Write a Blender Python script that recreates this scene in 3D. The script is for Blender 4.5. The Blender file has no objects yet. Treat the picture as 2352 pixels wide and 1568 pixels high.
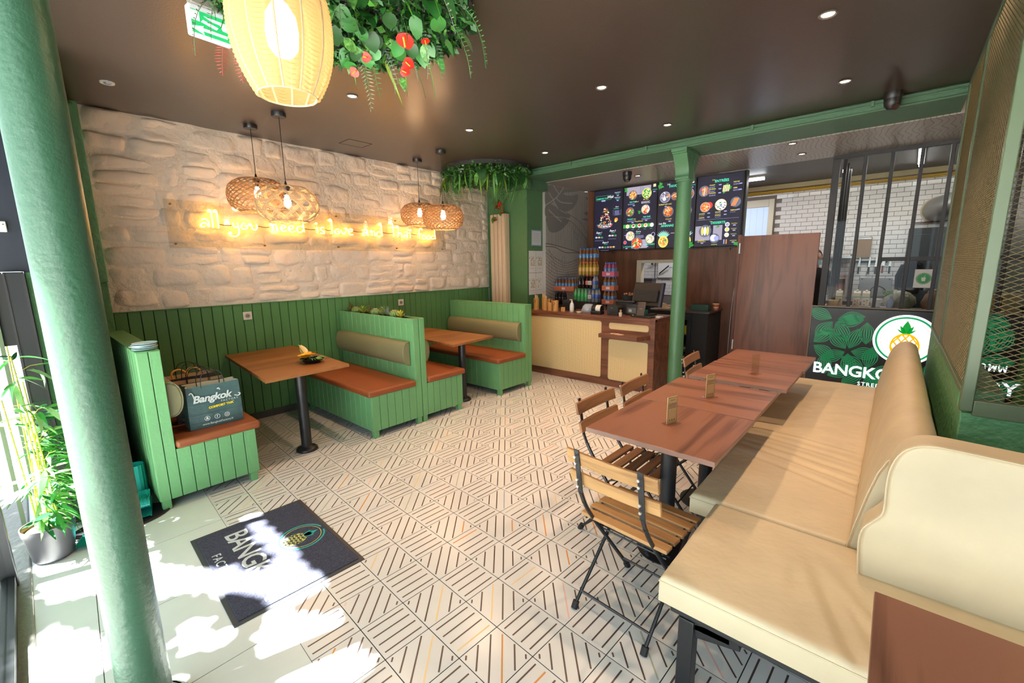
import bpy, bmesh, math, random
from mathutils import Vector, Matrix, noise
random.seed(7)
SC = bpy.context.scene
COL = SC.collection
PI = math.pi
# ---------------------------------------------------------------- camera
cd = bpy.data.cameras.new('camera'); cam = bpy.data.objects.new('camera', cd); COL.objects.link(cam)
cd.sensor_width = 36; cd.lens = 15.171; cd.clip_start = .02
rt = Vector((0.75039065, 0.6608372, -0.01442433)); dn = Vector((0.10543207, -0.14120548, -0.98435009)); fw = Vector((-0.65253195, 0.73712632, -0.1756327))
M = Matrix.Identity(4)
for i in range(3):
    M[i][0] = rt[i]; M[i][1] = -dn[i]; M[i][2] = -fw[i]
M[2][3] = 1.6
cam.matrix_world = M
SC.camera = cam
# ---------------------------------------------------------------- view, world, sun, portal
SC.view_settings.view_transform = 'Standard'; SC.view_settings.look = 'None'
SC.view_settings.gamma = 1; SC.view_settings.use_curve_mapping = False
SC.view_settings.exposure = 0.0
SC.cycles.max_bounces = 8; SC.cycles.diffuse_bounces = 5; SC.cycles.glossy_bounces = 4
SC.cycles.transparent_max_bounces = 16; SC.cycles.transmission_bounces = 6
SC.cycles.caustics_reflective = False; SC.cycles.caustics_refractive = False
SC.cycles.sample_clamp_indirect = 6; SC.cycles.use_denoising = True
w = bpy.data.worlds.new('world'); SC.world = w; w.use_nodes = True
nt = w.node_tree; bg = nt.nodes['Background']
bg.inputs[0].default_value = (.80, .91, 1, 1); bg.inputs[1].default_value = 3.9
K = 2.2                                                  # sun: rise over run along y
SUN = Vector((-.30, -1, K)).normalized()
sl = bpy.data.lights.new('sun', 'SUN'); sl.energy = 85; sl.angle = .012; sl.color = (1, .97, .92)
so = bpy.data.objects.new('sun', sl); so.rotation_euler = SUN.to_track_quat('Z', 'Y').to_euler(); COL.objects.link(so)
so.location = (-4, -6, 9)
pl = bpy.data.lights.new('window_portal', 'AREA'); pl.shape = 'RECTANGLE'; pl.size = 6.2; pl.size_y = 2.44
pl.cycles.is_portal = True
po = bpy.data.objects.new('window_portal', pl); po.location = (-1.4, -.31, 1.20); po.rotation_euler = (PI/2, 0, 0); COL.objects.link(po)

SPOTK = 1.6
# ---------------------------------------------------------------- materials
MATS = {}
def _n(nt, t, **k):
    n = nt.nodes.new(t)
    for a, b in k.items(): setattr(n, a, b)
    return n
def mat(name, col, rough=.5, metal=0, spec=.5, bump=0, bscale=60, var=0, vscale=4, emit=0, ecol=None, alpha=1, coat=0, trans=0, det=3, dist=.02, stretch=None):
    if name in MATS: return MATS[name]
    m = bpy.data.materials.new(name); m.use_nodes = True; nt = m.node_tree; b = nt.nodes['Principled BSDF']
    c = tuple(col) + (1,)
    b.inputs['Base Color'].default_value = c; b.inputs['Roughness'].default_value = rough
    b.inputs['Metallic'].default_value = metal; b.inputs['Specular IOR Level'].default_value = spec
    b.inputs['Coat Weight'].default_value = coat; b.inputs['Alpha'].default_value = alpha
    b.inputs['Transmission Weight'].default_value = trans
    if emit:
        b.inputs['Emission Color'].default_value = tuple(ecol or col) + (1,); b.inputs['Emission Strength'].default_value = emit
    if bump or var:
        tc = _n(nt, 'ShaderNodeTexCoord'); src = tc.outputs['Object']
        if stretch:
            mp = _n(nt, 'ShaderNodeMapping'); mp.inputs['Scale'].default_value = stretch; nt.links.new(src, mp.inputs[0]); src = mp.outputs[0]
    if bump:
        nz = _n(nt, 'ShaderNodeTexNoise'); nz.inputs['Scale'].default_value = bscale; nz.inputs['Detail'].default_value = det
        nt.links.new(src, nz.inputs['Vector'])
        bp = _n(nt, 'ShaderNodeBump'); bp.inputs['Strength'].default_value = bump; bp.inputs['Distance'].default_value = dist
        nt.links.new(nz.outputs[0], bp.inputs['Height']); nt.links.new(bp.outputs[0], b.inputs['Normal'])
    if var:
        nz = _n(nt, 'ShaderNodeTexNoise'); nz.inputs['Scale'].default_value = vscale; nz.inputs['Detail'].default_value = 4
        nt.links.new(src, nz.inputs['Vector'])
        rp = _n(nt, 'ShaderNodeValToRGB'); rp.color_ramp.elements[0].position = .3; rp.color_ramp.elements[1].position = .7
        rp.color_ramp.elements[0].color = tuple(max(0, x*(1-var)) for x in col) + (1,)
        rp.color_ramp.elements[1].color = tuple(min(1, x*(1+var)) for x in col) + (1,)
        nt.links.new(nz.outputs[0], rp.inputs[0]); nt.links.new(rp.outputs[0], b.inputs['Base Color'])
    MATS[name] = m; return m
def wood(name, dark, light, axis=0, scale=1.0, rough=.4, contrast=1.0, rings=5.0):
    if name in MATS: return MATS[name]
    m = bpy.data.materials.new(name); m.use_nodes = True; nt = m.node_tree; b = nt.nodes['Principled BSDF']
    b.inputs['Roughness'].default_value = rough; b.inputs['Specular IOR Level'].default_value = .4
    tc = _n(nt, 'ShaderNodeTexCoord'); mp = _n(nt, 'ShaderNodeMapping')
    s = [7*scale]*3; s[axis] = .8*scale; mp.inputs['Scale'].default_value = s
    oi = _n(nt, 'ShaderNodeObjectInfo'); vm = _n(nt, 'ShaderNodeVectorMath', operation='ADD')
    sc_ = _n(nt, 'ShaderNodeVectorMath', operation='SCALE'); sc_.inputs[0].default_value = (3.1, 5.7, 4.3)
    nt.links.new(oi.outputs['Random'], sc_.inputs['Scale'])
    nt.links.new(tc.outputs['Object'], mp.inputs[0]); nt.links.new(mp.outputs[0], vm.inputs[0]); nt.links.new(sc_.outputs[0], vm.inputs[1])
    n1 = _n(nt, 'ShaderNodeTexNoise'); n1.inputs['Scale'].default_value = .9; n1.inputs['Detail'].default_value = 2; n1.inputs['Distortion'].default_value = .4
    nt.links.new(vm.outputs[0], n1.inputs['Vector'])
    mu = _n(nt, 'ShaderNodeMath', operation='MULTIPLY'); mu.inputs[1].default_value = rings
    fr = _n(nt, 'ShaderNodeMath', operation='PINGPONG'); fr.inputs[1].default_value = 1
    nt.links.new(n1.outputs[0], mu.inputs[0]); nt.links.new(mu.outputs[0], fr.inputs[0])
    mp2 = _n(nt, 'ShaderNodeMapping'); s2 = [90*scale]*3; s2[axis] = 2.5*scale; mp2.inputs['Scale'].default_value = s2
    nt.links.new(tc.outputs['Object'], mp2.inputs[0])
    n2 = _n(nt, 'ShaderNodeTexNoise'); n2.inputs['Scale'].default_value = 1; n2.inputs['Detail'].default_value = 4; nt.links.new(mp2.outputs[0], n2.inputs['Vector'])
    mx = _n(nt, 'ShaderNodeMath', operation='MULTIPLY_ADD'); mx.inputs[1].default_value = .55*contrast
    ad = _n(nt, 'ShaderNodeMath', operation='MULTIPLY'); ad.inputs[1].default_value = .6
    nt.links.new(n2.outputs[0], ad.inputs[0]); nt.links.new(fr.outputs[0], mx.inputs[0]); nt.links.new(ad.outputs[0], mx.inputs[2])
    rp = _n(nt, 'ShaderNodeValToRGB'); rp.color_ramp.elements[0].position = .12; rp.color_ramp.elements[1].position = .72
    rp.color_ramp.elements[0].color = tuple(dark) + (1,); rp.color_ramp.elements[1].color = tuple(light) + (1,)
    nt.links.new(mx.outputs[0], rp.inputs[0]); nt.links.new(rp.outputs[0], b.inputs['Base Color'])
    MATS[name] = m; return m
def glassy(name, col=(1, 1, 1), gloss=.08, rough=.02):
    if name in MATS: return MATS[name]
    m = bpy.data.materials.new(name); m.use_nodes = True; nt = m.node_tree; nt.nodes.clear()
    o = _n(nt, 'ShaderNodeOutputMaterial'); mx = _n(nt, 'ShaderNodeMixShader'); t = _n(nt, 'ShaderNodeBsdfTransparent'); g = _n(nt, 'ShaderNodeBsdfGlossy')
    t.inputs[0].default_value = tuple(col) + (1,); g.inputs['Roughness'].default_value = rough
    lw = _n(nt, 'ShaderNodeFresnel'); lw.inputs[0].default_value = 1.3
    ma = _n(nt, 'ShaderNodeMath', operation='MAXIMUM'); ma.inputs[1].default_value = gloss
    ge = _n(nt, 'ShaderNodeNewGeometry'); iv = _n(nt, 'ShaderNodeMath', operation='SUBTRACT'); iv.inputs[0].default_value = 1
    nt.links.new(ge.outputs['Backfacing'], iv.inputs[1]); ml = _n(nt, 'ShaderNodeMath', operation='MULTIPLY')
    nt.links.new(lw.outputs[0], ma.inputs[0]); nt.links.new(ma.outputs[0], ml.inputs[0]); nt.links.new(iv.outputs[0], ml.inputs[1]); nt.links.new(ml.outputs[0], mx.inputs[0])
    nt.links.new(t.outputs[0], mx.inputs[1]); nt.links.new(g.outputs[0], mx.inputs[2]); nt.links.new(mx.outputs[0], o.inputs[0])
    MATS[name] = m; return m
GREEN = mat('green_paint', (.135, .345, .145), .42, bump=.12, bscale=45, var=.06, vscale=3)
WAINS = mat('wainscot_green', (.088, .235, .082), .45, bump=.1, bscale=50, var=.05)
GREENR = mat('rough_green_plaster', (.085, .24, .10), .5, bump=.6, bscale=28, det=5)
GREENI = mat('cast_iron_green', (.075, .20, .10), .38, bump=.25, bscale=60, det=4, dist=.01)
BEAMG = mat('beam_green', (.065, .15, .085), .5, bump=.2, bscale=40)
MESHG = mat('mesh_olive_green', (.17, .145, .075), .45, bump=.1, bscale=60)
FRAMEG = mat('frame_sage_green', (.085, .12, .065), .4)
LEATH = mat('terracotta_leatherette', (.25, .066, .018), .5, bump=.1, bscale=300, var=.08, vscale=6)
OLIVE = mat('olive_leatherette', (.20, .19, .10), .42, bump=.08, bscale=260, var=.05)
CREAM = mat('cream_leatherette', (.60, .50, .335), .45, bump=.5, bscale=5, var=.06, vscale=5, det=4, dist=.02)
BLACK = mat('black_powder_metal', (.012, .013, .016), .38)
BLACKM = mat('matte_black', (.014, .014, .015), .7)
DARKB = mat('dark_bronze_metal', (.018, .016, .019), .5)
STONE = mat('painted_stone', (.86, .76, .67), .6, bump=.8, bscale=14, det=9, dist=.022, var=.04, vscale=2)
MORT = mat('painted_mortar', (.82, .74, .66), .7, bump=.8, bscale=30, det=6, dist=.02)
CEIL = mat('brown_ceiling_paint', (.052, .036, .029), .30, spec=.65, bump=.05, bscale=90)
KCEIL = mat('kitchen_brown_ceiling', (.10, .085, .078), .5)
WHITE = mat('white_plastic', (.75, .74, .70), .4)
PAPER = mat('white_paper', (.72, .74, .76), .7)
KRAFT = mat('kraft_card', (.62, .42, .22), .7)
INK = mat('dark_ink', (.03, .025, .025), .6)
CHROME = mat('brushed_steel', (.62, .62, .62), .28, metal=1)
SOIL = mat('dark_soil', (.02, .014, .01), .9, bump=.8, bscale=90)
WALN = wood('walnut_laminate', (.085, .032, .020), (.27, .118, .074), axis=1, scale=1, rough=.33, contrast=1.4)
WALNX = wood('walnut_laminate_across', (.085, .032, .020), (.27, .118, .074), axis=0, scale=1, rough=.33, contrast=1.4)
OAKT = wood('warm_oak_laminate', (.12, .042, .012), (.30, .122, .040), axis=1, scale=1, rough=.38)
WALL_W = wood('dark_walnut_panel', (.075, .026, .014), (.17, .068, .038), axis=2, scale=1.3, rough=.42)
CNT_W = wood('counter_walnut', (.075, .027, .015), (.20, .08, .045), axis=0, scale=1.5, rough=.4)
ACAC = wood('oiled_acacia', (.13, .058, .020), (.42, .235, .095), axis=0, scale=2.0, rough=.45, rings=3)
ACACD = wood('dark_acacia', (.10, .04, .018), (.30, .14, .06), axis=0, scale=2.0, rough=.45, rings=3)
GLASS = glassy('clear_glass', (.97, .985, .98), .012)
ACRYL = glassy('clear_acrylic', (.94, .93, .90), .05, .03)
TILEW = mat('white_patterned_tile', (.66, .655, .65), .22, var=.05, vscale=3)
TILEP = mat('plain_pale_tile', (.64, .68, .66), .3, var=.05, vscale=3)
GROUT = mat('dark_grout', (.018, .016, .015), .8)

# ---------------------------------------------------------------- mesh helpers
class MB:
    def __init__(s): s.v = []; s.f = []; s.m = []
    def add(s, vs, fs, mi=0, T=None):
        o = len(s.v)
        s.v += [tuple(T @ Vector(v)) if T else tuple(v) for v in vs]
        s.f += [tuple(i+o for i in q) for q in fs]; s.m += [mi]*len(fs); return s
    def box(s, x0, x1, y0, y1, z0, z1, mi=0, T=None):
        return s.add([(x0,y0,z0),(x1,y0,z0),(x1,y1,z0),(x0,y1,z0),(x0,y0,z1),(x1,y0,z1),(x1,y1,z1),(x0,y1,z1)],
                     [(0,3,2,1),(4,5,6,7),(0,1,5,4),(1,2,6,5),(2,3,7,6),(3,0,4,7)], mi, T)
    def bar(s, a, b, w, h, mi=0, up=(0,0,1)):
        a = Vector(a); b = Vector(b); d = (b-a).normalized(); u = Vector(up)
        if abs(d.dot(u)) > .98: u = Vector((1,0,0))
        x = d.cross(u).normalized(); z = x.cross(d)
        vs = [p + x*sx*w/2 + z*sz*h/2 for p in (a, b) for sx, sz in ((-1,-1),(1,-1),(1,1),(-1,1))]
        return s.add(vs, [(0,1,2,3),(7,6,5,4),(0,4,5,1),(1,5,6,2),(2,6,7,3),(3,7,4,0)], mi)
    def cyl(s, a, b, r0, r1=None, n=12, mi=0, caps=True):
        r1 = r0 if r1 is None else r1
        return s.tube([a, b], [r0, r1], n, mi, caps)
    def tube(s, pts, r, n=8, mi=0, caps=True, closed=False):
        P = [Vector(p) for p in pts]; k = len(P); rr = r if isinstance(r, (list, tuple)) else [r]*k
        o = len(s.v); pv = None
        for i in range(k):
            if closed: d = P[(i+1) % k] - P[i-1]
            else: d = P[min(i+1, k-1)] - P[max(i-1, 0)]
            d.normalize()
            if pv is None:
                u = Vector((0,0,1)) if abs(d.z) < .9 else Vector((1,0,0)); x = d.cross(u).normalized()
            else:
                x = (pv - d*pv.dot(d)).normalized()
            pv = x; y = d.cross(x)
            for j in range(n):
                a = 2*PI*j/n; s.v.append(tuple(P[i] + (x*math.cos(a) + y*math.sin(a))*rr[i]))
        for i in range(k if closed else k-1):
            for j in range(n):
                a = o+i*n+j; b = o+i*n+(j+1) % n; c = o+((i+1) % k)*n+(j+1) % n; d2 = o+((i+1) % k)*n+j
                s.f.append((a, b, c, d2)); s.m.append(mi)
        if caps and not closed:
            s.f.append(tuple(o+j for j in reversed(range(n)))); s.m.append(mi)
            s.f.append(tuple(o+(k-1)*n+j for j in range(n))); s.m.append(mi)
        return s
    def lathe(s, prof, n=20, c=(0,0,0), mi=0, mis=None):
        o = len(s.v)
        for r, z in prof:
            for j in range(n):
                a = 2*PI*j/n; s.v.append((c[0]+max(r,1e-4)*math.cos(a), c[1]+max(r,1e-4)*math.sin(a), c[2]+z))
        for i in range(len(prof)-1):
            for j in range(n):
                s.f.append((o+i*n+j, o+i*n+(j+1) % n, o+(i+1)*n+(j+1) % n, o+(i+1)*n+j)); s.m.append(mis[i] if mis else mi)
        return s
    def prism(s, poly, a0, a1, axis='z', mi=0):
        n = len(poly)
        def P(p, a): return {'z': (p[0], p[1], a), 'y': (p[0], a, p[1]), 'x': (a, p[0], p[1])}[axis]
        return s.add([P(p, a0) for p in poly] + [P(p, a1) for p in poly],
                     [tuple(reversed(range(n))), tuple(range(n, 2*n))] + [(i, (i+1) % n, n+(i+1) % n, n+i) for i in range(n)], mi)
    def mesh(s, name, mats, smooth=True, angle=40):
        me = bpy.data.meshes.new(name); me.from_pydata(s.v, [], s.f)
        for m in (mats if isinstance(mats, (list, tuple)) else [mats]): me.materials.append(m)
        if any(s.m): me.polygons.foreach_set('material_index', s.m)
        if smooth: me.shade_smooth(); me.set_sharp_from_angle(angle=math.radians(angle))
        me.update(); return me
    def build(s, name, mats, parent=None, loc=None, bevel=0, seg=2, smooth=True, fix=False, angle=40):
        me = s.mesh(name, mats, smooth, angle)
        if fix:
            b = bmesh.new(); b.from_mesh(me); bmesh.ops.recalc_face_normals(b, faces=b.faces); b.to_mesh(me); b.free()
        return link(name, me, parent, loc, bevel, seg)
def link(name, me, parent=None, loc=None, bevel=0, seg=2):
    o = bpy.data.objects.new(name, me); COL.objects.link(o)
    if parent: o.parent = parent
    if loc: o.location = loc
    if bevel:
        md = o.modifiers.new('b', 'BEVEL'); md.width = bevel; md.segments = seg; md.limit_method = 'ANGLE'; md.angle_limit = math.radians(35)
    return o
def tag(o, label=None, cat=None, group=None, kind=None):
    if label: o['label'] = label
    if cat: o['category'] = cat
    if group: o['group'] = group
    if kind: o['kind'] = kind
    return o
def thing(name, label, cat, loc=(0,0,0), rz=0, group=None):
    o = bpy.data.objects.new(name, None); COL.objects.link(o); o.location = loc; o.rotation_euler = (0,0,rz); o.empty_display_size = .05
    return tag(o, label, cat, group)
def struct(o): o['kind'] = 'structure'; return o
def dup(o, parent=None, loc=None, rz=None, label=None):
    c = o.copy(); COL.objects.link(c); c.parent = parent
    if loc is not None: c.location = loc
    if rz is not None: c.rotation_euler = (0, 0, rz)
    if label: c['label'] = label
    for ch in list(o.children): dup(ch, c)
    return c
def kids(o, src):
    for ch in src.children: dup(ch, o)
def text_mesh(s, size, extr=0, bold=0, shear=0, spacing=1.0, align='LEFT'):
    cu = bpy.data.curves.new('t', 'FONT'); cu.body = s; cu.size = size; cu.extrude = extr; cu.offset = bold; cu.shear = shear
    cu.space_character = spacing; cu.align_x = align; cu.resolution_u = 3
    o = bpy.data.objects.new('t', cu); COL.objects.link(o)
    me = bpy.data.meshes.new_from_object(o.evaluated_get(bpy.context.evaluated_depsgraph_get()))
    bpy.data.objects.remove(o); bpy.data.curves.remove(cu); return me
def text(s, size, loc, rot, m, parent=None, name='lettering', **k):
    me = text_mesh(s, size, **k); me.materials.clear(); me.materials.append(m)
    o = link(name, me, parent, loc); o.rotation_euler = rot; return o
def spline(pts, n=5, closed=False):
    P = [Vector(p) for p in pts]; out = []; k = len(P)
    for i in range(k if closed else k-1):
        if closed: a, b, c, d = P[i-1], P[i], P[(i+1) % k], P[(i+2) % k]
        else: a, b, c, d = P[max(i-1,0)], P[i], P[i+1], P[min(i+2,k-1)]
        for j in range(n):
            t = j/n; out.append(.5*((2*b)+(c-a)*t+(2*a-5*b+4*c-d)*t*t+(-a+3*b-3*c+d)*t**3))
    if not closed: out.append(P[-1])
    return out
FRONT = (PI/2, 0, 0)      # lettering facing -y
def emis(name, col, s):
    return mat(name, col, .5, emit=s, ecol=col)
def lightobj(name, kind, loc, energy, col, parent=None, **k):
    l = bpy.data.lights.new(name, kind); l.energy = energy; l.color = col
    for a, b in k.items(): setattr(l, a, b)
    o = bpy.data.objects.new(name, l); COL.objects.link(o); o.location = loc
    if parent: o.parent = parent
    return o
# ================================================================ SETTING
CZ = 2.9
# floor slab, tiles
fl = struct(MB().box(-5.3, 2.6, -.42, 9.0, -.1, -.0014).build('floor', GROUT, smooth=False))
TH = math.radians(-3.0); TS = .2155; N0 = Vector((-1.588, 1.655))
ux = Vector((math.cos(TH), math.sin(TH))); uy = Vector((-math.sin(TH), math.cos(TH)))
LN = [mat('print_charcoal', (.085, .062, .06), .3), mat('print_orange', (.60, .25, .06), .3), mat('print_blue', (.28, .36, .48), .3),
      mat('print_pink', (.72, .45, .42), .3), mat('print_yellow', (.75, .55, .28), .3), mat('print_sage', (.38, .42, .34), .3)]
def tile_geo(mb, cx, cy, diag, rnd, full=True):
    g = .0021; h = TS/2 - g
    def W(a, b, z): p = Vector((cx, cy)) + ux*a + uy*b; return (p.x, p.y, z)
    if full:
        mb.add([W(-h,-h,-.006), W(h,-h,-.006), W(h,h,-.006), W(-h,h,-.006), W(-h,-h,0), W(h,-h,0), W(h,h,0), W(-h,h,0)],
               [(4,5,6,7),(0,1,5,4),(1,2,6,5),(2,3,7,6),(3,0,4,7)], 0)
    cols = [1]*7; k = rnd.randrange(7)
    if rnd.random() < .75: cols[k] = rnd.choice([2,2,3,4,5,5,6])
    lw = .0036; m = h*.86
    if not diag:
        for i in range(4):
            b = (-.72 + i*.48)*h
            mb.add([W(b-lw, -m, .0004), W(b+lw, -m, .0004), W(b+lw, m, .0004), W(b-lw, m, .0004)], [(0,1,2,3)], cols[i])
    else:
        q = math.sqrt(.5)
        for i, t in enumerate((-.83, -.52, -.17, .17, .52, .83)):
            c = t*h; L = max(.011, ((h*.93 - abs(c))*2*q) if i not in (0, 5) else .011)
            pts = []
            for s1, s2 in ((-1,-1),(1,-1),(1,1),(-1,1)):
                pts.append(W(c - s1*L*q + s2*lw*q, c + s1*L*q + s2*lw*q, .0004))
            mb.add(pts, [(3,2,1,0)], cols[i])
TM = [TILEW] + LN
cells = []
for i in range(-16, 12):
    for j in range(-5, 30):
        c = N0 + ux*((i+.5)*TS) + uy*((j+.5)*TS)
        if -5.0 < c.x < .3 and c.y < 6.5:
            p = Vector((c.x, c.y, -1.6)); zc = p.dot(fw)
            u = p.dot(rt)/max(zc, .01); v = p.dot(dn)/max(zc, .01)
            vis = zc > .3 and abs(u) < 1.25 and abs(v) < .85
            hid = (c.x < -3.55 and (c.y < 1.0 or 2.05 < c.y < 3.1 or 3.8 < c.y < 4.4)) or (c.x > -.6 and c.y > 1.45) or (c.y > 5.0 and c.x < -2.1)
            cells.append((0 if vis and not hid else 1, c.length, i, j, c))
cells.sort(key=lambda t: t[:2])
rest = MB(); rn = random.Random(3)
for k, (hd, d, i, j, c) in enumerate(cells):
    diag = (i + j) % 2 == 1
    if k < 300:
        mb = MB(); tile_geo(mb, c.x, c.y, diag, rn); mb.build('tile', TM, fl, smooth=False)
    else: tile_geo(rest, c.x, c.y, diag, rn)
tag(rest.build('distant_tiles', TM, fl, smooth=False), kind='stuff')
# plain pale tiles by the door, laid on the same angle
yb = N0 + uy*(-5*TS)
for i in range(-7, 5):
    for j in range(2):
        h0 = Vector((-3.12 + (i+3)*.605, 0)) ; g = .0015
        x0, x1 = h0.x - 2.4 + g + 2.4, h0.x + .605 - g
        y1 = 0 - j*.605 + .0; y0 = y1 - .605
        if i == 0 and j == 0: pass
        def W2(x, t):   # t=0 at tile boundary line
            return (x, N0.y - 5*TS + math.tan(TH)*(x - N0.x) + t)
        pts = [W2(x0, y0+g), W2(x1, y0+g), W2(x1, y1-g), W2(x0, y1-g)]
        MB().prism(pts, -.006, 0).build('tile', TILEP, fl, smooth=False)
# threshold of the entrance
struct(MB().box(-4.6, 1.9, -.36, -.17, -.05, .012).build('trim_1', mat('worn_grey_threshold', (.22, .22, .20), .5, bump=.3, bscale=30), bevel=.01))
# ceilings
struct(MB().box(-5.3, 2.6, -.42, 5.5, CZ, 3.1).build('ceiling', CEIL, smooth=False))
# printed low ceiling over the counter, kitchen ceiling
pc = bpy.data.materials.new('printed_ceiling'); pc.use_nodes = True; nt = pc.node_tree; b = nt.nodes['Principled BSDF']; b.inputs['Roughness'].default_value = .35
tc = _n(nt, 'ShaderNodeTexCoord'); wv = _n(nt, 'ShaderNodeTexWave'); wv.inputs['Scale'].default_value = 7; wv.inputs['Distortion'].default_value = 14; wv.inputs['Detail'].default_value = 1; wv.inputs['Detail Scale'].default_value = .35
rp = _n(nt, 'ShaderNodeValToRGB'); rp.color_ramp.elements[0].position = .0; rp.color_ramp.elements[0].color = (.17, .15, .14, 1); rp.color_ramp.elements[1].position = .16; rp.color_ramp.elements[1].color = (.36, .32, .295, 1)
nt.links.new(tc.outputs['Object'], wv.inputs['Vector']); nt.links.new(wv.outputs[0], rp.inputs[0]); nt.links.new(rp.outputs[0], b.inputs['Base Color'])
low = struct(MB().box(-4.25, 2.6, 5.46, 6.60, 2.8, 2.95).build('ceiling_counter', pc, smooth=False)); low.name = 'ceiling.001'
k2 = struct(MB().box(-4.25, 2.6, 6.60, 8.8, 2.84, 2.95).build('ceiling.002', KCEIL, smooth=False))
# hatch outline in the ceiling
t = thing('ceiling_hatch', 'square access hatch outline in the brown ceiling near the stone wall', 'hatch', (-4.5, 2.6, CZ))
DKL = mat('hatch_gap', (.01, .008, .007), .9)
for q in ((-.11,.11,-.135,-.127),(-.11,.11,.127,.135),(.102,.11,-.127,.127),(-.11,-.102,-.127,.127)):
    MB().box(q[0], q[1], q[2], q[3], -.002, .0).build('edge', DKL, t, smooth=False)
MB().box(-.101, .101, -.126, .126, -.0015, .0).build('panel', CEIL, t, smooth=False)
# left wall: wainscot boards below, painted rubble above
wl = struct(MB().box(-5.3, -5.012, .5, 5.12, 0, CZ).build('wall_left', MORT, smooth=False))
MB().box(-5.012, -5.0085, .5, 5.09, .07, 1.235).build('backing', mat('joint_dark_green', (.02, .06, .025), .8), wl, smooth=False)
y = .50
while y < 5.08:
    y1 = min(y + .0895, 5.09)
    MB().box(-5.012, -5.0, y+.003, y1-.003, .07, 1.235).build('board', WAINS, wl, bevel=.0025, seg=1, smooth=False); y += .0895
struct(MB().box(-5.012, -4.992, .5, 5.1, 1.235, 1.243).build('trim_2', WAINS, smooth=False))
struct(MB().box(-5.02, -4.99, .5, 5.1, 0, .075).build('baseboard_left', mat('grey_skirting', (.07, .07, .065), .6, bump=.4, bscale=40), bevel=.004))
# bed plaster behind stones
gb = MB(); ny, nz = 110, 44
for a in range(ny+1):
    for c in range(nz+1):
        yy = .5 + 4.6*a/ny; zz = 1.243 + (CZ-1.243)*c/nz
        gb.v.append((-5.004 + .018*noise.noise(Vector((yy*5, zz*5, 1))) + .012*noise.noise(Vector((yy*16, zz*16, 4))), yy, zz))
for a in range(ny):
    for c in range(nz):
        q = a*(nz+1)+c; gb.f.append((q, q+nz+1, q+nz+2, q+1)); gb.m.append(0)
gb.build('plaster_bed', MORT, wl)
rs = random.Random(11)
def stone(y0, y1, z0, z1, flat=False):
    mb = MB(); n, m = 11, 8; cy, cz = (y0+y1)/2, (z0+z1)/2; hy, hz = (y1-y0)/2, (z1-z0)/2
    sh = [rs.uniform(-.28, .28) for _ in range(4)]; dep = rs.uniform(.009, .028); tilt = rs.uniform(-.014, .014); tz = rs.uniform(-.012, .016)
    for a in range(n+1):
        for c in range(m+1):
            s_, t_ = -1+2*a/n, -1+2*c/m
            # squircle mapping keeps corners round
            X = s_*math.sqrt(max(0, 1-.22*t_*t_)); Y = t_*math.sqrt(max(0, 1-.22*s_*s_))
            kx = 1.03 + (sh[0]*(1+Y)/2 + sh[1]*(1-Y)/2)*.35; kz = 1 + (sh[2]*(1+X)/2+sh[3]*(1-X)/2)*.45
            yy = cy + hy*X*kx*1.02; zz = cz + hz*Y*kz*1.02
            e = max(abs(s_), abs(t_)); prof = 1 - e**4
            q = Vector((yy*7, zz*7, y0))
            yy += .024*noise.noise(q+Vector((5,0,0))); zz += .018*noise.noise(q+Vector((0,9,0)))
            d = dep*prof + prof*(.014*noise.noise(q*1.3) + .008*noise.noise(q*3.1)) + prof*(tilt*s_ + tz*t_)
            mb.v.append((-5.012 + max(-.006, d) + (.004 if prof > 0 else -.008), min(5.09, max(.505, yy)), min(CZ-.005, max(1.246, zz))))
    for a in range(n):
        for c in range(m):
            q = a*(m+1)+c; mb.f.append((q, q+m+1, q+m+2, q+1)); mb.m.append(0)
    mb.build('stone', STONE, wl, angle=80)
z = 1.25
while z < CZ-.02:
    h = rs.uniform(.13, .235)
    if z + h > CZ - .09: h = CZ - z
    y = .5
    while y < 5.08:
        ww = rs.uniform(.15, .46)
        if y + ww > 5.0: ww = 5.1 - y
        o = rs.uniform(-.022, .022)
        if h > .17 and rs.random() < .25:
            stone(y+.004, y+ww-.004, z+.004, z+h*.5-.004); stone(y+.004, y+ww-.004, z+h*.5+.004, z+h-.004)
        else: stone(y+.004, y+ww-.004, z+.004+o, z+h-.004+o)
        y += ww
    z += h
# wall return at the near left: rough green pier
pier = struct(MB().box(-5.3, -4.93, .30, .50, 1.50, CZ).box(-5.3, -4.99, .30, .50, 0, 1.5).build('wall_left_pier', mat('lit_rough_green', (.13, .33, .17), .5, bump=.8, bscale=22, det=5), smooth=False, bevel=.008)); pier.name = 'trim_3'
MB().cyl((-5.0,.33,2.84), (-4.92,.33,2.84), .028, n=12).cyl((-4.915,.47,2.86), (-4.915,.30,2.86), .02, n=10).build('pipe', GREENR, pier)
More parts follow.
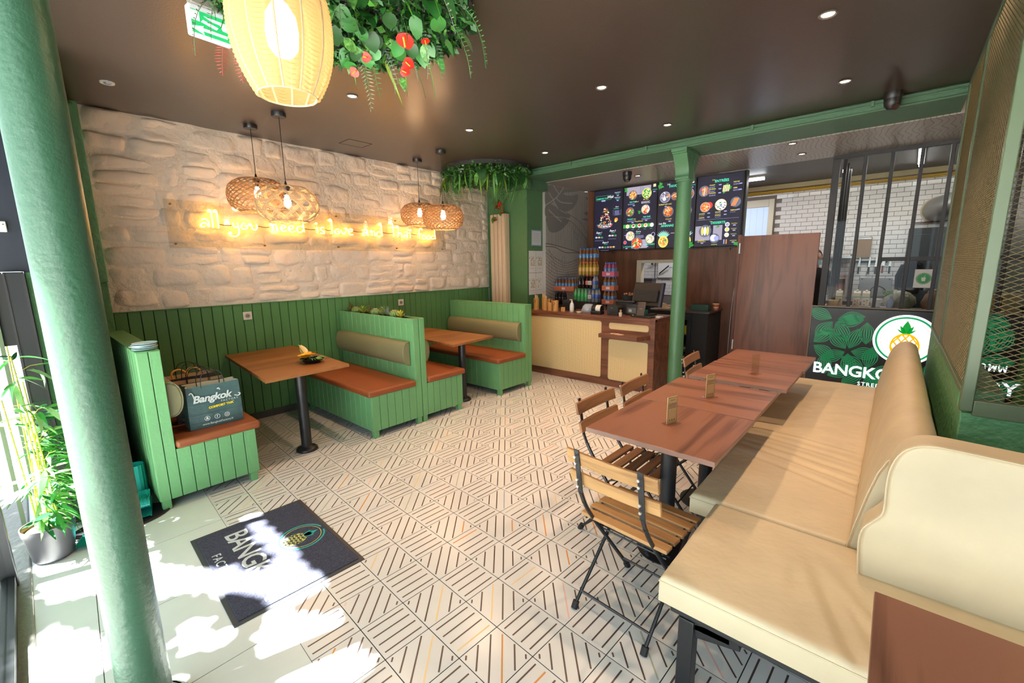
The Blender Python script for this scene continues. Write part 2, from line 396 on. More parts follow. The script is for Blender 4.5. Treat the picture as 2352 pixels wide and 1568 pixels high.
# rear-left pier with radiator, side wall carrying the mural
pr_ = struct(MB().box(-5.3, -4.20, 5.12, 5.5, 0, CZ).build('wall_back_left', mat('mid_green_wall', (.07, .17, .07), .45, bump=.3, bscale=30), smooth=False)); pr_.name = 'wall_rear'
mur = struct(MB().box(-4.3, -4.14, 5.5, 6.85, 0, 2.8).build('wall_mural', mat('mural_grey_paper', (.46, .44, .42), .55, var=.04, vscale=2), smooth=False)); mur.name = 'wall_left_mural'
MURL = mat('mural_line_ink', (.14, .125, .12), .6); MURG = mat('mural_leaf_grey', (.235, .225, .22), .6); MURW = mat('mural_vein_pale', (.47, .45, .43), .6)
def mcurve(pts, wd, m=MURL, x=-4.1385, name='printed_line'):
    P = spline([(0, a, b) for a, b in pts], 4); mb = MB()
    for i in range(len(P)):
        d = (P[min(i+1, len(P)-1)] - P[max(i-1, 0)]).normalized(); nn = Vector((0, -d.z, d.y))*wd/2
        mb.v += [(x, P[i].y+nn.y, P[i].z+nn.z), (x, P[i].y-nn.y, P[i].z-nn.z)]
    for i in range(len(P)-1): mb.f.append((2*i, 2*i+1, 2*i+3, 2*i+2)); mb.m.append(0)
    return mb
MP = {"fan":[[5.492,2.712],[5.621,2.82],[6.015,2.855],[5.965,2.779],[5.791,2.621],[5.621,2.509],[5.492,2.484]],"lobeA":[[6.015,2.855],[6.445,2.922],[6.46,2.858],[6.364,2.781],[6.121,2.74],[5.991,2.719],[6.017,2.686],[6.229,2.701],[6.393,2.733],[6.368,2.62],[6.233,2.491],[6.047,2.435],[5.867,2.461],[5.717,2.545],[5.815,2.651]],"mid":[[5.492,2.47],[5.621,2.509],[5.767,2.48],[5.969,2.412],[6.167,2.384],[6.127,2.337],[5.868,2.348],[5.622,2.331],[5.492,2.322]],"lobeB":[[5.503,2.295],[5.67,2.334],[5.868,2.32],[6.128,2.308],[6.05,2.216],[5.87,2.12],[5.695,2.084],[5.586,2.107],[5.538,2.188]],"f1":[[6.605,2.815],[6.737,2.845],[6.935,2.851],[6.936,2.81],[6.738,2.799]],"f2":[[6.637,2.713],[6.94,2.72],[6.942,2.651],[6.803,2.661]],"f3":[[6.67,2.603],[6.775,2.582],[6.944,2.596],[6.946,2.549],[6.747,2.541]],"f4":[[6.586,2.444],[6.948,2.484],[6.951,2.421],[6.751,2.413]],"f5":[[6.516,2.345],[6.692,2.372],[6.952,2.374],[6.955,2.306],[6.753,2.325]],"v1":[[5.503,2.485],[5.791,2.635],[6.015,2.841]],"v2":[[5.766,2.619],[5.916,2.564],[6.231,2.578]],"v3":[[5.574,2.68],[5.717,2.559],[5.817,2.457]],"v4":[[5.692,2.802],[5.84,2.682]],"v5":[[5.574,2.423],[5.718,2.351],[5.919,2.266]],"stem1":[[5.767,2.48],[6.18,2.385],[6.518,2.272],[6.899,2.105]],"stem2":[[5.574,2.348],[5.817,2.344],[6.237,2.271],[6.903,2.009]],"b1":[[5.491,1.91],[5.696,1.9],[6.135,1.836],[6.896,1.752]],"b2":[[5.491,1.868],[5.745,1.859],[6.029,1.783],[6.415,1.779],[6.897,1.728]],"n1":[[5.491,1.77],[5.746,1.686],[6.138,1.626],[6.592,1.703]],"n2":[[5.574,1.841],[5.798,1.482],[5.824,1.415]],"dr":[[6.28,2.139],[6.38,2.053],[6.381,1.993],[6.31,2.051],[6.28,2.139]],"dr2":[[6.657,2.048],[6.703,2.003],[6.689,1.955],[6.652,2.001],[6.657,2.048]]}
def mcat(a, b): o = len(a.v); a.v += b.v; a.f += [tuple(i+o for i in q) for q in b.f]; a.m += b.m
ymax = 6.70
mb = MB()
for k in range(46):
    y0 = 5.51 + k*.0262
    mcat(mb, mcurve([(y0, 2.79), (y0+.012*math.sin(k*.5), 2.45), (y0+.02+.01*math.sin(k*.3), 2.15), (min(y0+.03, ymax), 1.90-.11*(y0-5.5))], .006))
for k in range(15):
    mcat(mb, mcurve([(5.50, 1.84-k*.055), (5.75, 1.70-k*.05), (6.05, 1.60-k*.035), (6.4, 1.68-k*.05)], .006))
    mcat(mb, mcurve([(5.55+k*.055, 1.83-k*.006), (5.60+k*.06, 1.6), (5.56+k*.05, 1.30), (5.58+k*.04, 1.0)], .003))
for nm, wd in (('b1',.012),('b2',.012),('n1',.005),('n2',.006),('dr',.006),('dr2',.006),('stem1',.008),('stem2',.008)):
    mcat(mb, mcurve([(min(a, ymax), b) for a, b in MP[nm]], wd))
for c in ((5.62,1.55,.05),(5.98,1.63,.05),(6.1,1.40,.03)):
    mcat(mb, mcurve([(c[0]+c[2]*math.cos(a), c[1]+1.7*c[2]*math.sin(a)) for a in [i*PI/4 for i in range(9)]], .005))
for k in range(22):
    t_ = k/21; y0 = 5.85+t_*.83; mcat(mb, mcurve([(y0, 2.455-.42*t_), (y0+.03, 2.345-.42*t_-.02)], .004))
mb.build('printed_lines', MURL, mur, smooth=False)
for nm in ('fan','lobeA','mid','lobeB','f1','f2','f3','f4','f5'):
    pts = [(min(a, ymax), min(b, 2.795)) for a, b in MP[nm]]
    sp = spline([(0, a, b) for a, b in pts], 3, closed=True); pp = [(min(p.y, ymax+.01), min(p.z, 2.797)) for p in sp]
    mb = MB(); mb.add([(-4.1390, a, b) for a, b in pp], [tuple(range(len(pp)))]); mb.build('printed_leaf', MURG, mur, smooth=False, fix=False)
for nm in ('v1','v2','v3','v4','v5'): mcurve(MP[nm], .016, x=-4.1378).build('printed_vein', MURW, mur, smooth=False)
def leafpoly(cy, cz, L, W, ang, n=10):
    out = []
    for i in range(n+1):
        t = i/n; out.append((t*L, W*math.sin(PI*t**.8)))
    out += [(t*L, -W*math.sin(PI*t**.8)) for t in [1-i/n for i in range(1, n)]]
    return [(cy + a*math.cos(ang)-b*math.sin(ang), cz + a*math.sin(ang)+b*math.cos(ang)) for a, b in out]
# walnut wall under the menus, with the serving hatch cut out
WY = 6.72
ww_ = MB()
for q in ((-4.14,-3.20,0,2.8),(-2.50,-1.66,0,2.8),(-3.20,-2.50,0,.92),(-3.20,-2.50,1.64,2.8)):
    ww_.box(q[0], q[1], WY, WY+.10, q[2], q[3])
wr = struct(ww_.build('wall_back', WALL_W, smooth=False))
fr_ = mat('cream_frame', (.62, .55, .42), .5)
wn = struct(MB().box(-3.20,-3.12,WY-.012,WY+.11,.92,1.64).box(-2.56,-2.50,WY-.012,WY+.11,.92,1.64).box(-3.12,-2.56,WY-.012,WY+.11,1.59,1.64).build('window_1', fr_, bevel=.004))
MB().box(-3.13, -2.56, WY-.04, WY+.12, .905, .93).build('sill', OAKT, wn, bevel=.003)
# beam
bm_ = struct(MB().box(-5.2, .262, 4.93, 5.46, 2.81, 2.9).build('trim_4', BEAMG, smooth=False, bevel=.004))
for zz, yy in ((2.885, 4.918), (2.862, 4.921), (2.818, 4.922)):
    MB().cyl((-4.2, yy, zz), (.26, yy, zz), .007, n=6).build('conduit', BEAMG, bm_)
for xx in (-3.3, -2.28, -1.2, -.3):
    MB().box(xx-.012, xx+.012, 4.905, 4.93, 2.85, 2.895).build('clip', BEAMG, bm_, bevel=.003)
struct(MB().box(-4.6, -4.10, 5.02, 5.12, 2.68, 2.81).box(-4.2, -4.10, 5.1, 5.5, 2.68, 2.81).build('trim_5', BEAMG, bevel=.006))
# rear kitchen wall with metro tiles
KY = 8.6
kb = struct(MB().box(-4.3, 2.6, KY+.01, KY+.25, 0, 2.84).build('wall_kitchen', mat('kitchen_grout', (.20, .17, .15), .8), smooth=False))
MT = mat('glazed_white_tile', (.74, .71, .68), .12, var=.03, vscale=1.5)
tw, thh = .152, .0665; k = 0; restk = MB()
zrow = 0; cand = []
z = .95
while z < 2.74:
    x = -4.15 + (zrow % 2)*tw/2
    while x < 1.6:
        cand.append((x, z)); x += tw
    z += thh; zrow += 1
def seen(c):
    x, z = c
    if x > -2.17-tw and x < -1.66 and z < 2.62: return 3
    if x < -2.2: return 2 if z < 1.0 or z > 1.75 or x > -2.4 else 1
    return 0 if (-1.62 < x < .35 and z > 1.0) else (1 if x < .9 else 2)
cand.sort(key=lambda c: (seen(c), -c[1]))
for c in cand:
    if seen(c) == 3: continue
    if k < 300: MB().box(c[0]+.002, c[0]+tw-.002, KY, KY+.01, c[1]+.002, c[1]+thh-.002).build('tile', MT, kb, bevel=.003, seg=1, smooth=False); k += 1
    else: restk.box(c[0]+.002, c[0]+tw-.002, KY, KY+.01, c[1]+.002, c[1]+thh-.002)
tag(restk.build('more_tiles', MT, kb, smooth=False), kind='stuff')
gt = mat('gilded_trunking', (.55, .33, .04), .35)
struct(MB().box(-3.6, 1.6, KY-.05, KY, 2.765, 2.84).build('trim_6', mat('cream_cornice', (.60, .48, .26), .5), bevel=.006))
struct(MB().cyl((-3.6, KY-.05, 2.735), (1.6, KY-.05, 2.735), .016, n=8).cyl((-3.6, KY-.04, 2.71), (1.6, KY-.04, 2.71), .009, n=8).build('trim_7', gt))
struct(MB().box(-4.3, -4.2, 6.8, 8.7, 0, 2.84).build('wall_kitchen_side', mat('kitchen_side_wall', (.5, .48, .45), .6), smooth=False)).name = 'wall_kitchen_left'
struct(MB().box(2.4, 2.6, -.42, 8.8, 0, CZ).build('wall_right', mat('brown_side_wall', (.14, .085, .05), .6), smooth=False))
# kitchen door frame seen above the walnut door
t = thing('kitchen_door_frame', 'cream door frame with a frosted blue pane at the tiled kitchen wall', 'door', (-1.87, KY, 0))
MB().box(-.30,-.22,-.05,0,0,2.62).box(.13,.21,-.05,0,0,2.62).box(-.22,.13,-.05,0,2.5,2.62).build('frame', fr_, t, bevel=.005)
MB().box(-.22,.13,-.03,-.02,.9,2.5).build('pane', emis('frosted_daylight_pane', (.45, .56, .72), .5), t)
for q in (-.15, -.05, .05): MB().box(q, q+.01, -.034, -.03, .9, 2.5).build('rib', mat('rib_pale', (.7,.8,.9), .4), t)
# partition: black steel posts over the sign, glass between
PY = 6.57
prt = struct(MB().box(-.70,.98,PY-.02,PY+.03,2.76,2.8).build('wall_partition', DARKB))
prt.name = 'trim_8'
for xx, ww2 in ((-.665,.07), (-.40,.034), (-.165,.034), (.075,.034), (.305,.034), (.55,.034), (.80,.034)):
    MB().box(xx-ww2/2, xx+ww2/2, PY-.02, PY+.03, 1.045, 2.76).build('post', DARKB, prt, bevel=.003)
MB().box(-.15, .96, PY-.018, PY+.025, 1.575, 1.62).build('rail', DARKB, prt, bevel=.003)
MB().box(-.70, .98, PY-.03, PY+.05, 1.02, 1.045).build('sill', mat('brown_sill', (.16,.09,.06), .5), prt)
for a, b_ in ((-.63,-.417),(-.383,-.182),(-.148,.058),(.092,.288),(.322,.533),(.567,.783)):
    MB().box(a, b_, PY+.002, PY+.008, 1.045, 2.76).build('pane', GLASS, prt, smooth=False)
for yy in (6.85, 7.15, 7.5):
    MB().box(-.63, -.59, yy, yy+.04, 1.0, 2.8).build('post', DARKB, prt, bevel=.003)
MB().box(-.613, -.607, 6.62, 7.5, 1.045, 2.76).build('pane', GLASS, prt, smooth=False)
# side-room mesh partition: low green wall with expanded metal above
lw_ = struct(MB().box(.262, .40, 2.69, 4.93, 0, 1.03).build('wall_mesh', GREENR, bevel=.004)); struct(MB().box(.262, 2.4, 2.55, 2.69, 0, .96).build('wall_right_front', GREENR, bevel=.006)); lw_.name = 'wall_right_low'
mp_ = struct(MB().box(.255,.295,2.535,2.575,.97,CZ).build('mesh_partition', FRAMEG, bevel=.004)); mp_.name = 'trim_9'
for q in ((.258,.295,4.89,4.93,1.03,CZ),(.258,.285,3.97,4.0,1.03,CZ),(.256,.30,2.575,4.89,1.03,1.055),(.258,.29,2.575,4.89,2.87,CZ),(.295,2.4,2.535,2.575,.955,1.02),(.295,2.4,2.54,2.57,2.84,CZ),(1.35,1.41,2.54,2.57,1.02,2.84)):
    MB().box(*q).build('frame_bar', FRAMEG, mp_, bevel=.003)
def expanded(name, horiz, a0, a1, z0, z1, fix, cw, ch, wd, parent):
    mb = MB(); z = z0; r = 0
    n = int((a1-a0)/(cw/2))
    while z < z1:
        o = r % 2
        for i in range(n):
            s = a0 + i*cw/2; e = s + cw/2
            za = z + (ch/2 if (i+o) % 2 else 0); zb = z + (ch/2 if (i+1+o) % 2 else 0)
            def P(a, zz, d): return (a, fix+d, zz) if horiz else (fix+d, a, zz)
            mb.add([P(s, za-wd/2, 0), P(e, zb-wd/2, 0), P(e, zb+wd/2, .003), P(s, za+wd/2, .003)], [(0,1,2,3)], 0)
            mb.add([P(s, za+wd/2, .003), P(e, zb+wd/2, .003), P(e, zb+wd/2-.001, .006), P(s, za+wd/2-.001, .006)], [(0,1,2,3)], 0)
        z += ch/2; r += 1
    o = mb.build(name, MESHG, parent, smooth=False); o['kind'] = 'stuff'; return o
expanded('expanded_metal', False, 2.575, 4.89, 1.055, 2.87, .268, .043, .022, .0035, mp_)
expanded('expanded_metal', True, .295, 2.4, 1.02, 2.84, 2.555, .043, .022, .0028, mp_)
# end wall of the side room, green, and a shelf of boxes behind the mesh
struct(MB().box(1.02, 2.4, 6.55, 6.72, 0, 2.8).build('wall_side_room', mat('bright_green_panel', (.10, .30, .10), .35), smooth=False)).name = 'wall_back_right'
# facade: posts, header, glazing (mostly behind the camera)
fc = struct(MB().box(-5.3, 2.6, -.30, -.20, 2.52, CZ).build('wall_front', mat('facade_dark', (.02, .022, .03), .5), smooth=False))
for xx in (-3.24, -.95, .55, 1.85):
    MB().box(xx-.025, xx+.025, -.275, -.215, .01, 2.52).build('mullion', BLACK, fc, bevel=.004)
MB().box(-3.24, 1.85, -.27, -.222, .012, .075).build('bottom_rail', BLACK, fc)
for a, b_ in ((-3.215,-.975),(-.925,.525),(.575,1.825)):
    MB().box(a, b_, -.25, -.244, .075, 2.52).build('pane', GLASS, fc, smooth=False)
# dark closet block at the left of the entrance, black shutter board with slots
NAVY = mat('dark_navy_panel', (.018, .022, .035), .35)
cb = struct(MB().box(-5.3, -3.80, -.40, .30, 1.60, CZ).box(-5.3, -3.80, .03, .30, 0, 1.60).build('wall_left_closet', NAVY, smooth=False)); cb.name = 'wall_left.001'
MB().box(-3.80, -3.795, .035, .298, .0, 1.595).build('green_lining', GREENR, cb)
sb = struct(MB().box(-3.80, -3.745, -.052, .028, .01, 1.598).build('door_1', BLACK, bevel=.004))
for zz in (.25, .62, 1.0): MB().box(-3.7455, -3.7435, -.026, .002, zz, zz+.016).build('slot', BLACKM, sb, bevel=.004)
MB().box(-3.744, -3.738, .018, .030, .01, 1.59).box(-3.744, -3.738, -.055, -.045, .01, 1.59).build('edge_strip', DARKB, sb)
MB().box(-3.80, -3.785, -.40, -.055, 1.18, 1.598).build('dark_transom', BLACKM, sb)
for q in (-.12, -.19): MB().box(-3.80, -3.77, q, q+.018, 0, 1.6).build('green_bar', FRAMEG, sb)
struct(MB().box(1.88, 2.6, -.30, -.2, 0, 2.52).build('wall_front_right', mat('facade_dark', (.02,.022,.03), .5))).name = 'wall_front.001'
# ================================================================ BOOTHS
def boards_x(par, x, y0, y1, z0, z1, pitch=.078, cut=None, th=.011):       # on a face looking +x
    n = max(1, round((y1-y0)/pitch)); p = (y1-y0)/n
    for i in range(n): MB().box(x-th, x, y0+i*p+.0022, y0+(i+1)*p-.0022, z0, z1).build('board', GREEN, par, bevel=.0022, seg=1, smooth=False)
def boards_y(par, y, x0, x1, z0, z1, sgn, pitch=.10, th=.011):             # on a face looking sgn*y
    n = max(1, round((x1-x0)/pitch)); p = (x1-x0)/n
    for i in range(n): MB().box(x0+i*p+.0022, x0+(i+1)*p-.0022, min(y, y-sgn*th), max(y, y-sgn*th), z0, z1).build('board', GREEN, par, bevel=.0022, seg=1, smooth=False)
def booth(label, yb, s, ybt, ys, top=1.085, trough=False, cap=True, bolster=True, group='green plank booth benches'):
    """yb: rear of the back, s: facing sign, ybt: back thickness, ys: depth of seat beyond the back"""
    X0, X1 = -4.985, -3.52; th = .011
    t = thing('booth_bench', label, 'bench', ((X0+X1)/2, yb, 0), 0, None)
    ox, oy = (X0+X1)/2, yb
    x0, x1 = X0-ox, X1-ox
    ym, ye = s*ybt, s*(ybt+ys)
    a, b = sorted((0, ym)); c, d = sorted((ym, ye))
    ct = top-.045 if trough else top-.004
    cc = MB().box(x0, x1-th, a+(.002 if s > 0 else th), b-(th if s > 0 else .002), .075, ct).box(x0, x1-th, c+(0 if s > 0 else th), d-(th if s > 0 else 0), .075, .405)
    if trough: cc.box(x1-.14, x1-th, a+.002, b-.002, ct, top-.002).box(x0, x0+.03, a+.002, b-.002, ct, top-.002)
    cc.build('carcass', mat('booth_joint_green', (.045,.12,.05), .8), t, smooth=False)
    boards_x(t, x1, a, b, .07, top, .07)
    boards_x(t, x1, c, d, .07, .408, .078)
    boards_y(t, ym, x0, x1-th, .405, top, s)
    boards_y(t, ye, x0, x1-th, .07, .408, s)
    if not trough or s > 0 and yb < 1: boards_y(t, 0, x0, x1-th, .07, top, -s)
    if cap and not trough: MB().box(x0, x1, a, b, top, top+.004).build('cap', GREEN, t, bevel=.002)
    # cushion
    q0, q1 = sorted((ym+s*.003, ye+s*.035))
    cu = MB(); nx, nyy = 14, 8; hx = (x1-x0)/2; mx = (x0+x1)/2+.01; hy = (q1-q0)/2; my = (q0+q1)/2
    cu.box(x0+.005, x1+.02, q0, q1, .409, .468)
    cu.build('seat_cushion', LEATH, t, bevel=.02, seg=4)
    se = MB().tube([(x1+.0205, q0+.02, .424), (x1+.0205, q1-.02, .424)], .0025, 6).build('seam', LEATH, t)
    if bolster:
        poly = []
        for i in range(13):
            an = -PI/2 + PI*i/12; poly.append((ym + s*(.004+.085*math.cos(an)**.7 if math.cos(an) > 1e-6 else ym*0+s*.004), .735+.122*math.sin(an)))
        poly = [((ym + s*(.002 + .088*max(0, math.cos(-PI/2+PI*i/12))**.7)), .735+.122*math.sin(-PI/2+PI*i/12)) for i in range(13)]
        bo = MB().prism(poly, x0+.03, x1-.06, 'x').build('back_bolster', OLIVE, t, bevel=.012, seg=3, fix=True)
        rim = MB().tube([(x1-.061, p[0], p[1]) for p in poly], .004, 6).build('piping', OLIVE, bo)
    for lx in (x0+.10, x1-.035):
        for ly in (s*.035, s*(ybt+ys-.04)):
            MB().box(lx-.025, lx+.025, ly-.025, ly+.025, 0, .072).build('leg', GREEN, t, bevel=.003)
    return t
booth('green plank booth bench nearest the entrance, holding the paper bags', .42, 1, .125, .485)
booth('green plank booth bench in the middle facing the entrance, olive bolster', 2.577, -1, .072, .50, trough=True)
booth('green plank booth bench backed onto the planter, half hidden, facing the second table', 2.58, 1, .067, .485, trough=True)
booth('green plank booth bench farthest back, beside the white radiator and counter', 4.37, -1, .135, .50)
# tables of the booths
def slab(name, poly, z0, z1, m, parent, bevel=.003):
    return MB().prism(poly, z0, z1).build(name, m, parent, bevel=bevel, smooth=False)
def booth_table(label, poly, leg, lz=.72, r=.043):
    cx, cy = leg; t = thing('booth_table', label, 'table', (cx, cy, 0))
    slab('tabletop', [(x-cx, y-cy) for x, y in poly], .718, .745, OAKT, t)
    MB().lathe([(0,0),(.088,0),(.09,.006),(.088,.018),(.075,.03),(.05,.034),(r,.04),(r,.70),(.075,.705),(.075,.718),(0,.718)], 28).build('pedestal', BLACK, t)
    MB().box(-4.985-cx, -4.95-cx, poly[0][1]-cy+.04, poly[0][1]-cy+.10, .69, .718).build('wall_bracket', CHROME, t, bevel=.002)
    return t
booth_table('long brown laminate booth table nearest the entrance with a flower tray on it', [(-4.985,1.27),(-3.575,1.155),(-3.60,1.86),(-4.985,1.93)], (-3.785,1.497))
booth_table('long brown laminate booth table between the second and farthest booths', [(-4.985,3.16),(-3.555,3.045),(-3.63,3.76),(-4.985,3.71)], (-3.763,3.355))
# ================================================================ RIGHT TABLES
def cafe_table(label, cx, cy, dx, dy, m, rz=0, top=.745, legx=0):
    t = thing('cafe_table', label, 'table', (cx, cy, 0), rz)
    MB().box(-dx, dx, -dy, dy, top-.026, top).build('tabletop', m, t, bevel=.0025, smooth=False)
    MB().box(-dx-.0006, dx+.0006, -dy-.0006, dy+.0006, top-.0235, top-.0025).build('edge_band', mat('edge_band_brown', (.22,.12,.09), .45), t, smooth=False)
    MB().lathe([(0,0),(.15,0),(.15,.006),(.06,.016),(.042,.022),(.042,.69),(.05,.695),(.05,.70),(0,.70)], 28, (legx,0,0)).build('pedestal', BLACK, t)
    MB().box(legx-.2, legx+.2, -.02, .02, .70, .7185).box(legx-.02, legx+.02, -.2, .2, .701, .7185).build('top_bracket', BLACK, t)
    return t
cafe_table('square walnut cafe table nearest the camera in the row, swirling grain', -.826, 2.212, .325, .328, WALN, math.radians(-.6))
cafe_table('square walnut cafe table second in the row, pushed against the nearest one', -.826, 2.876, .325, .328, WALNX)
cafe_table('square walnut cafe table third in the row, with the empty clear holder', -.80, 3.65, .325, .325, WALNX, 0, .74)
cafe_table('square walnut cafe table farthest back in the row, near the lit sign', -.79, 4.31, .325, .325, WALN, math.radians(90), .742)
t4 = cafe_table('walnut table cut off at the bottom right corner of the picture', .395, 1.02, .35, .355, WALN, 0, .742)
# card holders
def holder(label, x, y, z, rz, card=True):
    t = thing('card_holder', label, 'card holder', (x, y, z), rz)
    MB().box(-.045,.045,-.03,.03,0,.003).build('base', ACRYL, t)
    MB().box(-.04,.04,-.004,-.0025,.003,.155).box(-.04,.04,.0025,.004,.003,.155).build('sleeve', ACRYL, t)
    if card:
        c = MB().box(-.038,.038,-.002,.002,.004,.152).build('card', KRAFT, t)
        for zz, w_ in ((.132,.018),(.112,.03),(.105,.034),(.098,.026),(.09,.03)):
            MB().box(-w_,w_,-.0026,-.0021,zz,zz+.0022).box(-w_,w_,.0021,.0026,zz,zz+.0022).build('print_line', INK, c, smooth=False)
        for xx in (-.018,0,.018):
            MB().prism([(xx-.004,.018),(xx+.004,.018),(xx,.03)], -.0026,-.0021,'y').build('print_mark', INK, c, smooth=False)
            MB().prism([(xx-.004,.018),(xx+.004,.018),(xx,.03)], .0021,.0026,'y').build('print_mark', INK, c, smooth=False)
        MB().box(-.034,.034,-.0024,-.0021,.146,.1475).box(-.034,.034,-.0024,-.0021,.008,.0095).box(-.0345,-.033,-.0024,-.0021,.008,.147).box(.033,.0345,-.0024,-.0021,.008,.147).build('border_line', INK, c, smooth=False)
    return t
holder('kraft card in a clear stand on the walnut table nearest the camera', -.825, 2.215, .745, math.radians(72))
holder('kraft card in a clear stand on the second walnut table', -.815, 2.82, .745, math.radians(68))
holder('empty clear acrylic card stand on the third walnut table', -.74, 3.66, .74, math.radians(64), False)
# ================================================================ BISTRO CHAIRS
def chair_proto(label, x, y, rz, m, x2=None):
    t = thing('folding_chair', label, 'chair', (x, y, 0), rz)
    for k, (z0, z1, yy) in enumerate(((.735,.802,-.237),(.632,.694,-.210))):
        mb = MB(); n = 10
        for i in range(n+1):
            u = -1+2*i/n; cv = -.012*(1-u*u)*1.0
            for (dy, zz) in ((-.008,z0),(.008,z0),(.008,z1),(-.008,z1)): mb.v.append((u*.215, yy+.036+cv+dy-(zz-z0)*.22, zz))
        for i in range(n):
            for j in range(4): a = i*4+j; b = i*4+(j+1) % 4; mb.f.append((a, b, b+4, a+4)); mb.m.append(0)
        mb.f += [(3,2,1,0), (n*4, n*4+1, n*4+2, n*4+3)]; mb.m += [0,0]
        mb.build('back_slat', m, t, bevel=.003, fix=True)
    for i in range(5):
        yy = -.082 + i*.073
        MB().box(-.213, .213, yy-.027, yy+.027, .429-.001*i, .445-.001*i).build('seat_slat', m, t, bevel=.004, smooth=False)
    for s in (-1, 1):
        fx = s*.150
        # back post: flat strip above, round below, down to the front foot
        mb = MB().bar((fx,-.236,.815),(fx,-.200,.60),.024,.005,0,(0,1,0)).bar((fx,-.200,.602),(fx,-.175,.545),.016,.009,0,(0,1,0))
        mb.tube(spline([(fx,-.176,.55),(fx,-.14,.49),(fx,-.06,.38),(fx,.08,.20),(fx,.228,.012)],5),.0095,8)
        mb.build('back_leg', BLACK, t)
        for zz, yy in ((.785,-.243),(.755,-.238),(.675,-.225),(.640,-.219)):
            MB().cyl((fx,yy,zz),(fx,yy-.008,zz),.006,n=8).build('rivet', CHROME, t)
        gx = s*.178
        MB().tube([(gx,.235,.425),(gx,.20,.39),(gx,-.02,.18),(gx,-.195,.014)],.0085,8).build('front_leg', BLACK, t)
        MB().bar((s*.19,-.10,.425),(s*.19,.24,.425),.006,.022).build('seat_rail', BLACK, t)
        MB().bar((fx,-.03,.36),(gx,.10,.425),.02,.005).build('hinge', BLACK, t)
        MB().tube([(fx,.215,.028),(fx,.232,.0),],.016,8).build('foot_cap', BLACKM, t)
        MB().tube([(gx,-.183,.03),(gx,-.20,.0)],.016,8).build('foot_cap', BLACKM, t)
    for yy, zz in ((-.03,.352),(.0,.345)): MB().cyl((-.178,yy,zz),(.178,yy,zz),.0045,n=6).build('rod', BLACK, t)
    MB().cyl((-.178,-.148,.065),(.178,-.148,.065),.0055,n=6).build('stretcher', BLACK, t)
    MB().cyl((-.15,.17,.085),(.15,.17,.085),.0055,n=6).build('stretcher', BLACK, t)
    return t
chair_proto('folding bistro chair with light slats nearest the camera, at the head of the table row', -.785, 1.705, math.radians(-4), ACAC)
c2 = chair_proto('folding chair with dark brown slats tucked under the nearest cafe table', -1.095, 2.245, math.radians(-91), ACACD)
for a_, b_, r_, l_ in ((-1.07, 2.73, -89, 'folding chair with brown slats at the second cafe table, before the counter'), (-1.055, 3.80, -87, 'folding chair at the farther cafe tables, standing by the green column')):
    c = c2.copy(); COL.objects.link(c); c.location = (a_, b_, 0); c.rotation_euler = (0,0,math.radians(r_)); c['label'] = l_
    kids(c, c2)
# ================================================================ CREAM BENCHES
t = thing('upholstered_bench', 'long cream leatherette bench running under the row of walnut tables', 'bench', (-.2, 3.4, 0))
def cushion(name, x0, x1, y0, y1, z0, z1, parent, m=CREAM, wr=(), crown=.012):
    """soft slab with crown and wrinkles; wr = (x, y, angle, length, depth)"""
    mb = MB(); nx = max(8, int((x1-x0)/.013)); ny = max(8, int((y1-y0)/.013)); R = .022
    def H(x, y):
        u = min(x-x0, x1-x)/R; v = min(y-y0, y1-y)/R; e = min(1, max(0, min(u, v)))
        h = z1 - R*.75*(1-math.sqrt(max(0, 1-(1-e)**2)))
        h += crown*min(1, 4*(x-x0)*(x1-x)/(x1-x0)**2)*min(1, 4*(y-y0)*(y1-y)/(y1-y0)**2)*.7 if e > .5 else 0
        for (wx, wy, wa, wl, wd) in wr:
            dx, dy = x-wx, y-wy; al = dx*math.cos(wa)+dy*math.sin(wa); ac = -dx*math.sin(wa)+dy*math.cos(wa)
            h += wd*math.exp(-(al/wl)**2)*math.cos(min(PI, abs(ac)/.03*PI/1.4)) * math.exp(-(ac/.05)**2)
        h += .0025*noise.noise(Vector((x*6, y*6, 2)))
        return h
    def ax(a, b, n): return [a, a+R*.3, a+R*.65] + [a+R + (b-a-2*R)*i/n for i in range(n+1)] + [b-R*.65, b-R*.3, b]
    xs, ys = ax(x0, x1, nx), ax(y0, y1, ny); NX, NY = len(xs), len(ys)
    for x in xs:
        for y in ys: mb.v.append((x, y, H(x, y)))
    for i in range(NX-1):
        for j in range(NY-1):
            a = i*NY+j; mb.f.append((a, a+NY, a+NY+1, a+1)); mb.m.append(0)
    loop = [i*NY for i in range(NX)] + [(NX-1)*NY+j for j in range(1, NY)] + [i*NY+NY-1 for i in range(NX-2, -1, -1)] + [j for j in range(NY-2, 0, -1)]
    o = len(mb.v); n = len(loop)
    for q in loop: x, y, _ = mb.v[q]; mb.v.append((x, y, z0+.006))
    for i in range(n): mb.f.append((loop[(i+1) % n], loop[i], o+i, o+(i+1) % n)); mb.m.append(0)
    mb.f.append(tuple(reversed(range(o, o+n)))); mb.m.append(0)
    c = mb.build(name, m, parent, angle=75)
    pts = [(x0-.001,y0-.001,z1-.022),(x1+.001,y0-.001,z1-.022),(x1+.001,y1+.001,z1-.022),(x0-.001,y1+.001,z1-.022)]
    MB().tube(pts, .003, 6, closed=True).build('piping', m, c)
    return c
def W_(*a): return a
ox, oy = -.2, 3.4
cushion('seat_cushion', -.655-ox, -.02-ox, 2.06-oy, 4.95-oy, .365, .470, t, wr=[(-.25-ox, 2.62-oy, -.35, .30, -.008), (-.22-ox, 2.74-oy, -.32, .32, -.009), (-.25-ox, 2.86-oy, -.25, .34, -.007), (-.2-ox, 3.0-oy, -.22, .3, -.006), (-.3-ox, 3.15-oy, -.15, .25, .004)])
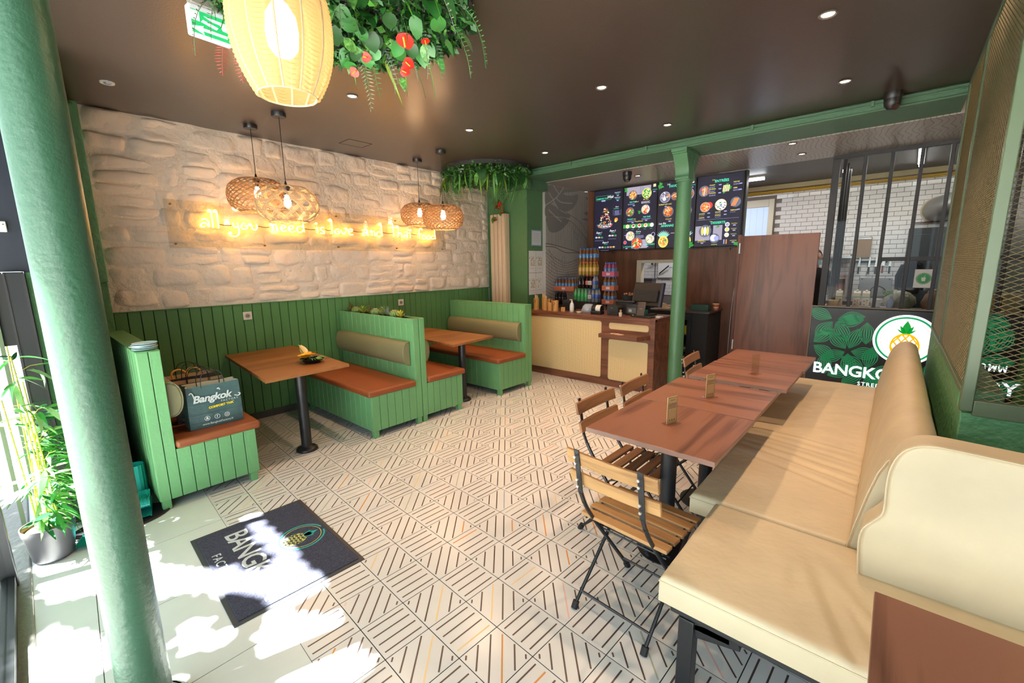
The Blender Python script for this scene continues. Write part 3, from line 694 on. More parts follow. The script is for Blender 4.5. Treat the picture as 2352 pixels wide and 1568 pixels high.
MB().box(-.63-ox, .2-ox, 2.09-oy, 4.93-oy, .30, .366).build('seat_frame', BLACKM, t, bevel=.004)
for lx in (-.60, .17):
    for ly in (2.13, 3.5, 4.88): MB().box(lx-ox-.025, lx-ox+.025, ly-oy-.025, ly-oy+.025, 0, .30).build('leg', BLACK, t, bevel=.003)
# back: D-section leaning to the partition
mb = MB(); prof = [(-.035,.455),(-.02,.56),(.005,.70),(.028,.80),(.05,.855),(.08,.893),(.115,.91),(.155,.905),(.19,.88),(.205,.84),(.21,.70),(.21,.36),(-.01,.36)]
ys = [2.052 + (4.97-2.052)*i/60 for i in range(61)]; o = 0; n = len(prof)
for y in ys:
    sk = .012*noise.noise(Vector((0, y*3, 0)))
    e = min(1, min(y-2.052, 4.97-y)/.04); k = 1-.05*(1-e)
    for (x, z) in prof: mb.v.append((.09+(x-.09)*k-ox+sk*.3*(z > .6), y-oy, .36+(z-.36)*(1-.02*(1-e)) + sk*(z > .8)*.5))
for i in range(60):
    for j in range(n): a = i*n+j; b = i*n+(j+1) % n; mb.f.append((a, b, b+n, a+n)); mb.m.append(0)
mb.f += [tuple(range(n)), tuple(reversed(range(60*n, 61*n)))]; mb.m += [0, 0]
bk = mb.build('backrest', CREAM, t, fix=True, angle=50)
MB().tube([(-.037-ox, 2.06-oy, .466), (-.036-ox, 4.95-oy, .466)], .004, 6).build('piping', CREAM, bk)
MB().tube([(x-ox-.002*(x < .1), 2.051-oy, z) for x, z in prof[:10]], .0035, 6).build('piping', CREAM, bk)
t = thing('upholstered_bench', 'short cream leatherette bench across the bottom right with its high back', 'bench', (.5, 1.7, 0))
ox, oy = .5, 1.7
cushion('seat_cushion', -.535-ox, 1.5-ox, 1.400-oy, 2.045-oy, .365, .475, t, wr=[(-.02-ox, 1.55-oy, -1.2, .20, -.008), (.06-ox, 1.6-oy, -1.0, .2, .005), (-.16-ox, 1.68-oy, -1.5, .08, -.004)])
MB().box(-.50-ox, 1.45-ox, 1.43-oy, 1.98-oy, .325, .366).build('seat_frame', BLACKM, t, bevel=.004)
for lx in (-.44, 1.4):
    for ly in (1.455, 1.93): MB().box(lx-ox-.027, lx-ox+.027, ly-oy-.03, ly-oy+.03, 0, .325).build('leg', BLACK, t, bevel=.003)
MB().bar((-.44-ox,1.455-oy,.315),(-.30-ox,1.455-oy,.325),.03,.05).bar((-.413-ox,1.455-oy,.285),(-.27-ox,1.455-oy,.32),.03,.05).build('brace', BLACK, t)
out = [(.010,.463),(-.002,.60),(.006,.66),(.035,.705),(.052,.745),(.05,.86),(.062,.935),(.09,.982),(.14,1.005),(.22,1.006),(.4,1.0),(.7,1.0),(1.5,1.0),(1.5,.463)]
oo = spline([(a, b, 0) for a, b in out[:12]], 3); poly = [(p[0], p[1]) for p in oo] + [(1.5,1.0),(1.5,.463)]
bk = MB().prism([(a-ox, b) for a, b in poly], 1.868-oy, 1.999-oy, 'y').build('backrest', CREAM, t, bevel=.014, seg=3, fix=True, angle=60)
MB().tube([(p[0]-ox, 1.861-oy, p[1]) for p in poly[:34]], .003, 6).build('piping', CREAM, bk)
# ================================================================ COUNTER
ct = thing('service_counter', 'walnut service counter with woven cane panels on its front', 'counter', (-3.15, 5.25, 0))
ox, oy = -3.15, 5.25
TOPZ = .925
CX0, CX1, CY = -4.135, -2.105, 4.97
MB().box(CX0-ox, CX1-ox, CY-oy+.012, 5.55-oy, TOPZ-.035, TOPZ).build('worktop', CNT_W, ct, bevel=.002, smooth=False)
def frame_rr(mb, x0, x1, z0, z1, holes, y0, y1):
    """front slab with rounded-rectangle holes, via bmesh triangle fill"""
    bm = bmesh.new()
    def loop(pts):
        vs = [bm.verts.new((p[0], y0, p[1])) for p in pts]
        for i in range(len(vs)): bm.edges.new((vs[i], vs[(i+1) % len(vs)]))
    loop([(x0,z0),(x1,z0),(x1,z1),(x0,z1)])
    for h in holes: loop(rrect(*h))
    bmesh.ops.triangle_fill(bm, use_beauty=True, edges=bm.edges[:])
    bmesh.ops.recalc_face_normals(bm, faces=bm.faces)
    r = bmesh.ops.extrude_face_region(bm, geom=bm.faces[:]); bmesh.ops.translate(bm, verts=[v for v in r['geom'] if isinstance(v, bmesh.types.BMVert)], vec=(0, y1-y0, 0))
    bmesh.ops.recalc_face_normals(bm, faces=bm.faces)
    me = bpy.data.meshes.new('f'); bm.to_mesh(me); bm.free(); return me
def rrect(x0, x1, z0, z1, r=.03, n=5):
    out = []
    for cx, cz, a in ((x1-r,z1-r,0),(x0+r,z1-r,PI/2),(x0+r,z0+r,PI),(x1-r,z0+r,1.5*PI)):
        for i in range(n+1): t_ = a+PI/2*i/n; out.append((cx+r*math.cos(t_), cz+r*math.sin(t_)))
    return out
H_ = [(-4.10,-2.83,.10,.855),(-2.727,-2.185,.762,.845),(-2.727,-2.185,.09,.63)]
me = frame_rr(None, CX0, CX1-.07, .0, TOPZ-.035, H_, CY, CY+.014)
me.materials.append(CNT_W); o = link('front_panel', me, ct, (-ox, -oy, 0))
MB().box(CX1-.07-ox, CX1-ox, CY-oy-.004, CY-oy+.05, 0, TOPZ-.002).build('corner_post', CNT_W, ct, bevel=.002, smooth=False)
MB().box(CX1-.02-ox, CX1-ox, CY-oy+.05, 5.53-oy, 0, TOPZ-.036).build('side_panel', CNT_W, ct, smooth=False)
MB().box(CX0-ox, CX1-.03-ox, CY-oy+.03, 5.50-oy, 0, TOPZ-.036).build('carcass', BLACKM, ct, smooth=False)
CANE = mat('woven_cane', (.88, .68, .36), .5); CANEB = mat('cane_backing', (.30, .18, .07), .7)
for h in H_:
    x0, x1, z0, z1 = h; x0 = max(x0, -4.12)
    pn = MB().box(x0-.01-ox, x1+.01-ox, CY+.013-oy, CY+.018-oy, z0-.01, z1+.01).build('cane_panel', CANEB, ct, smooth=False)
    mb = MB(); p = .0135
    n = int((x1-x0)/p); m = int((z1-z0)/p)
    for i in range(n+1):
        x = x0 + (x1-x0)*i/n - ox; mb.add([(x-.0040, CY+.010-oy, z0-.005),(x+.0040, CY+.010-oy, z0-.005),(x+.0040, CY+.010-oy, z1+.005),(x-.0040, CY+.010-oy, z1+.005)], [(0,1,2,3)])
    for i in range(m+1):
        z = z0 + (z1-z0)*i/m; mb.add([(x0-.005-ox, CY+.0085-oy, z-.0040),(x1+.005-ox, CY+.0085-oy, z-.0040),(x1+.005-ox, CY+.0085-oy, z+.0040),(x0-.005-ox, CY+.0085-oy, z+.0040)], [(0,1,2,3)])
    tag(mb.build('cane_weave', CANE, pn, smooth=False), kind='stuff')
MB().prism([(-2.76-ox, CY-oy), (-2.76-ox, CY-.20-oy), (-2.24-ox, CY-.20-oy), (-2.16-ox, CY-.02-oy), (-2.16-ox, CY-oy)], .675, .725, 'z').build('ledge', CNT_W, ct, bevel=.002, smooth=False)
for k, (x, y, r) in enumerate(((-2.58, 4.86, .2), (-2.50, 4.83, -.3))):
    t = thing('flyer', ('pale flyer lying on the counter ledge, left one', 'pale flyer lying on the counter ledge, right one')[k], 'paper', (x, y, .7255), r)
    MB().box(-.05,.05,-.035,.035,0,.0015+.001*k).build('sheet', mat('pale_pink_paper',(.72,.52,.40),.6), t); MB().box(-.03,.03,-.02,.0,.0026,.003).build('print', mat('pink_print',(.6,.25,.2),.6), t)
# things on the counter
BAMB = mat('bamboo_wood', (.55, .28, .08), .45, var=.1, vscale=8); BAMD = mat('bamboo_burnt_emblem', (.20, .09, .03), .6); STK = mat('chopstick_wood', (.72, .50, .27), .5)
def bamboo(label, x, y, r, h, kind):
    t = thing('bamboo_cup', label, 'cup', (x, y, TOPZ))
    n = 24; mb = MB(); 
    prof = []
    for k, (rr, inn) in enumerate(((r, 0), (r-.006, 1))):
        for j in range(n):
            a = 2*PI*j/n; top = h - (.055*(1+math.cos(a+.6))/2 if kind == 'slant' else 0)
            mb.v += [(rr*math.cos(a), rr*math.sin(a), .0 if not inn else .01), (rr*math.cos(a), rr*math.sin(a), top)]
    for j in range(n):
        a, b = 2*j, 2*((j+1) % n); c, d = 2*n+a, 2*n+b
        mb.f += [(a, b, b+1, a+1), (d, c, c+1, d+1), (a+1, b+1, d+1, c+1), (c, d, b, a)]; mb.m += [0]*4
    mb.f.append(tuple(2*n+2*j for j in range(n))); mb.m.append(0)
    mb.build('cup_body', BAMB, t)
    if kind in ('logo', 'logo2'):
        MB().cyl((-.004,-r+.001,h*.72),(-.004,-r-.0015,h*.72),.022,n=16).build('emblem', BAMD, t)
        MB().cyl((-.004,-r-.001,h*.72),(-.004,-r-.0022,h*.72),.012,n=12).build('emblem_mark', BAMB, t)
    if kind in ('logo', 'sticks', 'sticks2'):
        rr_ = random.Random(int(x*100))
        for i in range(9):
            a = rr_.uniform(0, 6.28); q = r*.6
            MB().bar((q*math.cos(a)*.8, q*math.sin(a)*.8, .02), (q*math.cos(a)*1.1, q*math.sin(a)*1.1, h+rr_.uniform(.02,.05)), .008, .006).build('chopstick', STK, t)
    if kind == 'slant':
        for i, (a, b) in enumerate(((.0,.0),(.015,.01),(-.01,.012))):
            MB().bar((a, b, .03), (a*1.8+.01, b*1.5, h+.02-i*.02), .01, .004).build('cutlery', (BLACKM, BAMD, BLACKM)[i], t)
        MB().lathe([(0,-.012),(.014,-.008),(.018,0),(.014,.008),(0,.012)], 10, (.012, 0, h-.01)).build('spoon_bowl', BAMD, t)
bamboo('wide bamboo cup with dark emblem and chopsticks, leftmost on the counter', -4.03, 5.12, .040, .175, 'logo')
bamboo('tall narrow bamboo cup of chopsticks second from the left on the counter', -3.955, 5.20, .026, .19, 'sticks')
bamboo('bamboo cup stuffed with paper-wrapped chopsticks, third from the left', -3.865, 5.12, .036, .165, 'sticks2')
bamboo('slant-cut bamboo cup holding dark cutlery on the counter', -3.765, 5.11, .038, .175, 'slant')
bamboo('wide bamboo cup with dark round emblem and no sticks, beside the slanted cup', -3.66, 5.10, .042, .155, 'logo2')
t = thing('toothpick_pot', 'pair of small short wooden pots beside the emblem cup', 'pot', (-3.545, 5.12, TOPZ))
for xx in (-.015, .02): MB().lathe([(0,0),(.016,0),(.016,.062),(.012,.062),(.012,.01),(0,.01)], 14, (xx,0,0)).build('pot', BAMB, t)
t = thing('sanitizer_bottle', 'clear pump bottle of hand sanitiser on the counter', 'bottle', (-3.42, 5.16, TOPZ))
MB().lathe([(0,0),(.028,0),(.03,.01),(.03,.10),(.02,.125),(.012,.13)], 18).build('body', mat('clear_liquid_plastic', (.70,.74,.74), .15), t)
MB().lathe([(0,.13),(.014,.13),(.014,.15),(.006,.152),(.006,.175),(0,.175)], 12).bar((0,0,.172),(-.03,-.01,.168),.012,.008).build('pump', WHITE, t)
MB().lathe([(.0305,.03),(.0305,.085)], 18).build('sticker', mat('pale_sticker',(.8,.8,.78),.5), t)
t = thing('dark_caddy', 'black napkin box standing behind the bamboo cups', 'box', (-3.58, 5.33, TOPZ)); MB().box(-.09,.09,-.05,.05,0,.15).build('body', BLACKM, t, bevel=.004); MB().box(-.07,.07,-.052,-.05,.04,.11).build('front', BLACK, t)
t = thing('coin_dish', 'small pale round dish on the counter before the plastic bag', 'dish', (-3.24, 5.07, TOPZ)); MB().lathe([(0,0),(.03,0),(.042,.022),(.038,.022),(.028,.005),(0,.005)], 20).build('dish', mat('cream_ceramic',(.75,.68,.58),.3), t); MB().cyl((0,0,.005),(0,0,.012),.02,n=14).build('contents', STK, t)
t = thing('clear_tub', 'crumpled clear plastic bag between sanitiser and tape roll', 'bag', (-3.22, 5.28, TOPZ))
mb = MB().lathe([(0,0),(.09,0),(.10,.03),(.085,.08),(.05,.11),(0,.10)], 18)
mb.v = [(x+.012*noise.noise(Vector((x*30,y*30,z*30))), y+.012*noise.noise(Vector((x*30+9,y*30,z*30))), z) for x,y,z in mb.v]; mb.build('bag', mat('cloudy_plastic',(.36,.42,.50),.2), t)
t = thing('label_printer', 'black label printer with a white paper roll on the counter', 'printer', (-2.97, 5.10, TOPZ))
MB().box(-.075,.075,-.06,.06,0,.05).build('body', BLACK, t, bevel=.012, seg=3); MB().cyl((-.07,0,.07),(.07,0,.07),.052,n=22).build('cover', BLACK, t, bevel=.004)
MB().cyl((-.005,0,.072),(.066,0,.072),.0535,n=22).build('paper_roll', WHITE, t)
t = thing('receipt_printer', 'squat black receipt printer beside the label printer', 'printer', (-2.74, 5.16, TOPZ))
MB().prism([(-.08,0),(.08,0),(.08,.10),(.05,.13),(-.08,.13)], -.075, .075, 'y').build('body', BLACKM, t, bevel=.006, fix=True); MB().box(-.045,.045,-.077,-.07,.03,.05).box(-.04,.04,-.04,.03,.128,.134).build('slot', BLACK, t)
MB().box(-.018,.0,-.079,-.075,.095,.10).build('indicator', mat('grey_mark',(.4,.4,.4),.4), t)
t = thing('cutlery_cup', 'clear cup of wooden spoons at the counter edge', 'cup', (-2.60, 5.04, TOPZ)); MB().lathe([(0,0),(.018,0),(.024,.05),(.022,.05),(.017,.002),(0,.002)], 14).build('cup', mat('frosted_cup',(.72,.62,.52),.25), t)
for a_ in (-.008,.004,.012): MB().bar((a_*.4,0,.01),(a_,0,.085),.008,.003).build('spoon', STK, t)
t = thing('box_printer', 'black boxy receipt printer with a teal paper bundle', 'printer', (-2.52, 5.30, TOPZ)); MB().box(-.10,.10,-.09,.09,0,.14).build('body', BLACK, t, bevel=.006); MB().box(-.07,.05,-.093,-.09,.03,.10).build('front_plate', mat('grey_plate',(.08,.08,.08),.4), t); MB().box(-.05,-.01,-.095,-.092,.045,.08).build('sticker', mat('grey_sticker',(.35,.35,.35),.5), t); MB().box(.102,.15,-.05,.05,0,.07).build('bundle', mat('teal_paper',(.02,.22,.20),.5), t, bevel=.004)
t = thing('scanner', 'flat dark lid raised above the black printer', 'scanner', (-2.70, 5.42, TOPZ)); MB().box(-.13,.13,-.09,.09,0,.155).build('body', BLACKM, t, bevel=.005); MB().box(-.15,.15,-.10,.10,.158,.172).build('lid', mat('dark_grey_lid',(.05,.045,.045),.3), t, bevel=.004)
t = thing('till_monitor', 'large black till monitor seen from behind on the counter', 'monitor', (-2.40, 5.36, TOPZ), math.radians(-8))
MB().box(-.10,.10,-.08,.10,0,.02).box(-.03,.03,0,.05,.02,.16).build('stand', BLACKM, t, bevel=.004)
mb = MB(); T_ = Matrix.Translation((0,.02,.26)) @ Matrix.Rotation(math.radians(-14), 4, 'X'); mb.box(-.215,.215,-.02,.02,-.15,.16,0,T_); mb.build('housing', BLACK, t, bevel=.012, seg=3)
MB().box(-.17,.17,-.05,-.02,-.10,.06,0,T_).build('rear_shell', BLACKM, t, bevel=.015, seg=3)
for q in range(6): MB().box(-.15,.15,-.052,-.049,-.08+q*.012,-.075+q*.012,0,T_).build('vent_slot', BLACK, t)
MB().box(.19,.216,-.022,.022,-.15,.16,0,T_).build('side_edge', mat('dark_blue_edge',(.015,.03,.07),.3), t)
t = thing('card_terminal_stand', 'dark grey payment stand on a black base near the green column', 'payment terminal', (-2.33, 5.12, TOPZ), math.radians(-10))
MB().box(-.14,.14,-.07,.09,0,.016).build('base', BLACKM, t, bevel=.004); mb = MB(); T_ = Matrix.Translation((-.03,.0,.10)) @ Matrix.Rotation(math.radians(-12), 4, 'X'); mb.box(-.055,.055,-.01,.01,-.09,.09,0,T_); mb.build('upright', mat('taupe_plastic',(.07,.055,.05),.5), t, bevel=.006); MB().box(-.02,.02,-.0115,-.0098,.0,.004,0,T_).build('mark', mat('grey_mark',(.4,.4,.4),.4), t)
MB().cyl((-.12,-.045,.016),(-.12,-.045,.026),.008,n=10).build('button', mat('lime_button',(.5,.7,.03),.5), t)
t = thing('notepad', 'small white notepad and pens at the right end of the counter', 'notepad', (-2.19, 5.20, TOPZ)); MB().box(-.05,.06,-.05,.06,0,.012).build('pad', PAPER, t); MB().cyl((-.09,-.02,.006),(-.03,.05,.018),.004,n=6).build('pen', BLACK, t)
# basket with baubles behind the till
t = thing('wire_basket', 'dark basket of glossy brown baubles left of the till', 'basket', (-2.72, 5.49, TOPZ+.17)); t.location.z = TOPZ+.173
MB().lathe([(0,0),(.07,0),(.10,.07),(.096,.07),(.066,.004),(0,.004)], 18).build('bowl', BLACKM, t)
for i in range(7): MB().lathe([(0,-.018),(.013,-.013),(.018,0),(.013,.013),(0,.018)], 10, (.05*math.cos(i*.9), .05*math.sin(i*.9), .07+.008*(i % 3))).build('bauble', mat('copper_gloss',(.45,.2,.1),.1,.6), t)
# ---------------------------------------------------------------- bottles
def bot(cap, liquid, lab): 
    mb = MB(); mb.lathe([(0,0),(.026,.002),(.030,.012),(.030,.06),(.0305,.062),(.0305,.115),(.030,.117),(.028,.14),(.014,.175),(.012,.183),(.014,.184),(.014,.20),(0,.20)], 10, mis=[1,1,1,2,2,2,1,1,1,0,0,0]); return mb.mesh('bottle', [cap, liquid, lab])
pm = lambda n, c, r=.2: mat(n, c, r)
blue, orng, redc = pm('blue_cap',(.02,.12,.42)), pm('orange_cap',(.65,.10,.02)), pm('red_cap',(.5,.02,.02))
KIN = {'tea': bot(blue, pm('amber_tea',(.14,.06,.02)), pm('blue_label',(.05,.16,.36))),
 'juice': bot(orng, pm('yellow_juice',(.30,.19,.03)), pm('yellow_label',(.5,.32,.08))),
 'cola': bot(pm('black_cap',(.01,.01,.01)), pm('cola_dark',(.012,.006,.005),.08), pm('cola_label',(.02,.015,.02))),
 'colar': bot(redc, pm('cola_dark',(.012,.006,.005),.08), pm('red_white_label',(.45,.08,.08))),
 'soda': bot(pm('green_cap',(.02,.25,.06)), pm('pale_green_soda',(.10,.30,.14),.12), pm('green_label',(.03,.35,.08))),
 'water': bot(blue, pm('clear_water',(.18,.20,.22),.1), pm('water_label',(.05,.10,.40))),
 'pinkb': bot(blue, pm('purple_drink',(.22,.05,.12)), pm('blue_label',(.05,.16,.36)))}
def pack(kind, nx, ny, x0, y0, z, grp, lab, tray=None, pitch=.0625, hh=1.0):
    if tray:
        t = thing('bottle_tray', 'cardboard tray under the '+grp, 'tray', (x0+pitch*(nx-1)/2, y0+pitch*(ny-1)/2, z))
        hw, hd = pitch*nx/2+.002, pitch*ny/2+.002
        MB().box(-hw,hw,-hd,hd,0,.004).box(-hw,hw,-hd-.004,-hd,0,.075).box(-hw,hw,hd,hd+.004,0,.075).box(-hw-.004,-hw,-hd-.004,hd+.004,0,.075).box(hw,hw+.004,-hd-.004,hd+.004,0,.075).build('tray', tray, t)
        MB().box(-.03,.03,-hd-.0055,-hd-.004,.02,.055).build('printed_mark', pm('tray_mark',(.55,.5,.6)), t)
    for j in range(ny):
        for i in range(nx):
            o = bpy.data.objects.new('bottle', KIN[kind]); COL.objects.link(o); o.location = (x0+i*pitch, y0+j*pitch, z+(.005 if tray else 0)); o.rotation_euler = (0,0,random.uniform(0,6))
            tag(o, lab, 'bottle', grp)
OT, GT, RT = pm('orange_tray',(.40,.11,.05),.6), pm('lime_tray',(.32,.45,.08),.6), pm('magenta_tray',(.40,.08,.16),.6)
# stand that the packs stand on
YS_ = 5.74
t = thing('drinks_stand', 'black low stand carrying the stacked drinks packs by the mural', 'stand', (-3.6, 5.78, 0))
MB().box(-.53,-.33,-.11,.16,0,.955).box(-.33,.27,-.11,.16,0,1.015).build('body', BLACKM, t, bevel=.004); MB().box(-.50,.25,-.115,-.11,.1,.9).build('door', BLACK, t)
def pk(kind, nx, x0, z, lab, tray=None, ny=2, y0=YS_, tl=None): pack(kind, nx, ny, x0, y0, z, lab, lab, tray)
pk('cola', 3, -4.10, .958, 'dark bottle of the bottom layer under the blue-capped amber tea')
pack('tea', 6, 2, -4.10, YS_, 1.175, 'blue-capped amber tea bottles at the left', 'blue-capped amber tea bottle in the orange tray left of the colas', OT)
pk('soda', 4, -3.735, 1.018, 'green soda bottle in the lowest row of the drinks stack')
pk('water', 3, -3.485, 1.018, 'clear water bottle with blue label right of the green sodas')
pk('cola', 4, -3.78, 1.22, 'black cola bottle in the second row, above the green sodas') if 0 else pk('cola', 2, -3.66, 1.220, 'all-dark cola bottle in the second row, above the green sodas')
pk('colar', 2, -3.53, 1.220, 'cola bottle with a red and white label in the second row')
pk('water', 1, -3.405, 1.220, 'clear bottle at the right end of the second row, above the water')
pk('juice', 5, -3.655, 1.422, 'orange-capped yellow juice bottle in the third row of the stack')
pk('tea', 5, -3.655, 1.624, 'blue-capped bottle in the topmost row of the drinks stack')
t = thing('drinks_stand', 'black low stand under the right column of drinks trays', 'stand', (-3.205, 5.86, 0)); MB().box(-.11,.085,-.10,.12,0,.78).build('body', BLACKM, t, bevel=.004); MB().box(-.1,.075,-.105,-.10,.1,.7).build('door', BLACK, t)
zz = .782
for k, (kd, tr, nm) in enumerate((('tea', GT, 'lime tray at the foot'), ('tea', OT, 'orange tray above the lime one'), ('tea', OT, 'middle orange tray'), ('pinkb', RT, 'magenta tray at the top'))):
    pack(kd, 3, 2, -3.270, 5.83, zz, 'drinks in the '+nm, 'small bottle of the right column, in the '+nm, tr, pitch=.0625); zz += .207
for (x, z, l) in ((-3.46, 1.31, 'upper'), (-3.46, 1.10, 'lower')):
    t = thing('price_ticket', l+' white price ticket hanging on the bottles', 'ticket', (x, 5.695, z)); MB().box(-.03,.03,-.002,.002,-.03,.03).build('card', pm('grey_white_card',(.5,.48,.44),.6), t); text('1,50', .026, (-.026,-.003,-.01), FRONT, INK, t, 'price')
# fridge
fx, fy = -2.28, 6.38
t = thing('glass_fridge', 'black undercounter drinks fridge with glass door behind the green column', 'fridge', (fx, fy, 0))
MB().box(-.42,.42,.30,.32,0,.90).box(-.42,-.38,-.26,.30,0,.90).box(.20,.42,-.26,.30,0,.90).box(-.38,.20,-.26,.30,.82,.90).box(-.38,.20,-.26,.30,0,.08).build('cabinet', BLACKM, t, bevel=.003)
MB().box(-.42,.205,-.285,-.262,.02,.10).box(-.42,.205,-.285,-.262,.80,.89).box(-.42,-.37,-.285,-.262,.10,.80).box(.15,.205,-.285,-.262,.10,.80).build('door', BLACK, t, bevel=.003)
MB().box(-.37,.15,-.276,-.272,.10,.80).build('door_glass', GLASS, t); MB().box(-.44,.44,-.28,.32,.90,.925).build('top', mat('fridge_top',(.05,.04,.035),.35), t, bevel=.003)
for zz in (.58, .34, .12): MB().box(-.37,.19,-.24,.28,zz,zz+.008).build('shelf', CHROME, t)
lem = mat('lemon_can', (.75,.65,.05), .3)
for j, (m_, z, h, lab) in enumerate(((lem,.589,.125,'yellow drink can on the top fridge shelf'), (pm('dark_can',(.02,.02,.025)),.349,.0,''))):
    if not h: continue
    cm = MB().lathe([(0,0),(.028,0),(.031,.006),(.031,h-.01),(.026,h),(0,h)], 12).mesh('can', m_)
    for i in range(8): o = bpy.data.objects.new('drink_can', cm); COL.objects.link(o); o.location = (fx-.34+i*.066, fy-.19, z); tag(o, lab, 'can', lab+'s')
t = thing('salad_box', 'clear salad boxes on the middle fridge shelf', 'food box', (fx+.02, fy-.1, .348)); MB().box(-.12,.12,-.08,.08,0,.05).build('box', mat('box_grey',(.25,.27,.26),.2), t, bevel=.006); MB().box(-.10,.10,-.085,-.08,.02,.04).build('contents', lem, t)
t = thing('paper_sack', 'brown paper sack on the lowest fridge shelf', 'bag', (fx-.05, fy-.1, .129)); MB().box(-.12,.12,-.08,.08,0,.16).build('sack', KRAFT, t, bevel=.01); MB().box(-.11,.11,-.04,.04,.16,.19).build('folded_top', KRAFT, t)
FZ = .926
t = thing('green_box', 'dark green open box on top of the fridge', 'box', (-2.02, 6.30, FZ)); MB().box(-.12,.12,-.07,.07,0,.085).build('box', mat('bottle_green_card',(.015,.06,.035),.5), t, bevel=.003); MB().box(-.10,.10,-.05,.05,.085,.09).build('contents', BLACKM, t)
t = thing('striped_cup', 'red striped noodle tub at the right end of the fridge top', 'cup', (-1.85, 6.40, FZ)); MB().lathe([(0,0),(.032,0),(.042,.085),(0,.085)], 16).build('tub', mat('tub_red',(.4,.1,.05),.5), t); MB().lathe([(.0355,.03),(.038,.05)], 16).build('stripe', mat('tub_cream',(.6,.5,.35),.5), t); MB().lathe([(0,.086),(.045,.086),(.045,.094),(0,.094)], 16).build('lid', mat('tub_cream',(.6,.5,.35),.5), t)
t = thing('napkin_stack', 'crumpled cream napkins on the fridge by the till', 'napkins', (-2.52, 6.25, FZ)); mb = MB()
for i in range(5): mb.box(-.08+.005*i,.08-.02*i,-.06,.06,i*.016,i*.016+.014)
mb.build('napkins', mat('cream_napkin',(.7,.6,.48),.7), t, bevel=.004); MB().box(.12,.30,-.06,.04,0,.012).build('loose_sheet', mat('cream_napkin',(.7,.6,.48),.7), t)
t = thing('small_bowls', 'small dark bowls beside the green box on the fridge', 'bowl', (-2.27, 6.28, FZ)); MB().lathe([(0,0),(.03,0),(.06,.035),(.055,.035),(0,.005)], 16).build('bowl', mat('brown_ceramic',(.12,.05,.03),.3), t); MB().lathe([(0,.0),(.02,.0),(.04,.03),(0,.005)], 14, (-.10,.02,0)).build('bowl', mat('brown_ceramic',(.12,.05,.03),.3), t)
# green columns
CI = GREENI
t = thing('cast_iron_column', 'slim green cast iron column with bracket capital before the counter end', 'column', (-1.90, 5.12, 0))
R_ = .083
MB().lathe([(0,0),(.12,0),(.12,.03),(.10,.05),(R_+.004,.08),(R_,.12),(R_-.002,2.48),(R_+.010,2.485),(R_+.012,2.50),(R_,2.51),(R_,2.78),(0,2.78)], 32).build('shaft', CI, t)
MB().box(-.086,.086,-.22,.20,2.775,2.81).box(-.08,.08,-.205,.185,2.755,2.776).build('abacus', CI, t, bevel=.004)
for s in (-1, 1):
    prof_ = [(s*R_*.6,2.50),(s*(R_+.018),2.50),(s*(R_+.020),2.53),(s*(R_+.012),2.54),(s*(R_+.012),2.555),(s*(R_+.02),2.60),(s*(R_+.045),2.66),(s*(R_+.085),2.72),(s*(R_+.105),2.758),(s*R_*.6,2.758)]
    MB().prism(prof_, -.078, .078, 'x').build('bracket', CI, t, bevel=.006, fix=True)
t = thing('cast_iron_column', 'large pale green cast iron column in the left foreground', 'column', (-1.847, .097, 0))
MB().lathe([(0,0),(.13,0),(.13,.02),(.10,.05),(.078,.08),(.0725,.10),(.0705,.4),(.0705,2.55),(.075,2.6),(.10,2.7),(.11,2.9),(0,2.9)], 40).build('shaft', mat('front_column_green', (.032, .095, .056), .36, bump=.35, bscale=55, det=5, dist=.006), t)
MB().lathe([(.105,.052),(.118,.04),(.118,.03),(.105,.022)], 32).build('base_ring', CI, t)
# radiator
t = thing('tall_radiator', 'tall cream ribbed radiator on the green pier', 'radiator', (-4.70, 5.04, 0))
RC = mat('cream_enamel', (.72, .56, .40), .35)
for i in range(4): MB().box(-.155+i*.079, -.155+i*.079+.069, -.035, .065, .50, 2.365).build('rib', RC, t, bevel=.012, seg=3)
MB().box(.158,.166,-.02,.02,.52,2.36).box(.158,.166,.028,.06,.52,2.36).build('side_fin', RC, t, bevel=.002); MB().cyl((-.155,.04,2.30),(.16,.04,2.30),.02,n=10).build('header', RC, t)
for xx in (.02, .05): MB().cyl((xx,.05,2.36),(xx,.05,2.60),.008,n=8).build('pipe', mat('copper_pipe',(.35,.16,.08),.4), t); MB().cyl((xx,.05,2.50),(xx,.05,2.80),.010,n=8).build('pipe', mat('mid_green_wall',(.07,.17,.07),.45), t)
# papers on the pier side, plane x = -4.20
XP = -4.197
for i, (y0, y1, z0, z1) in enumerate(((5.15,5.32,1.47,1.80),(5.325,5.495,1.47,1.80),(5.15,5.32,1.135,1.465),(5.325,5.495,1.135,1.465))):
    t = thing('notice_sheet', ('upper left','upper right','lower left','lower right')[i]+' white notice sheet with a small table, taped to the green pier', 'paper', (XP, (y0+y1)/2, (z0+z1)/2))
    hy, hz = (y1-y0)/2, (z1-z0)/2
    MB().box(0,.001,-hy,hy,-hz,hz).build('sheet', PAPER, t, smooth=False)
    mb = MB(); rr_ = random.Random(i)
    for c_ in range(5):
        for r_ in range(7):
            if rr_.random() < (.8 if i < 3 else .3): mb.box(.001,.0016,-hy*.45+c_*.022,-hy*.45+c_*.022+.016,.05-r_*.018,.05-r_*.018+.012)
    mb.build('printed_table', pm('ochre_print',(.35,.26,.10),.6), t, smooth=False)
    MB().box(.001,.0016,-hy*.85,-hy*.7,.05,.065).box(.001,.0014,-hy*.8,hy*.8,-.10,-.098).box(.001,.0014,-hy*.6,hy*.6,.075,.077).build('printed_mark', INK, t, smooth=False)
t = thing('certificate', 'small framed-look certificate with a blue border above the notice sheets', 'paper', (XP, 5.34, 1.99))
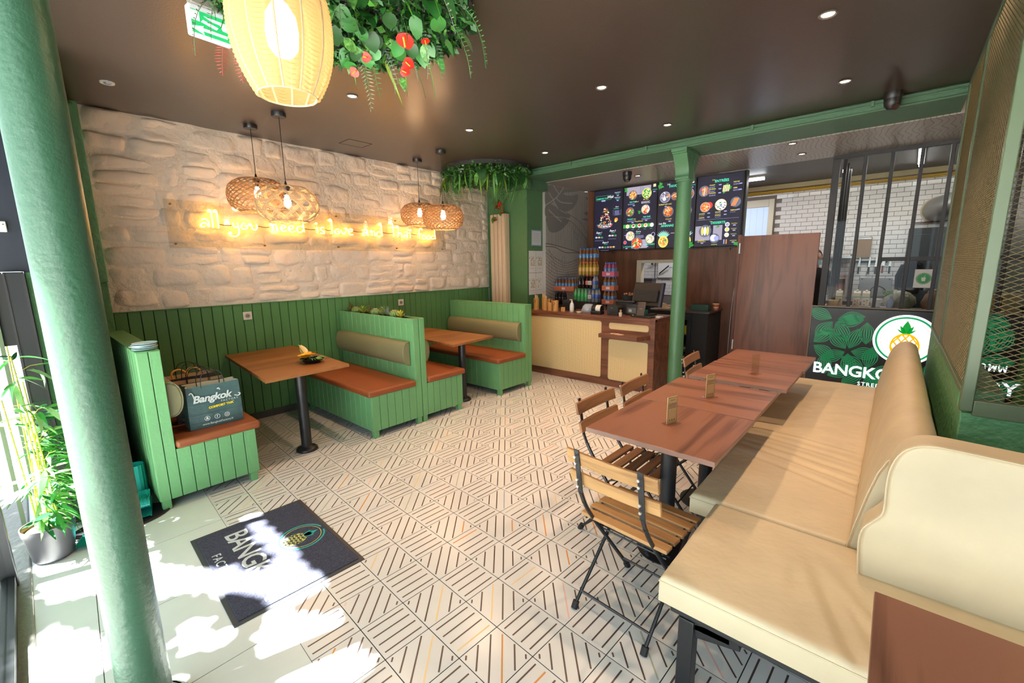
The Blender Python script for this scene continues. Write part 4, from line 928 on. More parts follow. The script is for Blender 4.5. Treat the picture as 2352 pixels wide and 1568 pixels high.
MB().box(0,.002,-.12,.12,-.115,.12).build('sheet', PAPER, t, smooth=False)
MB().box(.002,.0026,-.12,.12,.105,.12).box(.002,.0026,-.12,.12,-.115,-.10).box(.002,.0026,-.12,-.107,-.1,.105).box(.002,.0026,.107,.12,-.1,.105).build('border', pm('pale_blue_print',(.28,.38,.62),.6), t, smooth=False)
mb = MB()
for k in range(6): mb.box(.002,.0026,-.085+.01*(k % 2),.085-.012*(k % 3),.07-k*.026,.0735-k*.026)
mb.build('printed_lines', pm('grey_print',(.3,.3,.34),.6), t, smooth=False)
# walnut door
dr = thing('walnut_door', 'tall reddish walnut swing door left of the lit sign', 'door', (-1.20, 6.56, 0)); dr['category'] = 'door'
DW = wood('door_walnut', (.10,.034,.019), (.23,.088,.048), axis=2, scale=1.2, rough=.33)
MB().box(-.43,.45,-.02,.02,.02,1.93).build('leaf', DW, dr, bevel=.002, smooth=False)
MB().box(-.47,-.435,-.01,.10,.0,1.95).build('jamb', DW, dr, smooth=False)
for zz in (1.70, .38): MB().box(-.445,-.425,-.035,-.02,zz,zz+.14).build('hinge', CHROME, dr, bevel=.003)
t = thing('loose_cable', 'thin white cable hanging down beside the walnut door', 'cable', (-1.70, 6.70, 0)); MB().tube(spline([(0,-.0,1.83),(.005,0,1.4),(-.02,-.005,1.0),(-.03,-.005,.5),(-.03,0,.02)],5),.004,6).build('wire', WHITE, t); MB().box(-.006,.006,-.004,.006,1.78,1.83).build('clip', WHITE, t)
for k, xx in enumerate((-3.62, -3.15, -1.80)):
    t = thing('cable_hook', ('small black hook under the first menu screen', 'small black hook under the second menu screen', 'small black hook under the fourth menu screen')[k], 'hook', (xx, 6.70, 1.79)); MB().tube([(0,0,.03),(0,-.01,-.01),(.008,-.02,-.025),(.0,-.02,-.04)],.005,6).build('hook', BLACK, t); MB().box(-.01,.01,0,.01,.0,.03).build('plate', BLACK, t)
# sockets, cameras, exit sign, vent
for k, (yy, l) in enumerate(((1.52,'white square wall socket above the nearest booth table'),(3.385,'white square wall socket above the farther booth'))):
    t = thing('wall_socket', l, 'socket', (-4.999, yy, 1.117)); MB().box(0,.010,-.041,.041,-.041,.041).build('plate', WHITE, t, bevel=.003); MB().cyl((.010,0,0),(.0125,0,0),.024,n=20).build('round_insert', pm('grey_insert',(.36,.34,.33),.4), t)
    for q in (-.008,.008): MB().box(.0126,.0135,q-.003,q+.003,-.008,.008).build('hole', BLACK, t)
def dome(label, x, y, z, rz):
    t = thing('security_camera', label, 'camera', (x, y, z), rz); MB().lathe([(0,0),(.06,0),(.062,-.035),(.055,-.05)], 24).build('mount', BLACK, t)
    mb = MB().lathe([(.0,-.13),(.03,-.125),(.05,-.10),(.055,-.07),(.055,-.045),(0,-.045)], 24); mb.build('housing', BLACK, t)
    MB().cyl((.01,-.03,-.11),(.012,-.05,-.125),.022,n=18).build('lens', mat('lens_brown',(.06,.03,.025),.1), t)
dome('black dome camera under the ceiling at the green beam, right side', -.17, 4.80, CZ, .3)
dome('black dome camera under the printed ceiling left of the green column', -2.86, 5.62, 2.8, .2)
t = thing('exit_sign', 'green and white running-man exit sign hanging from the ceiling', 'exit sign', (-2.62, .79, 2.74), math.radians(38))
t.location = (-2.66, .80, 2.785); t.rotation_euler = (0, 0, math.radians(4)); t.scale = (.92, .92, .92)
MB().box(-.03,.03,-.085,.085,.06,.145).build('bracket', pm('grey_beige_box',(.45,.42,.38),.5), t, bevel=.004)
MB().box(-.028,.026,-.10,.10,-.085,.058).build('housing', mat('sign_white',(.8,.82,.85),.3,emit=.5), t, bevel=.01, seg=3)
EG = emis('exit_green', (.02, .42, .13), .8); EW = emis('exit_white', (.9, 1, .95), 1.3)
pn = MB().box(.0262,.028,-.093,.093,-.08,.030).build('face', EG, t, smooth=False)
mb = MB(); X_ = .0285
mb.box(.028,X_,-.10,-.055,-.02,.025); 
mb.prism([(-.035,.012),(.06,.010),(.10,.02),(.105,.012),(.06,-.004),(.0,-.002)], .028, X_, 'x'); mb.prism([(-.05,-.02),(.02,-.035),(.03,-.022),(-.04,-.008)], .028, X_, 'x'); mb.prism([(.04,-.004),(.10,-.008),(.095,-.03),(.05,-.028)], .028, X_, 'x')
mb.prism([(-.105,-.055),(-.04,-.038),(-.045,-.048),(.07,-.048),(.07,-.062),(-.045,-.062),(-.04,-.078)], .028, X_, 'x')
mb.build('pictogram', EW, pn, smooth=False, fix=True)
t = thing('ceiling_vent', 'small round white disc set in the ceiling near the left wall', 'vent', (-4.305, .612, CZ)); MB().lathe([(.0,-.001),(.032,-.004),(.04,-.008),(.042,0)], 24).build('ring', WHITE, t); MB().lathe([(0,-.012),(.02,-.010),(.024,-.004)], 16).build('insert', pm('blue_grey_disc',(.25,.28,.36),.4), t)
t = thing('switch_box', 'white switch box on the dark panel at the left edge', 'switch', (-3.799, -.02, 1.85)); MB().box(0,.02,-.035,.022,-.03,.03).build('box', WHITE, t, bevel=.004); MB().cyl((.02,.01,.012),(.021,.01,.012),.003,n=8).build('led', BLACK, t)
# ================================================================ SIGNS, SCREENS, MAT
# menu screens: own coordinates u (0..1 across), v (0..1 up)
MX = [(-3.925,-3.405),(-3.395,-2.835),(-2.825,-2.265),(-2.255,-1.650)]; MZ0, MZ1, MY = 1.81, 2.775, 6.56
SCRN = emis('screen_black', (.010, .010, .028), .8)
def EM(n, c, s=1.0): return emis('glow_'+n, c, s)
TEALG, WHT, PALE = EM('mint', (.05,.55,.33), 1.3), EM('white', (.75,.78,.9), 1.1), EM('pale_blue', (.35,.37,.75), .9)
YEL, GRN, ORG, RED, BRN, CRM, GRY, LIL = EM('yellow',(.65,.6,.12),1.), EM('leaf',(.04,.30,.05),.9), EM('orange',(.75,.24,.04),1.), EM('red',(.6,.04,.02),1.), EM('brown',(.25,.08,.03),.9), EM('cream',(.75,.62,.4),1.), EM('plate_grey',(.12,.14,.22),.8), EM('marble',(.35,.33,.45),.8)
class Screen:
    def __init__(s, k, label):
        s.x0, s.x1 = MX[k]; s.t = thing('menu_screen', label, 'screen', (s.x0, MY, MZ0)); s.W = s.x1-s.x0; s.H = MZ1-MZ0
        MB().box(0, s.W, 0, .05, 0, s.H).build('housing', BLACK, s.t, bevel=.002, smooth=False)
        s.p = MB().box(.012, s.W-.012, -.0015, 0, .012, s.H-.012).build('panel', SCRN, s.t, smooth=False); s.d = 0
    def P(s, u, v): return u*s.W, v*s.H
    def lay(s): s.d += 1; return -.0018 - .00004*s.d
    def disc(s, u, v, r, m, name='dish', sq=1.0):
        x, z = s.P(u, v); y = s.lay(); n = 20
        return MB().add([(x+r*math.cos(2*PI*i/n), y, z+r*sq*math.sin(2*PI*i/n)) for i in range(n)], [tuple(range(n))]).build(name, m, s.t, smooth=False)
    def rect(s, u, v, w_, h_, m, name='patch'):
        x, z = s.P(u, v); y = s.lay()
        return MB().add([(x,y,z),(x+w_,y,z),(x+w_,y,z+h_),(x,y,z+h_)], [(0,1,2,3)]).build(name, m, s.t, smooth=False)
    def txt(s, st, u, v, size, m, **k):
        x, z = s.P(u, v); return text(st, size, (x, s.lay(), z), FRONT, m, s.t, 'lettering', **k)
    def lines(s, u, v, w_, n, m=None, gap=.012, th=.004):
        x, z = s.P(u, v); y = s.lay(); mb = MB(); r_ = random.Random(int(u*97+v*991))
        for i in range(n):
            a = x; zz = z-i*gap
            while a < x+w_*r_.uniform(.75, 1):
                b = min(a+r_.uniform(.012,.03), x+w_); mb.add([(a,y,zz),(b,y,zz),(b,y,zz+th),(a,y,zz+th)], [(0,1,2,3)]); a = b+.005
        mb.build('small_print', m or PALE, s.t, smooth=False)
    def food(s, u, v, r, cols, seed=1, n=34, plate=None, rim=None):
        if plate: s.disc(u, v, r*1.16, plate, 'plate')
        if rim: s.disc(u, v, r*1.08, rim, 'plate_rim')
        x, z = s.P(u, v); r_ = random.Random(seed)
        s.disc(u, v, r, cols[0], 'dish')
        for ci, c in enumerate(cols[1:]):
            mb = MB(); y = s.lay()
            for i in range(n//(len(cols)-1)):
                a, q = r_.uniform(0, 6.28), r*math.sqrt(r_.random())*.88; cx, cz = x+q*math.cos(a), z+q*math.sin(a); L, W2_, an = r*r_.uniform(.12,.34), r*r_.uniform(.05,.12), r_.uniform(0, 3.1)
                pts = [(cx+L*a_*math.cos(an)-W2_*b_*math.sin(an), y, cz+L*a_*math.sin(an)+W2_*b_*math.cos(an)) for a_, b_ in ((-1,0),(-.5,1),(.5,1),(1,0),(.5,-1),(-.5,-1))]
                mb.add(pts, [tuple(range(6))])
            mb.build('morsels', c, s.t, smooth=False)
    def price(s, u, v): s.rect(u, v, .035, .013, PALE, 'price_tag')
    def leaves(s, u, v, r, seed, n=9):
        x, z = s.P(u, v); mb = MB(); y = s.lay(); r_ = random.Random(seed)
        for i in range(n):
            a = r_.uniform(0, 6.28); L = r*r_.uniform(.6, 1); 
            poly = leafpoly(x+r*.25*r_.uniform(-1,1), z+r*.25*r_.uniform(-1,1), L, L*.28, a, 5); mb.add([(p[0], y, p[1]) for p in poly], [tuple(range(len(poly)))])
        mb.build('basil', GRN, s.t, smooth=False)
S = Screen(0, 'leftmost menu screen, with the wok splashing vegetables')
S.rect(.07,.835,.28,.004,GRN,'outline'); S.rect(.07,.905,.28,.004,GRN,'outline'); S.rect(.07,.835,.004,.07,GRN,'outline'); S.rect(.60,.835,.004,.07,GRN,'outline')
S.txt('COMPOSE TON', .09,.852,.030,TEALG, bold=.0006); S.txt('Wok', .46,.86,.055,WHT, shear=.4, bold=.001); S.rect(.27,.815,.07,.022,PALE,'price_tag')
S.txt('Supplément', .72,.93,.022,WHT,shear=.3); S.txt('VIANDE', .76,.905,.018,TEALG); S.price(.80,.88); S.txt('Supplément', .72,.85,.022,WHT,shear=.3); S.txt('LÉGUMES', .76,.825,.018,TEALG); S.price(.80,.80)
S.txt('Extra', .76,.70,.026,WHT,shear=.3); S.txt('TOPPING', .70,.67,.022,TEALG); S.lines(.74,.64,.10,7,PALE,.011)
S.rect(.69,.57,.0025,.085,PALE,'outline'); S.rect(.95,.57,.0025,.085,PALE,'outline')
x, z = S.P(.40,.44); y = S.lay()
MB().add([(x+.15*math.cos(a), y, z+.075*math.sin(a)) for a in [PI+PI*i/12 for i in range(13)]], [tuple(range(13))]).build('wok', GRY, S.t, smooth=False)
for c, sd in ((RED,1),(ORG,2),(CRM,3),(GRN,4),(RED,5),(WHT,6)):
    mb = MB(); y = S.lay(); r_ = random.Random(sd)
    for i in range(26):
        h = r_.random()**1.9; cx = x + r_.uniform(-.13,.13)*(1-h*.75) + .01; cz = z-.045+h*.30; L = r_.uniform(.006,.017); an = r_.uniform(0,3)
        mb.add([(cx+L*math.cos(an+q), y, cz+L*.6*math.sin(an+q)) for q in (0,1.6,3.1,4.5)], [(0,1,2,3)])
    mb.build('vegetables', c, S.t, smooth=False)
S.disc(.80,.50,.03,ORG,'flame'); S.disc(.78,.48,.02,YEL,'flame')
for (u, v, n) in ((.10,.29,'1'),(.58,.31,'2'),(.33,.12,'3')):
    S.txt('Étape '+n, u, v, .036, WHT, shear=.3, bold=.0006); S.txt('CHOISIS', u+.06, v-.028, .018, TEALG); k_ = 3 if n != '3' else 6
    for i in range(k_):
        uu = u-.02+i*.10 + (.0 if n != '3' else -.10); cx = [WHT,CRM,GRN,LIL,ORG,YEL][i % 6]; S.disc(uu+.03, v-.075, .024, GRY, 'bowl', .55); S.disc(uu+.03, v-.066, .021, cx, 'bowl_filling', .5)
    S.lines(u-.04, v-.125, .17, 1, PALE)
S = Screen(1, 'second menu screen from the left, with round noodle bowls')
S.rect(.10,.86,.40,.12,LIL,'cloth'); 
for q in (.50,.545,.59): S.rect(q,.82,.006,.16,GRY,'cloth_stripe')
S.leaves(.09,.95,.045,3)
S.food(.29,.86,.062,(BRN,CRM,YEL,ORG),1,40,GRY); S.food(.70,.865,.066,(GRN,WHT,CRM,YEL),2,30,YEL); 
S.rect(.88,.95,.04,.04,CRM,'badge'); S.txt('LA BOWL',.86,.90,.018,TEALG); S.price(.88,.87)
S.txt('PAD THAÏ',.20,.745,.026,TEALG,bold=.0008); S.txt('Boeuf',.36,.745,.024,YEL,shear=.3); S.lines(.15,.725,.14,2); S.price(.30,.69)
S.txt('Bo Bun',.60,.765,.030,YEL,shear=.2); S.lines(.55,.74,.16,3,WHT)
S.food(.22,.60,.062,(BRN,RED,CRM,GRN),4,44,GRY); S.food(.68,.62,.064,(CRM,ORG,WHT,RED),5,44,GRY); S.leaves(.50,.58,.03,8,14)
S.txt('POULET',.15,.475,.026,TEALG,bold=.0008); S.txt('Saté',.33,.475,.024,YEL,shear=.3); S.lines(.15,.455,.14,2); S.price(.28,.42)
S.txt('PAD THAÏ',.62,.495,.026,TEALG,bold=.0008); S.lines(.58,.475,.15,2); S.price(.68,.44)
S.txt('Supplément',.38,.435,.028,YEL,shear=.3); S.rect(.03,.345,.50,.055,GRN,'green_band')
for i, c in enumerate((YEL,BRN,RED,ORG,CRM)): S.disc(.16+i*.18,.372,.030,WHT,'saucer'); S.disc(.16+i*.18,.378,.022,c,'topping',.8); S.lines(.11+i*.18,.315,.035,1,TEALG)
S.food(.25,.215,.066,(CRM,ORG,WHT,GRN),7,30,LIL); S.rect(.07,.225,.10,.008,PALE,'spoon'); S.txt('Curry',.42,.27,.034,WHT,shear=.2); S.txt('ROUGE',.42,.24,.022,TEALG); S.lines(.42,.215,.14,4,PALE)
S.rect(.30,.015,.26,.13,LIL,'marble_slab'); S.food(.46,.095,.082,(BRN,ORG,CRM,RED),8,60,GRY); S.disc(.43,.095,.022,GRN,'lime'); S.food(.84,.155,.066,(CRM,GRN,LIL,WHT),9,26,GRY)
S.disc(.10,.115,.028,PALE,'sauce_rim'); S.disc(.10,.115,.022,RED,'sauce'); S.disc(.93,.225,.030,PALE,'sauce_rim'); S.disc(.93,.225,.024,SCRN,'sauce')
S.txt('La MASSAMAN',.04,.035,.026,TEALG); S.txt('La RIZ CURRY',.68,.06,.028,TEALG,bold=.0006); S.price(.74,.03); S.price(.12,.01)
S = Screen(2, 'third menu screen, partly hidden by the green column, with pineapple rice')
S.leaves(.06,.95,.055,5); S.txt('Les',.24,.945,.034,WHT,shear=.3); S.txt('FAVORIS',.30,.905,.050,TEALG,bold=.001); S.rect(.86,.93,.045,.04,CRM,'badge'); S.txt('LA BOWL',.82,.895,.02,TEALG); S.price(.86,.865)
S.food(.20,.77,.070,(GRY,LIL,WHT,BRN),11,18,LIL); S.disc(.18,.745,.026,WHT,'egg'); S.disc(.18,.742,.010,YEL,'yolk'); S.disc(.29,.79,.018,ORG,'egg'); S.food(.46,.77,.05,(BRN,ORG,CRM),12,20,GRY); S.food(.80,.78,.075,(BRN,WHT,GRN,ORG),13,30,LIL)
S.txt('BOEUF LOC LAC',.04,.655,.026,YEL,bold=.0006); S.price(.20,.625); S.txt('GYOZAS',.68,.66,.026,YEL); S.price(.78,.63)
S.food(.30,.55,.070,(BRN,RED,CRM,ORG),14,44,GRY); S.food(.80,.54,.06,(BRN,ORG,CRM),15,26,GRY); S.txt('POULET',.24,.43,.026,YEL); S.price(.32,.40)
S.txt('Les Riz',.05,.365,.040,WHT,shear=.3); S.txt('ANANAS',.12,.325,.048,TEALG,bold=.001)
for u in (.20,.80):
    x, z = S.P(u,.09); y = S.lay(); mb = MB()
    for i in range(9): an = PI*(.18+.64*i/8); poly = leafpoly(x, z+.06, .12, .014, an, 4); mb.add([(p[0], y, p[1]) for p in poly], [tuple(range(len(poly)))])
    mb.build('pineapple_crown', EM('pine_crown',(.25,.5,.45),.9), S.t, smooth=False); S.disc(u,.10,.076,YEL,'pineapple_half',1.15); S.food(u,.10,.060,(ORG,CRM,YEL,BRN),20,36); S.disc(u+.06,.12,.018,GRN,'lime')
S.leaves(.92,.04,.06,9,14); S.rect(.40,.22,.06,.01,LIL,'cloth_stripe')
S = Screen(3, 'rightmost menu screen, listing starters and desserts')
S.txt('Les',.33,.925,.028,YEL,shear=.3); S.txt('ENTRÉES',.39,.895,.046,TEALG,bold=.001)
S.food(.17,.79,.064,(GRY,ORG,CRM,RED),31,16,GRY)
for i in range(3):
    x, z = S.P(.13+i*.04,.79); y = S.lay(); MB().add([(x-.006,y,z-.05),(x+.006,y,z-.052),(x+.014,y,z+.045),(x+.002,y,z+.05)],[(0,1,2,3)]).build('skewer', CRM if i == 1 else ORG, S.t, smooth=False)
S.leaves(.65,.80,.075,12,18); x, z = S.P(.65,.80); y = S.lay()
for i in range(4): MB().add([(x-.05+i*.022,y,z-.042),(x-.034+i*.022,y,z-.044),(x-.026+i*.022,y,z+.04),(x-.042+i*.022,y,z+.042)],[(0,1,2,3)]).build('spring_roll', CRM, S.t, smooth=False)
for (u, v, st) in ((.28,.855,'POULET'),(.28,.80,'SAUMON'),(.28,.745,'CHICKEN'),(.79,.865,'PAD RIZ'),(.79,.785,'NEMS')): S.txt(st,u,v,.020,YEL,bold=.0006); S.lines(u,v-.02,.085,2); S.price(min(u+.20,.91),v-.005 if u < .5 else v-.03)
S.disc(.30,.585,.045,RED,'sauce_spill'); S.food(.21,.565,.060,(ORG,CRM,RED),32,26,LIL); S.food(.55,.58,.066,(WHT,GRN,CRM,GRY),33,30,CRM); S.disc(.86,.60,.066,GRY,'plate')
for i in range(3):
    x, z = S.P(.82+i*.035,.60); y = S.lay(); MB().add([(x-.034,y,z-.045),(x-.022,y,z-.05),(x+.022,y,z+.045),(x+.008,y,z+.05)],[(0,1,2,3)]).build('tempura', ORG, S.t, smooth=False)
for (u, v, st) in ((.08,.465,'GYOZAS'),(.08,.41,'SAMOSA'),(.44,.475,'SALADE'),(.44,.43,'RAVIOLI'),(.76,.485,'TEMPURA')): S.txt(st,u,v,.020,YEL,bold=.0006); S.lines(u,v-.02,.085,1); S.price(min(u+.19,.9),v+.005)
S.rect(.03,.385,.56,.002,PALE,'divider'); S.txt('Les',.33,.35,.026,YEL,shear=.3); S.txt('DESSERTS',.36,.32,.044,TEALG,bold=.001)
S.rect(.02,.09,.20,.20,LIL,'cloth'); S.rect(.42,.09,.12,.20,LIL,'cloth'); S.disc(.24,.225,.085,GRY,'plate'); 
for i in (-1,0,1):
    x, z = S.P(.24+i*.06,.225); y = S.lay(); MB().add([(x+.018*math.cos(a), y, z+.060*math.sin(a)) for a in [2*PI*k/14 for k in range(14)]],[tuple(range(14))]).build('mango_slice', YEL if i else WHT, S.t, smooth=False)
S.disc(.46,.115,.066,GRY,'plate'); S.disc(.44,.12,.045,WHT,'coconut_rice'); S.disc(.50,.115,.034,PALE,'cream_dollop'); S.leaves(.52,.27,.03,14,7)
for i, (v, st) in enumerate(((.29,'TIRAMISU'),(.22,'ANANAS'),(.145,'TAPIOCA'),(.055,'BOISSONS'))):
    if i < 3: S.disc(.72,v+.01,.030,WHT,'plate'); S.disc(.72,v+.01,.022,(LIL,YEL,CRM)[i],'dessert')
    else: S.rect(.66,.03,.014,.06,PALE,'bottle'); S.rect(.71,.03,.014,.06,ORG,'bottle')
    S.txt(st,.80,v+.012,.018,YEL); S.price(.84,v-.012)
S.txt('MANGUE',.10,.085,.02,YEL,bold=.0006); S.txt('RIZ GLUANT',.08,.065,.02,YEL); S.price(.16,.045); S.txt('BANANE',.40,.02,.02,YEL); S.leaves(.93,.04,.045,15)
# frame behind the screens
t = thing('menu_mount', 'black mounting frame carrying the row of menu screens', 'frame', (-2.79, 6.66, 2.29))
MB().box(-1.16,1.16,-.045,.055,-.50,-.487).box(-1.16,1.16,-.045,.055,.487,.505).box(-1.16,-1.142,-.045,.055,-.487,.487).box(1.142,1.16,-.045,.055,-.487,.487).box(-1.14,1.14,-.045,-.0,-.30,-.25).box(-1.14,1.14,-.045,-.0,.25,.30).build('rails', BLACK, t)
# lit sign
sg = thing('lightbox_sign', 'black and green backlit shop sign with pineapple emblem under the kitchen glass', 'sign', (.15, 6.54, .04))
SX0, SX1, SZ = -.90, .87, .99
MB().box(SX0, SX1, .0, .028, 0, SZ).build('panel', mat('sign_charcoal', (.028,.028,.030), .3, spec=.5), sg, bevel=.002, smooth=False)
MB().box(SX0-.008, SX1+.008, -.004, .028, SZ, SZ+.012).box(SX0-.008, SX0, -.004, .028, 0, SZ).build('edge_trim', mat('dull_brass', (.25,.22,.15), .4), sg, smooth=False)
MB().box(SX0, SX1, .0, .03, -.04, 0).build('plinth', mat('plinth_grey', (.20,.18,.17), .4), sg, smooth=False)
SGRN = mat('sign_leaf_green', (.012,.20,.075), .35, emit=.5, ecol=(.012,.25,.09))
def striped_leaf(cx, cz, L, W, an, n=3, y=-.0006):
    mb = MB()
    for k in range(-n, n+1):
        pts = []
        for i in range(11):
            t_ = i/10; wv_ = math.sin(PI*t_)**.95; off = k/n*W*wv_; half = .30*W/n*math.sin(PI*min(1, max(0, t_)))**.8*(1-.25*abs(k)/n)
            pts.append((t_*L, off, half))
        for i in range(10):
            q = []
            for (a, o_, h_) in ((pts[i][0], pts[i][1], -pts[i][2]), (pts[i+1][0], pts[i+1][1], -pts[i+1][2]), (pts[i+1][0], pts[i+1][1], pts[i+1][2]), (pts[i][0], pts[i][1], pts[i][2])):
                b = o_+h_; X, Z = cx+a*math.cos(an)-b*math.sin(an), cz+a*math.sin(an)+b*math.cos(an)
                q.append((min(SX1-.002, max(SX0+.002, X)), y, min(SZ-.004, max(.004, Z))))
            mb.add(q, [(0,1,2,3)])
    return mb
rl = random.Random(5); cn = 0
for (cx, cz) in ((-.66,.84),(-.87,.52),(-.50,.47),(-.70,.12),(-.35,.86),(-.12,.10),(.30,.12),(.55,.50),(.80,.86),(.70,.10),(-.30,.25),(.52,.92)):
    for k in range(5):
        an = rl.uniform(0,.3) + k*2*PI/5 + cn*.5
        X, Z = cx+.24*math.cos(an), cz+.24*math.sin(an)
        if X < SX0 or X > SX1 or Z < 0 or Z > SZ: continue
        if (X-.0)**2+(Z-.66)**2 < .26**2: continue
        striped_leaf(cx+.03*math.cos(an), cz+.03*math.sin(an), .265, .070, an).build('leaf_print', SGRN, sg, smooth=False)
    cn += 1
def ring(cx, cz, r0, r1, y, n=64, a0=0, a1=2*PI):
    mb = MB()
    for i in range(n):
        a, b = a0+(a1-a0)*i/n, a0+(a1-a0)*(i+1)/n
        mb.add([(cx+r0*math.cos(a),y,cz+r0*math.sin(a)),(cx+r1*math.cos(a),y,cz+r1*math.sin(a)),(cx+r1*math.cos(b),y,cz+r1*math.sin(b)),(cx+r0*math.cos(b),y,cz+r0*math.sin(b))],[(0,1,2,3)])
    return mb
LX, LZ = .0, .655
em = MB().cyl((LX,-.012,LZ),(LX,0,LZ),.283,n=64).build('emblem_disc', emis('sign_white_light',(.95,1,.98),1.5), sg)
ring(LX,LZ,.242,.262,-.0125).build('green_ring', emis('sign_ring_green',(.0,.30,.10),.9), em, smooth=False)
ring(LX,LZ,.212,.2155,-.0125,64,.9*PI,2.9*PI).build('thin_ring', emis('sign_brown_line',(.35,.17,.08),.8), em, smooth=False)
CG, GO = emis('crown_green',(.0,.28,.03),.9), emis('pineapple_gold',(.68,.38,.0),1.0)
for (an, L, W) in ((90,.150,.036),(118,.105,.016),(62,.105,.016),(142,.085,.010),(38,.085,.010)):
    poly = leafpoly(LX+.018*math.cos(math.radians(an)), LZ+.068, L, W, math.radians(an), 8); MB().add([(a,-.0126,b) for a, b in poly],[tuple(range(len(poly)))]).build('crown_leaf', CG, em, smooth=False)
def pineapple(mb, cx, cz, s, y, flat='y', bar=.012):
    def P(a, b): return (cx+a*s, y, cz+b*s) if flat == 'y' else (cx+a*s, cz+b*s, y)
    W = lambda v: .105*math.sqrt(max(0, 1-((v+.0)/.125)**2)) + .004
    for sg_ in (1, -1):
        for k in (-3,-2,-1,0,1,2,3):
            seg = []
            for i in range(25):
                v = -.12+.24*i/24; u = sg_*(v*.72) + k*.055
                if abs(u) <= W(v): seg.append((u, v))
            if len(seg) > 2:
                (a, b), (c, d) = seg[0], seg[-1]; nx, nz = (b-d), (c-a); l = math.hypot(nx, nz); nx, nz = nx/l*bar/2, nz/l*bar/2
                mb.add([P(a-nx,b-nz),P(c-nx,d-nz),P(c+nx,d+nz),P(a+nx,b+nz)],[(0,1,2,3)])
    n = 28
    for i in range(n):
        a, b = 2*PI*i/n, 2*PI*(i+1)/n; r0, r1 = .094, .108
        mb.add([P(r0*math.cos(a),1.15*r0*math.sin(a)),P(r1*math.cos(a),1.15*r1*math.sin(a)),P(r1*math.cos(b),1.15*r1*math.sin(b)),P(r0*math.cos(b),1.15*r0*math.sin(b))],[(0,1,2,3)])
    return mb
pineapple(MB(), LX, LZ-.072, 1.18, -.0126).build('pineapple_lattice', GO, em, smooth=False)
SL = emis('letter_white', (.72,.84,.88), 1.25)
text('BANGKOK FACTORY', .185, (-.83,-.010,.165), FRONT, SL, sg, 'lettering', extr=.004, bold=.0035, spacing=.955)
text('STREETFOOD THAÏ', .062, (-.37,-.004,.065), FRONT, SL, sg, 'lettering', extr=.001, bold=.001, spacing=1.25)
# thai word above the last letters, drawn as strokes
for k, st in enumerate(([(0,.0),(.0,.05),(.02,.062),(.035,.05),(.035,.0)],[(.055,.055),(.06,.062),(.065,.052),(.06,0),(.085,.05),(.092,.0),(.10,.055)],[(.12,.06),(.115,.05),(.125,.0),(.14,.045),(.155,.0),(.16,.062)])):
    MB().tube(spline([(.60+a*1.2,-.003,.40+b*1.1) for a, b in st],4),.0055,6).build('thai_letter', SL, sg)
    MB().tube(spline([(.40+a*1.2,-.003,.40+b*1.1) for a, b in st],4),.0055,6).build('thai_letter', SL, sg) if k < 2 else None
# door mat
mt = thing('door_mat', 'dark blue-grey entrance mat with pineapple emblem and pale lettering', 'mat', (-2.523, .758, 0), math.radians(-2.2))
MATC = mat('mat_pile', (.075,.08,.118), .95, bump=1, bscale=420, var=.35, vscale=160, det=2, dist=.006, spec=.1)
MB().prism([(-.46,-.316),(.46,-.316),(.46,.316),(-.46,.316)], 0, .004).build('rubber_border', mat('mat_rubber', (.045,.05,.06), .6), mt, bevel=.0015)
MB().box(-.436,.436,-.292,.292,.004,.009).build('pile', MATC, mt, bevel=.002)
MW, MT_, MY_ = mat('mat_white', (.50,.55,.58), .95), mat('mat_teal', (.02,.36,.33), .95), mat('mat_lemon', (.50,.52,.16), .95)
text('BANGKOK', .165, (-.355,-.165,.0095), (0,0,0), MW, mt, 'lettering', bold=.002, spacing=.9)
text('FACTORY', .062, (-.19,-.265,.0095), (0,0,0), MW, mt, 'lettering', bold=.0006, spacing=1.2)
def ringz(cx, cy, r0, r1, z, a0, a1, n=48):
    mb = MB()
    for i in range(n):
        a, b = a0+(a1-a0)*i/n, a0+(a1-a0)*(i+1)/n
        mb.add([(cx+r0*math.cos(a),cy+r0*math.sin(a),z),(cx+r1*math.cos(a),cy+r1*math.sin(a),z),(cx+r1*math.cos(b),cy+r1*math.sin(b),z),(cx+r0*math.cos(b),cy+r0*math.sin(b),z)],[(0,1,2,3)])
    return mb
ringz(.0,.155,.118,.127,.0095,.55*PI,2.45*PI).build('emblem_ring', MT_, mt, smooth=False)
ringz(.0,.155,.104,.1075,.0095,0,2*PI).build('emblem_thin_ring', MY_, mt, smooth=False)
pineapple(MB(), 0, .115, .52, .0095, 'z', .016).build('emblem_lattice', MY_, mt, smooth=False)
for an in (90,104,76,120,60): 
    poly = leafpoly(0, .165, .085 if an == 90 else .06, .012, math.radians(an), 6); MB().add([(a,b,.0096) for a, b in poly],[tuple(range(len(poly)))]).build('emblem_leaf', MT_, mt, smooth=False)
